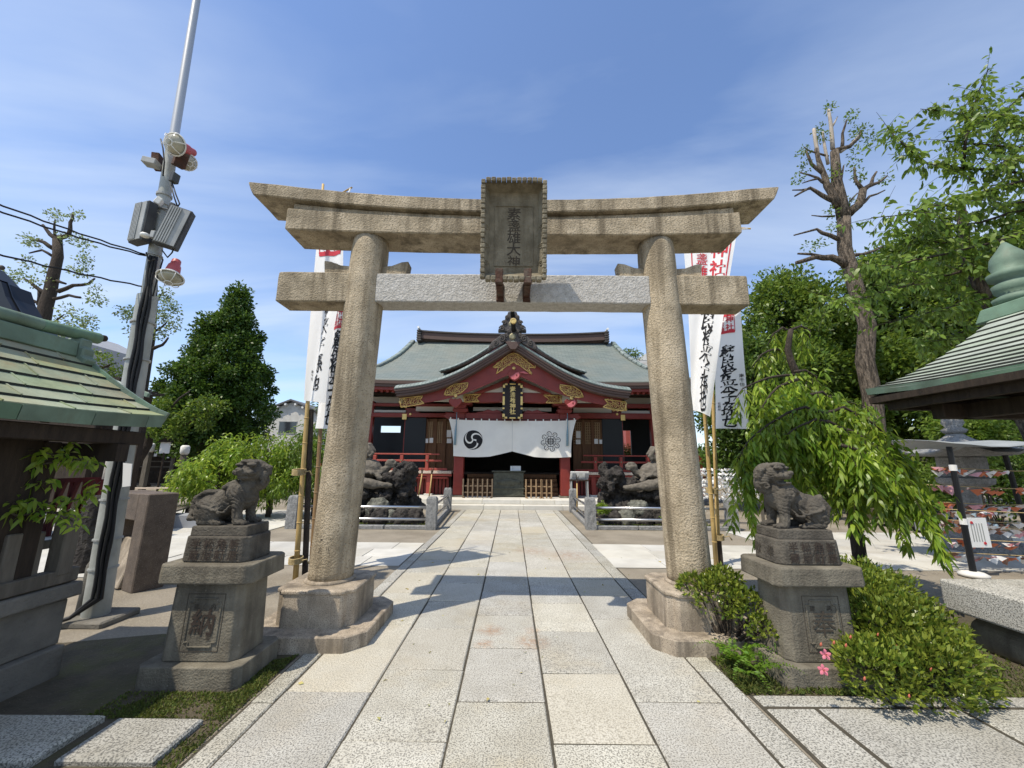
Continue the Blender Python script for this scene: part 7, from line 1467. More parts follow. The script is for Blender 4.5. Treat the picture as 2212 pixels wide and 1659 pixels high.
shrub('low_hedge', (-11.5, 18.5, .9), 1.2, 4200, .14, .07, M['l_dark'], 'dark green bush at the foot of the white gabled house', 'bush'); shrub('round_bush', (-14.9, 18.4, .35), .75, 2600, .10, .05, M['l_mid'], 'low round green mound behind the pale bench', 'bush', stem=False)
shrub('tall_bush', (-8.9, 21.5, 4.4), 2.2, 9000, .2, .1, M['l_dark'], 'dark tree crown seen between the left pillar and the left banners', 'tree'); shrub('garden_bush', (6.6, 23.5, 1.7), 1.6, 6000, .14, .06, M['l_mid'], 'leafy bush seen through the right opening of the shrine hall', 'bush')
g = thing('bonsai_branch_tree', (8.0, 24, 0), 'small pine-like branch above the right end of the hall roof', 'tree'); mb = MB(); limb(mb, [(10.2, 24, 0), pt(1368, 790, 24), pt(1345, 768, 24), pt(1325, 764, 24)], .12, .05); mb.build('trunk', M['bark_dark'], g); foliage('crown', [pt(u, v, 24) for u, v in ((1342, 768), (1355, 765), (1368, 762), (1376, 768))], [.35] * 4, 130, .14, .07, M['l_mid'], g)
# the mass of trees on the right, each its own tree
for i, (x, y, zlo, zhi, env, k, rr, n, L, m_, lab) in enumerate((
    (12.6, 16.5, 1.5, 10.0, ([0, .2, .5, .8, 1], [2.2, 3.1, 3.1, 2.2, .6]), 330, .60, 200, .19, 'l_mid', 'dense tree right of the right banners, lower left of the pruned tree'),
    (17.0, 15.5, 2.0, 11.0, ([0, .2, .5, .8, 1], [2.6, 3.6, 3.6, 2.6, .8]), 400, .68, 200, .20, 'l_mid', 'dense green tree filling the background right of the pruned trunk'),
    (22.5, 15.0, 2.0, 12.0, ([0, .2, .5, .8, 1], [2.6, 3.8, 3.9, 3.0, 1.2]), 380, .72, 170, .21, 'l_mid', 'dense green tree at the far right edge behind the cherry branches'),
    (9.2, 14.6, .9, 6.0, ([0, .3, .6, 1], [1.3, 1.9, 1.8, .7]), 190, .5, 170, .16, 'l_dark2', 'darker lower tree directly behind the right banner'))):
    cs, rs = crown_clumps(I(*env), zlo, zhi, x, y, k, rr, hollow=.3)
    tree('leafy_tree', lab, (x, y, 0), [(x, y, 0), (x + .1, y, zlo + .5), (x - .1, y, (zlo + zhi) / 2), (x, y, zhi - 1)], .26, .06, cs, rs, n, L, L * .5, M[m_], 'bark', group='dense trees on the right', out=.7, up=.15, limbs=26)
for i, (x, y, z, r, m_, lab) in enumerate(((11.6, 11.6, 1.1, 1.3, 'l_mid', 'green bush behind the black planter, left part'), (13.6, 11.4, 1.3, 1.5, 'l_dark2', 'darker green bush behind the paper rack'), (11.2, 9.6, 2.3, .95, 'l_cherry', 'yellow-green spray of leaves above the stone lantern'), (9.0, 12.6, 1.2, 1.2, 'l_dark2', 'dark bush behind the weeping tree, by the white papers'))): shrub('background_bush', (x, y, z), r, 6500, .12, .055, M[m_], lab, 'bush', 'bushes at the foot of the right-hand trees')
# cherry tree reaching in from the right
ch = thing('cherry_tree', (9.4, 7.4, 0), 'cherry tree with long leafy branches reaching in from the right edge', 'tree'); mb = MB(); DC = 6.9
limb(mb, [(10.2, 7.6, 0), (10.0, 7.5, 2.2), (9.6, 7.3, 4.4), (9.3, 7.2, 7.0)], .20, .07, 10); mb.build('trunk', M['bark'], ch, smooth=True)
bl = []
for P, D_ in (([(2050, 830), (1878, 805), (1500, 770), (1250, 740), (1100, 620), (980, 500)], 6.6), ([(1490, 765), (1500, 560), (1540, 400), (1580, 270), (1650, 110)], 6.6), ([(2050, 820), (1700, 900), (1400, 1010), (1150, 1060), (880, 1090)], 6.2), ([(2050, 1000), (1600, 1120), (1350, 1140), (1120, 1130)], 6.8), ([(2050, 1150), (1700, 1250), (1350, 1330), (1000, 1420), (800, 1400)], 6.5), ([(2060, 1300), (1600, 1400), (1200, 1500), (900, 1600), (560, 1640)], 6.7), ([(1900, 500), (1750, 420), (1500, 430), (1200, 380)], 7.2), ([(2050, 300), (1900, 250), (1750, 400), (1680, 560)], 7.4), ([(2050, 650), (1700, 620), (1450, 600), (1300, 580)], 7.3), ([(2100, 1500), (1700, 1600), (1300, 1700), (1000, 1780)], 7.0), ([(2050, 950), (1750, 1010), (1560, 1060), (1300, 1100)], 7.4), ([(2100, 1400), (1850, 1480), (1500, 1540), (1250, 1560)], 7.4), ([(2100, 1700), (1700, 1780), (1400, 1860), (1150, 1920)], 7.4), ([(2100, 700), (1900, 680), (1700, 750)], 6.3), ([(2100, 1100), (1900, 1150), (1500, 1250), (1200, 1230), (1000, 1160)], 7.0), ([(2100, 1250), (1750, 1330), (1500, 1400), (1150, 1450)], 7.2)):
    pts = [q9(x, y, D_ + .25 * math.sin(i * 2 + D_ * 9)) for i, (x, y) in enumerate(P)]; bl.append(pts)
mb = MB()
for pts in bl: limb(mb, pts, .030, .006, 6)
P_, D_l = [], []
for pts in bl:                                                                 # side twigs with hanging leaves
    for a, b in zip(pts, pts[1:]):
        n = max(2, int((b - a).length / .045))
        for i in range(n):
            p = a + (b - a) * (i / n); d = Vector((rng.gauss(0, 1), rng.gauss(0, 1), rng.gauss(0, .9))).normalized(); l = rng.uniform(.15, .62); e = p + d * l + Vector((0, 0, -.04)); mb.tube([p, (p + e) / 2 + Vector((0, 0, .02)), e], [.005, .004, .0025], 4, caps=False)
            for k in range(rng.randint(6, 10)):
                q = p + (e - p) * (k / 8) * 1.05; P_.append(q); D_l.append(Vector((rng.gauss(0, .6), rng.gauss(0, .6), rng.uniform(-1.1, .1))) + d * .4)
mb.build('branches', M['bark_dark'], ch, smooth=True); n = len(P_); link('crown', leaf_mesh('crown', P_, D_l, .125 * nrg.uniform(.7, 1.25, n), .055 * nrg.uniform(.8, 1.2, n), seg=2, curl=.25), M['l_cherry'], ch)
# weeping tree behind the right lion: dark crooked trunk, hanging sprays
we = thing('weeping_peach_tree', (4.75, 5.75, 0), 'weeping peach tree with hanging bright leaves behind the right lion', 'tree'); qb = lambda X, Y, D=5.6: pt((2900 + X / 1.659) / 1.8228, (1000 + Y / 1.659) / 1.8228, D)
mb = MB(); limb(mb, [(4.85, 5.8, 0), qb(720, 1330, 5.75), qb(590, 1080, 5.7), qb(480, 920), qb(385, 770), qb(335, 620), qb(355, 495)], .085, .035, 9); mb.build('trunk', M['bark_dark'], we, smooth=True); mb = MB(); arcs = []
for P, D_ in (([(355, 495), (420, 470), (480, 500), (475, 560)], 5.6), ([(385, 790), (260, 800), (150, 830), (40, 880), (-20, 960)], 5.5), ([(400, 820), (270, 870), (180, 980), (120, 1080)], 5.3), ([(480, 920), (560, 900), (640, 960), (740, 1080), (800, 1180)], 5.2), ([(560, 1040), (700, 1000), (850, 1080), (980, 1200), (1080, 1330), (1120, 1420)], 5.0), ([(560, 1040), (450, 1000), (330, 1040), (200, 1120), (80, 1220), (20, 1330)], 5.1), ([(640, 1130), (760, 1160), (900, 1260), (1060, 1400), (1180, 1540), (1240, 1640)], 4.8), ([(600, 1100), (520, 1080), (420, 1120), (330, 1180)], 4.9), ([(690, 1250), (820, 1290), (960, 1400), (1040, 1520)], 4.6), ([(590, 1090), (640, 1110), (700, 1200), (720, 1300)], 4.75), ([(470, 910), (420, 940), (300, 960), (220, 1040)], 5.7), ([(340, 640), (250, 620), (160, 660), (100, 740)], 5.7), ([(350, 500), (300, 480), (240, 520), (200, 600)], 5.8), ([(500, 940), (600, 930), (700, 960), (860, 1000)], 5.9), ([(560, 1040), (380, 1080), (200, 1220), (60, 1400), (30, 1500)], 5.25), ([(640, 1140), (560, 1180), (480, 1230), (440, 1300)], 5.0), ([(380, 770), (450, 760), (520, 800), (560, 900)], 5.4), ([(640, 1140), (720, 1240), (800, 1340), (850, 1440)], 5.2), ([(590, 1100), (640, 1250), (700, 1400), (740, 1480)], 5.0), ([(560, 1100), (480, 1220), (400, 1340)], 5.3), ([(700, 1000), (860, 1120), (1000, 1300), (1060, 1460)], 5.4)):
    pts = [qb(x, y, D_) for x, y in P]; limb(mb, pts, .022, .006, 6); arcs.append(pts)
mb.build('branches', M['bark_dark'], we, smooth=True)
protos = []
for k in range(12):                                                            # twelve kinds of hanging spray
    L_ = .28 + .065 * k; Pp, Dd = [], []; n = int(L_ / .026); ax = Vector((rng.uniform(-.16, .16), rng.uniform(-.16, .16), -1)).normalized(); tw = MB(); tw.tube([(0, 0, 0), ax * L_ * .5, ax * L_], [.0045, .0035, .002], 4)
    for i in range(n):
        p = ax * (L_ * (i + .5) / n); a = i * 2.4 + rng.uniform(-.5, .5)
        for q in range(2): a2 = a + q * math.pi; Pp.append(p); Dd.append((math.cos(a2) * .62, math.sin(a2) * .62, -.62 + rng.uniform(-.3, .35)))
    nn = len(Pp); me = leaf_mesh('leaf_spray', Pp, Dd, .12 * nrg.uniform(.55, 1.3, nn), .033 * nrg.uniform(.7, 1.3, nn), seg=2, curl=.42); me.materials.append(M['l_bright2']); me.materials.append(M['bark_dark'])
    bm = bmesh.new(); bm.from_mesh(me); b0 = [bm.verts.new(v) for v in tw.v]
    for f in tw.f:
        fc = bm.faces.new([b0[i] for i in f]); fc.material_index = 1
    bm.to_mesh(me); bm.free(); protos.append(me)
Pf, Df = [], []
for ai, pts in enumerate(arcs):
    if ai in (0, 1, 11, 12): continue
    for a, b in zip(pts, pts[1:]):
        for i in range(int((b - a).length / .0065)): p = a + (b - a) * rng.random() + Vector((rng.gauss(0, .07), rng.gauss(0, .14), -abs(rng.gauss(0, .16)))); Pf.append(p); Df.append((rng.gauss(0, .6), rng.gauss(0, .6), rng.uniform(-1.3, .15)))
nf = len(Pf); link('crown', leaf_mesh('crown', Pf, Df, .105 * nrg.uniform(.5, 1.25, nf), .030 * nrg.uniform(.7, 1.3, nf), seg=2, curl=.4), M['l_bright2'], we, kind='stuff')
cnt = 0
for ai, pts in enumerate(arcs):
    tot = sum((b - a).length for a, b in zip(pts, pts[1:])); thin = ai in (0, 1, 11, 12, 10)
    n = int(tot / (.15 if thin else .070))
    for i in range(n):
        s_ = (i + rng.random()) / n * tot; acc = 0
        for a, b in zip(pts, pts[1:]):
            l = (b - a).length
            if acc + l >= s_: p = a + (b - a) * ((s_ - acc) / l); break
            acc += l
        zmax = max(.15, p.z - .35); kk = min(11, max(0, int((min(zmax, .95) - .28) / .065))); k = rng.randint(0, max(0, kk)) if not thin else rng.randint(0, 2)
        if cnt >= 296: break
        o = bpy.data.objects.new('leaf_spray', protos[k]); C.objects.link(o); o.parent = we; o.location = p - we.location + Vector((rng.uniform(-.03, .03), rng.uniform(-.10, .10), 0)); o.rotation_euler = (rng.uniform(-.2, .2), rng.uniform(-.2, .2), rng.uniform(0, 6.28)); cnt += 1
for u, v, D_ in ((1880, 932, 5.1), (1909, 993, 4.9), (1958, 970, 4.9), (1888, 925, 5.0), (1822, 980, 5.2)): mb = MB(); mb.ell(pt(u, v, D_), (.030, .030, .033), None, 12, 8); mb.build('peach_fruit', M['peach'], we, smooth=True)
# azaleas, fern, weeds
def azalea(label, lumps, n, root):
    g = thing('azalea_bush', root, label, 'bush', 'azalea bushes beside the right pedestal'); Ps, Ds = [], []
    for cx, cy, cz, r, fz in lumps:
        k = int(n * r * r * 14); d = nrg.normal(size=(k, 3)); d /= np.linalg.norm(d, axis=1, keepdims=True); d[:, 2] = np.where(d[:, 2] < -.55, -d[:, 2], d[:, 2])
        nz = np.array([noise.noise(Vector(tuple(x * 4.5)) + Vector((cx * 3, cy, 0))) for x in d])[:, None]; rad = r * (1 + .36 * nz) * nrg.uniform(.70, 1.05, (k, 1)) ** .5
        p = np.array([cx, cy, cz]) + d * rad * np.array([1, 1, fz]); ok = p[:, 2] > .01; Ps.append(p[ok]); Ds.append((d * .9 + nrg.normal(size=(k, 3)) * .55 + np.array([0, 0, .55]))[ok])
    P = np.concatenate(Ps); Dn = np.concatenate(Ds); m_ = len(P); o = link('foliage', leaf_mesh('foliage', P, Dn, .048 * nrg.uniform(.6, 1.25, m_), .020 * nrg.uniform(.8, 1.25, m_)), M['l_azalea'], g, kind='stuff')
    mb = MB()
    for cx, cy, cz, r, fz in lumps:
        for q in range(6): a = rng.uniform(0, 6.28); limb(mb, [(root[0] + .05 * math.cos(a), root[1] + .05 * math.sin(a), 0), ((root[0] + cx) / 2 + .05 * math.cos(a), (root[1] + cy) / 2, cz * .5), (cx + r * .6 * math.cos(a), cy + r * .6 * math.sin(a), cz + r * .2)], .011, .004, 5)
    mb.build('stems', M['bark_dark'], g); return g
az1 = azalea('small rounded azalea bush between the right pillar base and the stone pedestal', [(1.83, 3.72, .42, .20, .85), (2.0, 3.62, .36, .17, .85), (1.68, 3.86, .46, .13, .8), (1.95, 3.86, .52, .14, .75), (2.02, 3.45, .27, .10, .9)], 1500, (1.88, 3.78, 0))
az2 = azalea('large azalea bush with pink flowers right of the stone pedestal', [(2.52, 3.00, .17, .23, .85), (2.80, 3.02, .17, .27, .85), (3.06, 3.12, .16, .26, .9), (2.86, 3.32, .28, .32, .8), (3.18, 3.45, .24, .33, .85), (3.05, 3.78, .34, .36, .8), (3.38, 4.0, .30, .38, .85), (3.15, 4.35, .40, .34, .8), (2.40, 2.98, .22, .13, 1.1)], 1500, (2.95, 3.4, 0))
def flower(g, c, r, look):
    look = Vector(look).normalized(); Q = look.to_track_quat('Z', 'Y').to_matrix(); o0 = None
    for k in range(5):
        a = 2 * math.pi * k / 5 + .3; mb = MB(); row = []
        for t, w in ((.05, .10), (.4, .30), (.75, .38), (1.0, .10)): row.append([c + Q @ Vector((math.cos(a + s * w / max(t, .25) * .9) * r * t, math.sin(a + s * w / max(t, .25) * .9) * r * t, r * (.28 * t - .10 * (s * s) - .25 * max(0, t - .7)))) for s in (-1, 0, 1)])
        mb.strip(row); o = mb.build('petal', M['petal'], g, smooth=True)
    mb = MB()
    for k in range(5): a = k * 1.3; mb.tube([c, c + Q @ Vector((math.cos(a) * r * .2, math.sin(a) * r * .2, r * .7))], .0015, 4)
    mb.build('stamens', M['bud'], g)
for u, v, Y in ((1783, 1414, 2.93), (1778, 1447, 2.88)): flower(az2, pt(u, v, Y), .033, (-.3, -1, .25))
for u, v, Y in ((2044, 1410, 3.0), (1962, 1508, 2.80), (1836, 1380, 3.0), (1800, 1392, 2.95), (1826, 1398, 2.95), (1866, 1470, 2.82), (1935, 1400, 3.05), (2010, 1450, 2.95), (1895, 1375, 3.1), (1772, 1396, 2.92)): mb = MB(); p = pt(u, v, Y); mb.tube([p, p + Vector((.004, -.004, .012)), p + Vector((.006, -.006, .026))], [.004, .008, .002], 6); mb.build('flower_bud', M['bud'], az2, smooth=True)
fe = thing('fern_clump', (1.86, 3.32, 0), 'bright green fern clump at the left foot of the right pedestal', 'fern'); 
for k in range(24):
    a = rng.uniform(0, 6.28); c = Vector((1.85 + rng.uniform(-.12, .07), 3.38 + rng.uniform(-.14, .12), 0)); l = rng.uniform(.16, .30); hgt = rng.uniform(.10, .20); Pp, Dd, Ll = [], [], []; side = Vector((-math.sin(a), math.cos(a), 0)); fw = Vector((math.cos(a), math.sin(a), 0)); n = 15
    for i in range(n):
        t = (i + 1) / n; p = c + fw * l * t + Vector((0, 0, hgt * math.sin(math.pi * (.15 + .6 * t)))); 
        for s in (-1, 1): Pp.append(p); Dd.append(side * s + fw * .5 + Vector((0, 0, .05))); Ll.append(.052 * (1 - t * .8) + .006)
    link('frond', leaf_mesh('frond', Pp, Dd, np.array(Ll), np.array(Ll) * .32), M['l_fern'], fe)
for k, (u, v, lab) in enumerate(((1716, 1478, 'small leafy weed growing at the front of the right pedestal'), (2090, 1400, 'small weed in the soil right of the azalea'), (2160, 1385, 'small weed in the soil near the granite block'))):
    p = gp(u, v); g = thing('weed', p, lab, 'weed', 'small weeds'); n = 26; P = np.array([p + Vector((rng.uniform(-.03, .03), rng.uniform(-.03, .03), rng.uniform(.01, .10))) for _ in range(n)]); Dn = nrg.normal(size=(n, 3)) + np.array([0, 0, .3]); link('foliage', leaf_mesh('foliage', P, Dn, .045, .024), M['l_bright'], g)
# branch of bright leaves at the left edge, over the picket fence
sp = thing('young_tree', (-3.62, 2.75, 0), 'young tree with bright leaves leaning over the picket fence at the left edge', 'tree'); mb = MB(); Pp, Dd = [], []; S_ = lambda u, v: pt(u, v, 2.92 + .0006 * (u - 100))
for P in ([(-120, 1130), (-10, 1085), (60, 1000), (55, 960)], [(-60, 1090), (80, 1085), (150, 1080), (205, 1040)], [(-40, 1010), (50, 990), (110, 975), (170, 1000)], [(-10, 1090), (70, 1110), (130, 1108), (160, 1075)], [(40, 1010), (110, 1000), (190, 990), (212, 1010)], [(-60, 1040), (10, 1050), (60, 1040), (120, 1045)], [(60, 1000), (90, 970), (140, 950)], [(-80, 1110), (0, 1105), (50, 1090)], [(110, 1105), (150, 1125), (160, 1140)]):
    pts = [S_(*p) + Vector((0, rng.uniform(-.12, .12), 0)) for p in P]; pts[0] = S_(*P[0]); limb(mb, pts, .009, .003, 5)
    for a, b in zip(pts, pts[1:]):
        n = max(2, int((b - a).length / .016))
        for i in range(n):
            for q in range(2): Pp.append(a + (b - a) * (i / n) + Vector((rng.uniform(-.035, .035), rng.uniform(-.05, .05), rng.uniform(-.03, .03)))); Dd.append(Vector((rng.gauss(.25, .6), rng.gauss(-.2, .6), rng.uniform(-1.0, .25))))
limb(mb, [(-3.62, 2.75, 0), (-3.70, 2.78, .5), S_(-120, 1130)], .02, .011, 6); mb.build('branches', M['bark'], sp, smooth=True); n = len(Pp); link('crown', leaf_mesh('crown', Pp, Dd, .072 * nrg.uniform(.7, 1.25, n), .024 * nrg.uniform(.8, 1.2, n), seg=2, curl=.35), M['l_bright2'], sp)
n = 60; P_ = np.array([(rng.uniform(-1.6, 3.6), rng.uniform(2.3, 7.5), .006) for _ in range(n)]); Dn = nrg.normal(size=(n, 3)) * np.array([1, 1, .08]); tag(link('fallen_leaves', leaf_mesh('fallen_leaves', P_, Dn, .04 * nrg.uniform(.4, 1.3, n), .018 * nrg.uniform(.6, 1.3, n)), M['peach']), kind='stuff')
# ================================================================== BUILDINGS BEHIND
def house(name, label, x0, x1, y0, y1, h, m, roof=None, rm='greyroof', wins=(), cat='building', ridge_x=False, over=.4):
    g = thing(name, ((x0 + x1) / 2, (y0 + y1) / 2, 0), label, cat, 'buildings beyond the grounds'); mb = MB(); mb.box(x0, x1, y0, y1, 0, h); mb.build('wall', M[m], g)
    xc = (x0 + x1) / 2
    if roof:
        mb = MB(); mb.xz([(x0, h), (x1, h), (xc, h + roof)], y0, y1); mb.build('gable', M[m], g)
        for s, xe in ((-1, x0), (1, x1)):
            mb = MB(); k = roof / (xc - x0); mb.add([(xc, y0 - .3, h + roof + .08), (xe + s * over, y0 - .3, h - k * over + .08), (xe + s * over, y1 + .3, h - k * over + .08), (xc, y1 + .3, h + roof + .08), (xc, y0 - .3, h + roof + .22), (xe + s * over, y0 - .3, h - k * over + .22), (xe + s * over, y1 + .3, h - k * over + .22), (xc, y1 + .3, h + roof + .22)], ((0, 1, 2, 3), (4, 7, 6, 5), (0, 4, 5, 1), (1, 5, 6, 2), (2, 6, 7, 3), (3, 7, 4, 0))); mb.build('roof', M[rm], g)
            for q in range(3): f = .2 + .3 * q; mb = MB(); xx = xc + (xe - xc) * f; mb.box(xx - .08, xx + .08, y0 - .28, y0, h + roof * (1 - f) - .12, h + roof * (1 - f) + .04); mb.build('purlin_end', M['paper'], g)
    for (a, b, c, d) in wins:
        mb = MB(); mb.box(a, b, y0 - .02, y0 + .05, c, d); w = mb.build('window', M['window'], g); mb = MB(); mb.box(a - .06, b + .06, y0 - .04, y0 - .0, c - .06, c); mb.box(a - .06, b + .06, y0 - .04, y0 - .0, d, d + .06); mb.build('frame', M['greymetal'], w)
    return g
a, b, c = pt(575, 885, 32), pt(660, 885, 32), pt(630, 866, 32); house('gabled_house', 'white gabled house with dark roof seen left of the banners', a.x, b.x + .9, 32, 40, a.z - .2, 'housewall', c.z - a.z + .1, wins=[(b.x - 2.0, b.x - .6, a.z - 1.9, a.z - 1.0)])
a, b = pt(80, 690, 45), pt(167, 735, 45); g = thing('grey_building', (a.x, 48, 0), 'plain grey building with a slanting roofline behind the far left tree', 'building', 'buildings beyond the grounds'); mb = MB(); mb.xz([(a.x - 6, 0), (b.x, 0), (b.x, b.z), (a.x, a.z), (a.x - 6, a.z + 1)], 45, 55); mb.build('wall', M['greywall'], g); mb = MB(); mb.bar((a.x - 6, 44.95, a.z + 1.05), (a.x, 44.95, a.z + .05), .3, .14); mb.bar((a.x, 44.95, a.z + .05), (b.x, 44.95, b.z + .05), .3, .14); mb.build('coping', M['greyroof'], g)
a, b = pt(1345, 800, 30), pt(1420, 800, 30); g = thing('white_building', (13, 32, 0), 'white building with a red band seen between the hall roof and the right pillar', 'building', 'buildings beyond the grounds'); mb = MB(); mb.box(a.x, b.x + 2, 30, 36, 0, a.z - .2); mb.build('wall', M['redroof'], g); mb = MB(); q = pt(1352, 790, 30); q2_ = pt(1400, 768, 30); mb.xz([(a.x, a.z - .2), (b.x + 2, a.z - .2), (b.x + 2, q2_.z + .6), (q2_.x, q2_.z + .3), (a.x, q.z - .1)], 30.4, 36); mb.build('upper_wall', M['housewall'], g)
for k in range(4): mb = MB(); x = a.x + 1.0 * k; mb.tube([(x, 29.9, a.z - .3), (x, 29.9, a.z + 1.1)], .03, 5); mb.build('rail_post', M['greymetal'], g)
mb = MB(); mb.tube([(a.x, 29.9, a.z + .7), (b.x + 1, 29.9, a.z + .9)], .03, 5); mb.build('hand_rail', M['greymetal'], g)
# dark curved gable at the far left and the low green roof behind the pole
g = thing('dark_gabled_hall', (-8.6, 9.0, 0), 'dark hall with a hollow curved gable board rising at the left edge', 'hall'); Yg = 7.2
C_ = [pt(u, v, Yg) for u, v in ((-60, 560), (-22, 600), (2, 608), (12, 640), (30, 672), (58, 704), (90, 730), (120, 752))]
mb = MB(); n = len(C_); top = [Vector(p) for p in C_]; low = [p + Vector((-.10, 0, -.16)) for p in C_]; mb.strip([[p for p in top], [p for p in low]]); mb.strip([[p + Vector((0, .5, 0)) for p in top], [p for p in top]]); mb.strip([[p for p in low], [p + Vector((0, .5, 0)) for p in low]]); mb.build('bargeboard', M['blacklac'], g)  # black colour stands in for the shade on this side of the gable
mb = MB(); mb.strip([[p + Vector((0, .1, .03)) for p in top], [p + Vector((-.2, .5, .03)) for p in top]]); mb.build('roof', M['blacklac'], g)
mb = MB(); mb.add([p + Vector((0, .25, 0)) for p in low] + [Vector((low[-1].x, Yg + .25, 0)), Vector((low[0].x - 2, Yg + .25, 0)), Vector((low[0].x - 2, Yg + .25, low[0].z))], [list(range(n + 3))]); mb.build('gable_wall', M['darkwood'], g)
p = pt(3, 578, Yg); mb = MB(); mb.ell(p, (.05, .05, .05)); mb.build('ridge_knob', M['oniroof'], g, smooth=True)
g = thing('green_roofed_building', (-12, 13, 0), 'low building with pale green roof edge just behind the lamp pole', 'building', 'buildings beyond the grounds'); Yb = 12.5
A, B, E_, F_ = pt(150, 795, Yb), pt(322, 848, Yb), pt(150, 760, Yb + 2), pt(215, 808, Yb + 1.5)
nn = 9
for i in range(nn): f0, f1 = i / nn, (i + 1) / nn; a0, b0 = A + (E_ - A) * f0, B + (F_ - B) * f0; a1, b1 = A + (E_ - A) * f1, B + (F_ - B) * f1; mb = MB(); mb.add([a0, b0, b1, a1], [(0, 1, 2, 3)]); mb.add([a0, b0, b0 - Vector((0, 0, .05)), a0 - Vector((0, 0, .05))], [(0, 3, 2, 1)]); mb.build('roof_course', M['coppercourse'], g)
mb = MB(); mb.bar(A - Vector((0, .0, .09)), B - Vector((0, .0, .09)), .10, .12); mb.build('eave_board', M['copperedge'], g)
mb = MB(); mb.bar(A + Vector((0, .2, -.25)), B + Vector((-.2, .2, -.25)), .3, .22); mb.build('eave_beam', M['darkwood'], g)
for i in range(12): p = A + (B - A) * (i / 12); mb = MB(); mb.bar(p + Vector((0, 0, -.17)), p + Vector((0, .8, .0)), .06, .07); mb.build('rafter', M['darkwood'], g)
for f in (.2, .75): p = A + (B - A) * f; mb = MB(); mb.box(p.x - .1, p.x + .1, p.y + .6, p.y + .8, 0, p.z - .2); mb.build('post', M['darkwood'], g)
mb = MB(); mb.box(A.x - 5, A.x + .8, Yb + .9, Yb + 1.0, 0, A.z - .1); mb.build('wall', M['darkwood'], g)
# open-fronted stalls along the far left side
g = thing('market_shelter', (-25, 27, 0), 'long dark open-fronted shelter with a red roof behind the plaza on the left', 'shelter'); Ys = 26.0
xa, xb = pt(60, 1000, Ys).x, pt(425, 1000, Ys).x
mb = MB(); mb.box(xa, xb, Ys + 3, Ys + 3.2, 0, 3.0); mb.build('back_wall', M['darkwood'], g)
nr = 7
for i in range(nr):                                                            # sheets of the red and pale roofs
    x0, x1 = xa + (xb - xa) * i / nr, xa + (xb - xa) * (i + .97) / nr; m_ = ['greyroof', 'redroof', 'redroof', 'housewall', 'redroof_old', 'redroof_old', 'housewall'][i]; mb = MB(); mb.add([(x0, Ys - .6, 2.55), (x1, Ys - .6, 2.55), (x1, Ys + 3, 3.9), (x0, Ys + 3, 3.9), (x0, Ys - .6, 2.45), (x1, Ys - .6, 2.45), (x1, Ys + 3, 3.8), (x0, Ys + 3, 3.8)], ((0, 1, 2, 3), (7, 6, 5, 4), (0, 4, 5, 1), (1, 5, 6, 2), (2, 6, 7, 3), (3, 7, 4, 0))); mb.build('roof_sheet', M[m_], g)
    mb = MB(); mb.box(x0 - .07, x0 + .07, Ys - .1, Ys + .05, 0, 2.6); mb.build('post', M['greywood'], g); mb = MB(); mb.box(x0, x1, Ys + .5, Ys + 1.2, .75, .85); mb.build('counter', M['darkwood'], g)
for i in range(26): x = xa + (xb - xa) * (i + .5) / 26; mb = MB(); mb.box(x - .09, x + .09, Ys - .05, Ys - .03, 1.75 + .1 * (i % 3), 2.25); mb.build('hanging_paper', M['paper'], g)
for i in range(3): mb = MB(); z = 1.15 + .35 * i; mb.box(xa + 1, xb - 2, Ys + .5, Ys + .54, z, z + .07); mb.build('shelf', M['greywood'], g)
for k, (u, v, lab) in enumerate(((322, 965, 'white paper lantern on a pale post, right of the lamp pole'), (268, 955, 'white paper lantern on a pale post, just left of the lamp pole'), (182, 950, 'white paper lantern on a pale post under the green eave'), (398, 970, 'white paper lantern on a pale post beside the dark tree trunk'))):
    Yl = 21.0; p = pt(u, v + 12, Yl); g = thing('lantern_post', (p.x, Yl, 0), lab, 'lantern post', 'white lanterns on posts along the left side'); mb = MB(); mb.box(p.x - .11, p.x + .11, Yl - .11, Yl + .11, 0, p.z); mb.build('post', M['greywood'], g); mb = MB(); mb.lathe([(.14, p.z), (.2, p.z + .08), (.21, p.z + .4), (.14, p.z + .48)], 12, (p.x, Yl, 0)); mb.build('lantern', M['paper'], g, smooth=True)
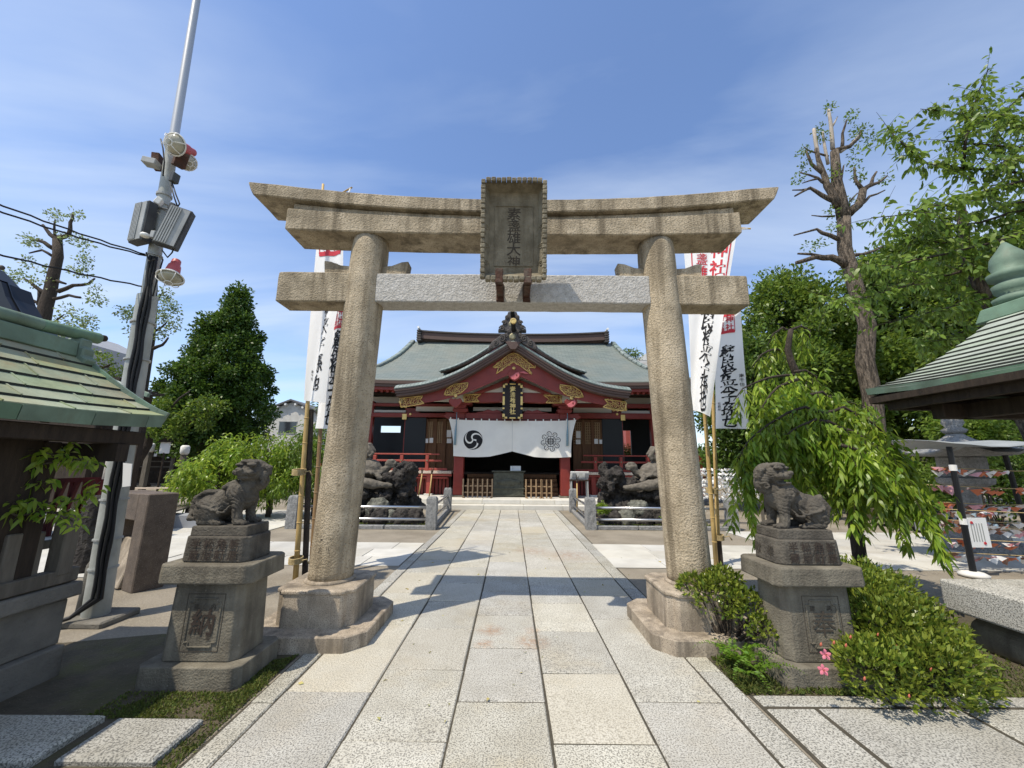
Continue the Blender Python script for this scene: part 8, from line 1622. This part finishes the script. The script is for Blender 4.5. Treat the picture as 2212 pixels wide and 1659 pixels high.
p = pt(358, 955, 19.5); g = thing('sign_board', (p.x, 19.5, 0), 'small white sign under a pointed dark hood on a thin post', 'sign'); mb = MB(); mb.box(p.x - .24, p.x + .24, 19.5, 19.54, p.z - .55, p.z + .02); mb.build('panel', M['paper'], g); mb = MB(); mb.xz([(p.x - .36, p.z), (p.x + .36, p.z), (p.x, p.z + .2)], 19.4, 19.7); mb.build('hood', M['darkwood'], g); mb = MB(); mb.box(p.x - .035, p.x + .035, 19.5, 19.56, 0, p.z - .5); mb.build('post', M['darkwood'], g)
g = thing('small_torii', (-20.2, 20.5, 0), 'small pale stone gate under the green eave on the left', 'shrine gate'); Yt = 18.0; a, b = pt(165, 940, Yt), pt(262, 948, Yt)
mb = MB(); mb.bar(a, b + Vector((.3, 0, .05)), .3, .24); mb.build('top_beam', M['torii_new'], g); mb = MB(); mb.bar(a - Vector((0, 0, .62)), b - Vector((0, 0, .62)), .2, .24); mb.build('tie_beam', M['torii_new'], g)
for f in (.12, .86): q = a + (b - a) * f; mb = MB(); mb.tube([(q.x, Yt, 0), (q.x, Yt, q.z)], [.16, .14], 12); mb.build('pillar', M['torii_new'], g, smooth=True)
g = thing('red_fence', (-11.0, 9.0, 0), 'dark red slatted railing left of the lamp pole by the plaza', 'fence'); a, b = pt(75, 1040, 8.6), pt(215, 1035, 8.6)
for i in range(11): q = a + (b - a) * (i / 10); mb = MB(); mb.bar((q.x, 8.6, 0), (q.x + .25 * (i % 2), 8.6, q.z), .07, .06); mb.build('slat', M['darkred'], g)
mb = MB(); mb.bar(a, b, .08, .09); mb.build('rail', M['darkred'], g)
mb = MB(); mb.box(-15, -6.8, 9.8, 10.3, .0, .28); tag(mb.build('kerb_block', M['greywall']), 'long dark low step crossing the plaza behind the young tree', 'step')
# hedge closing the view far behind
g = MB(); g.box(-70, 70, 52, 53, 0, 3.2); hb = g.build('far_hedge', M['soil'], kind='stuff'); cs = [(rng.uniform(-70, 70), 51.6, rng.uniform(.3, 3.6)) for _ in range(500)]; foliage('leaves', cs, [.8] * 500, 40, .4, .25, M['l_dark'], hb, kind='stuff')
bpy.data.scenes.remove(work)
for o in list(bpy.data.objects):
    if o.type == 'MESH' and not len(o.data.vertices): bpy.data.objects.remove(o)
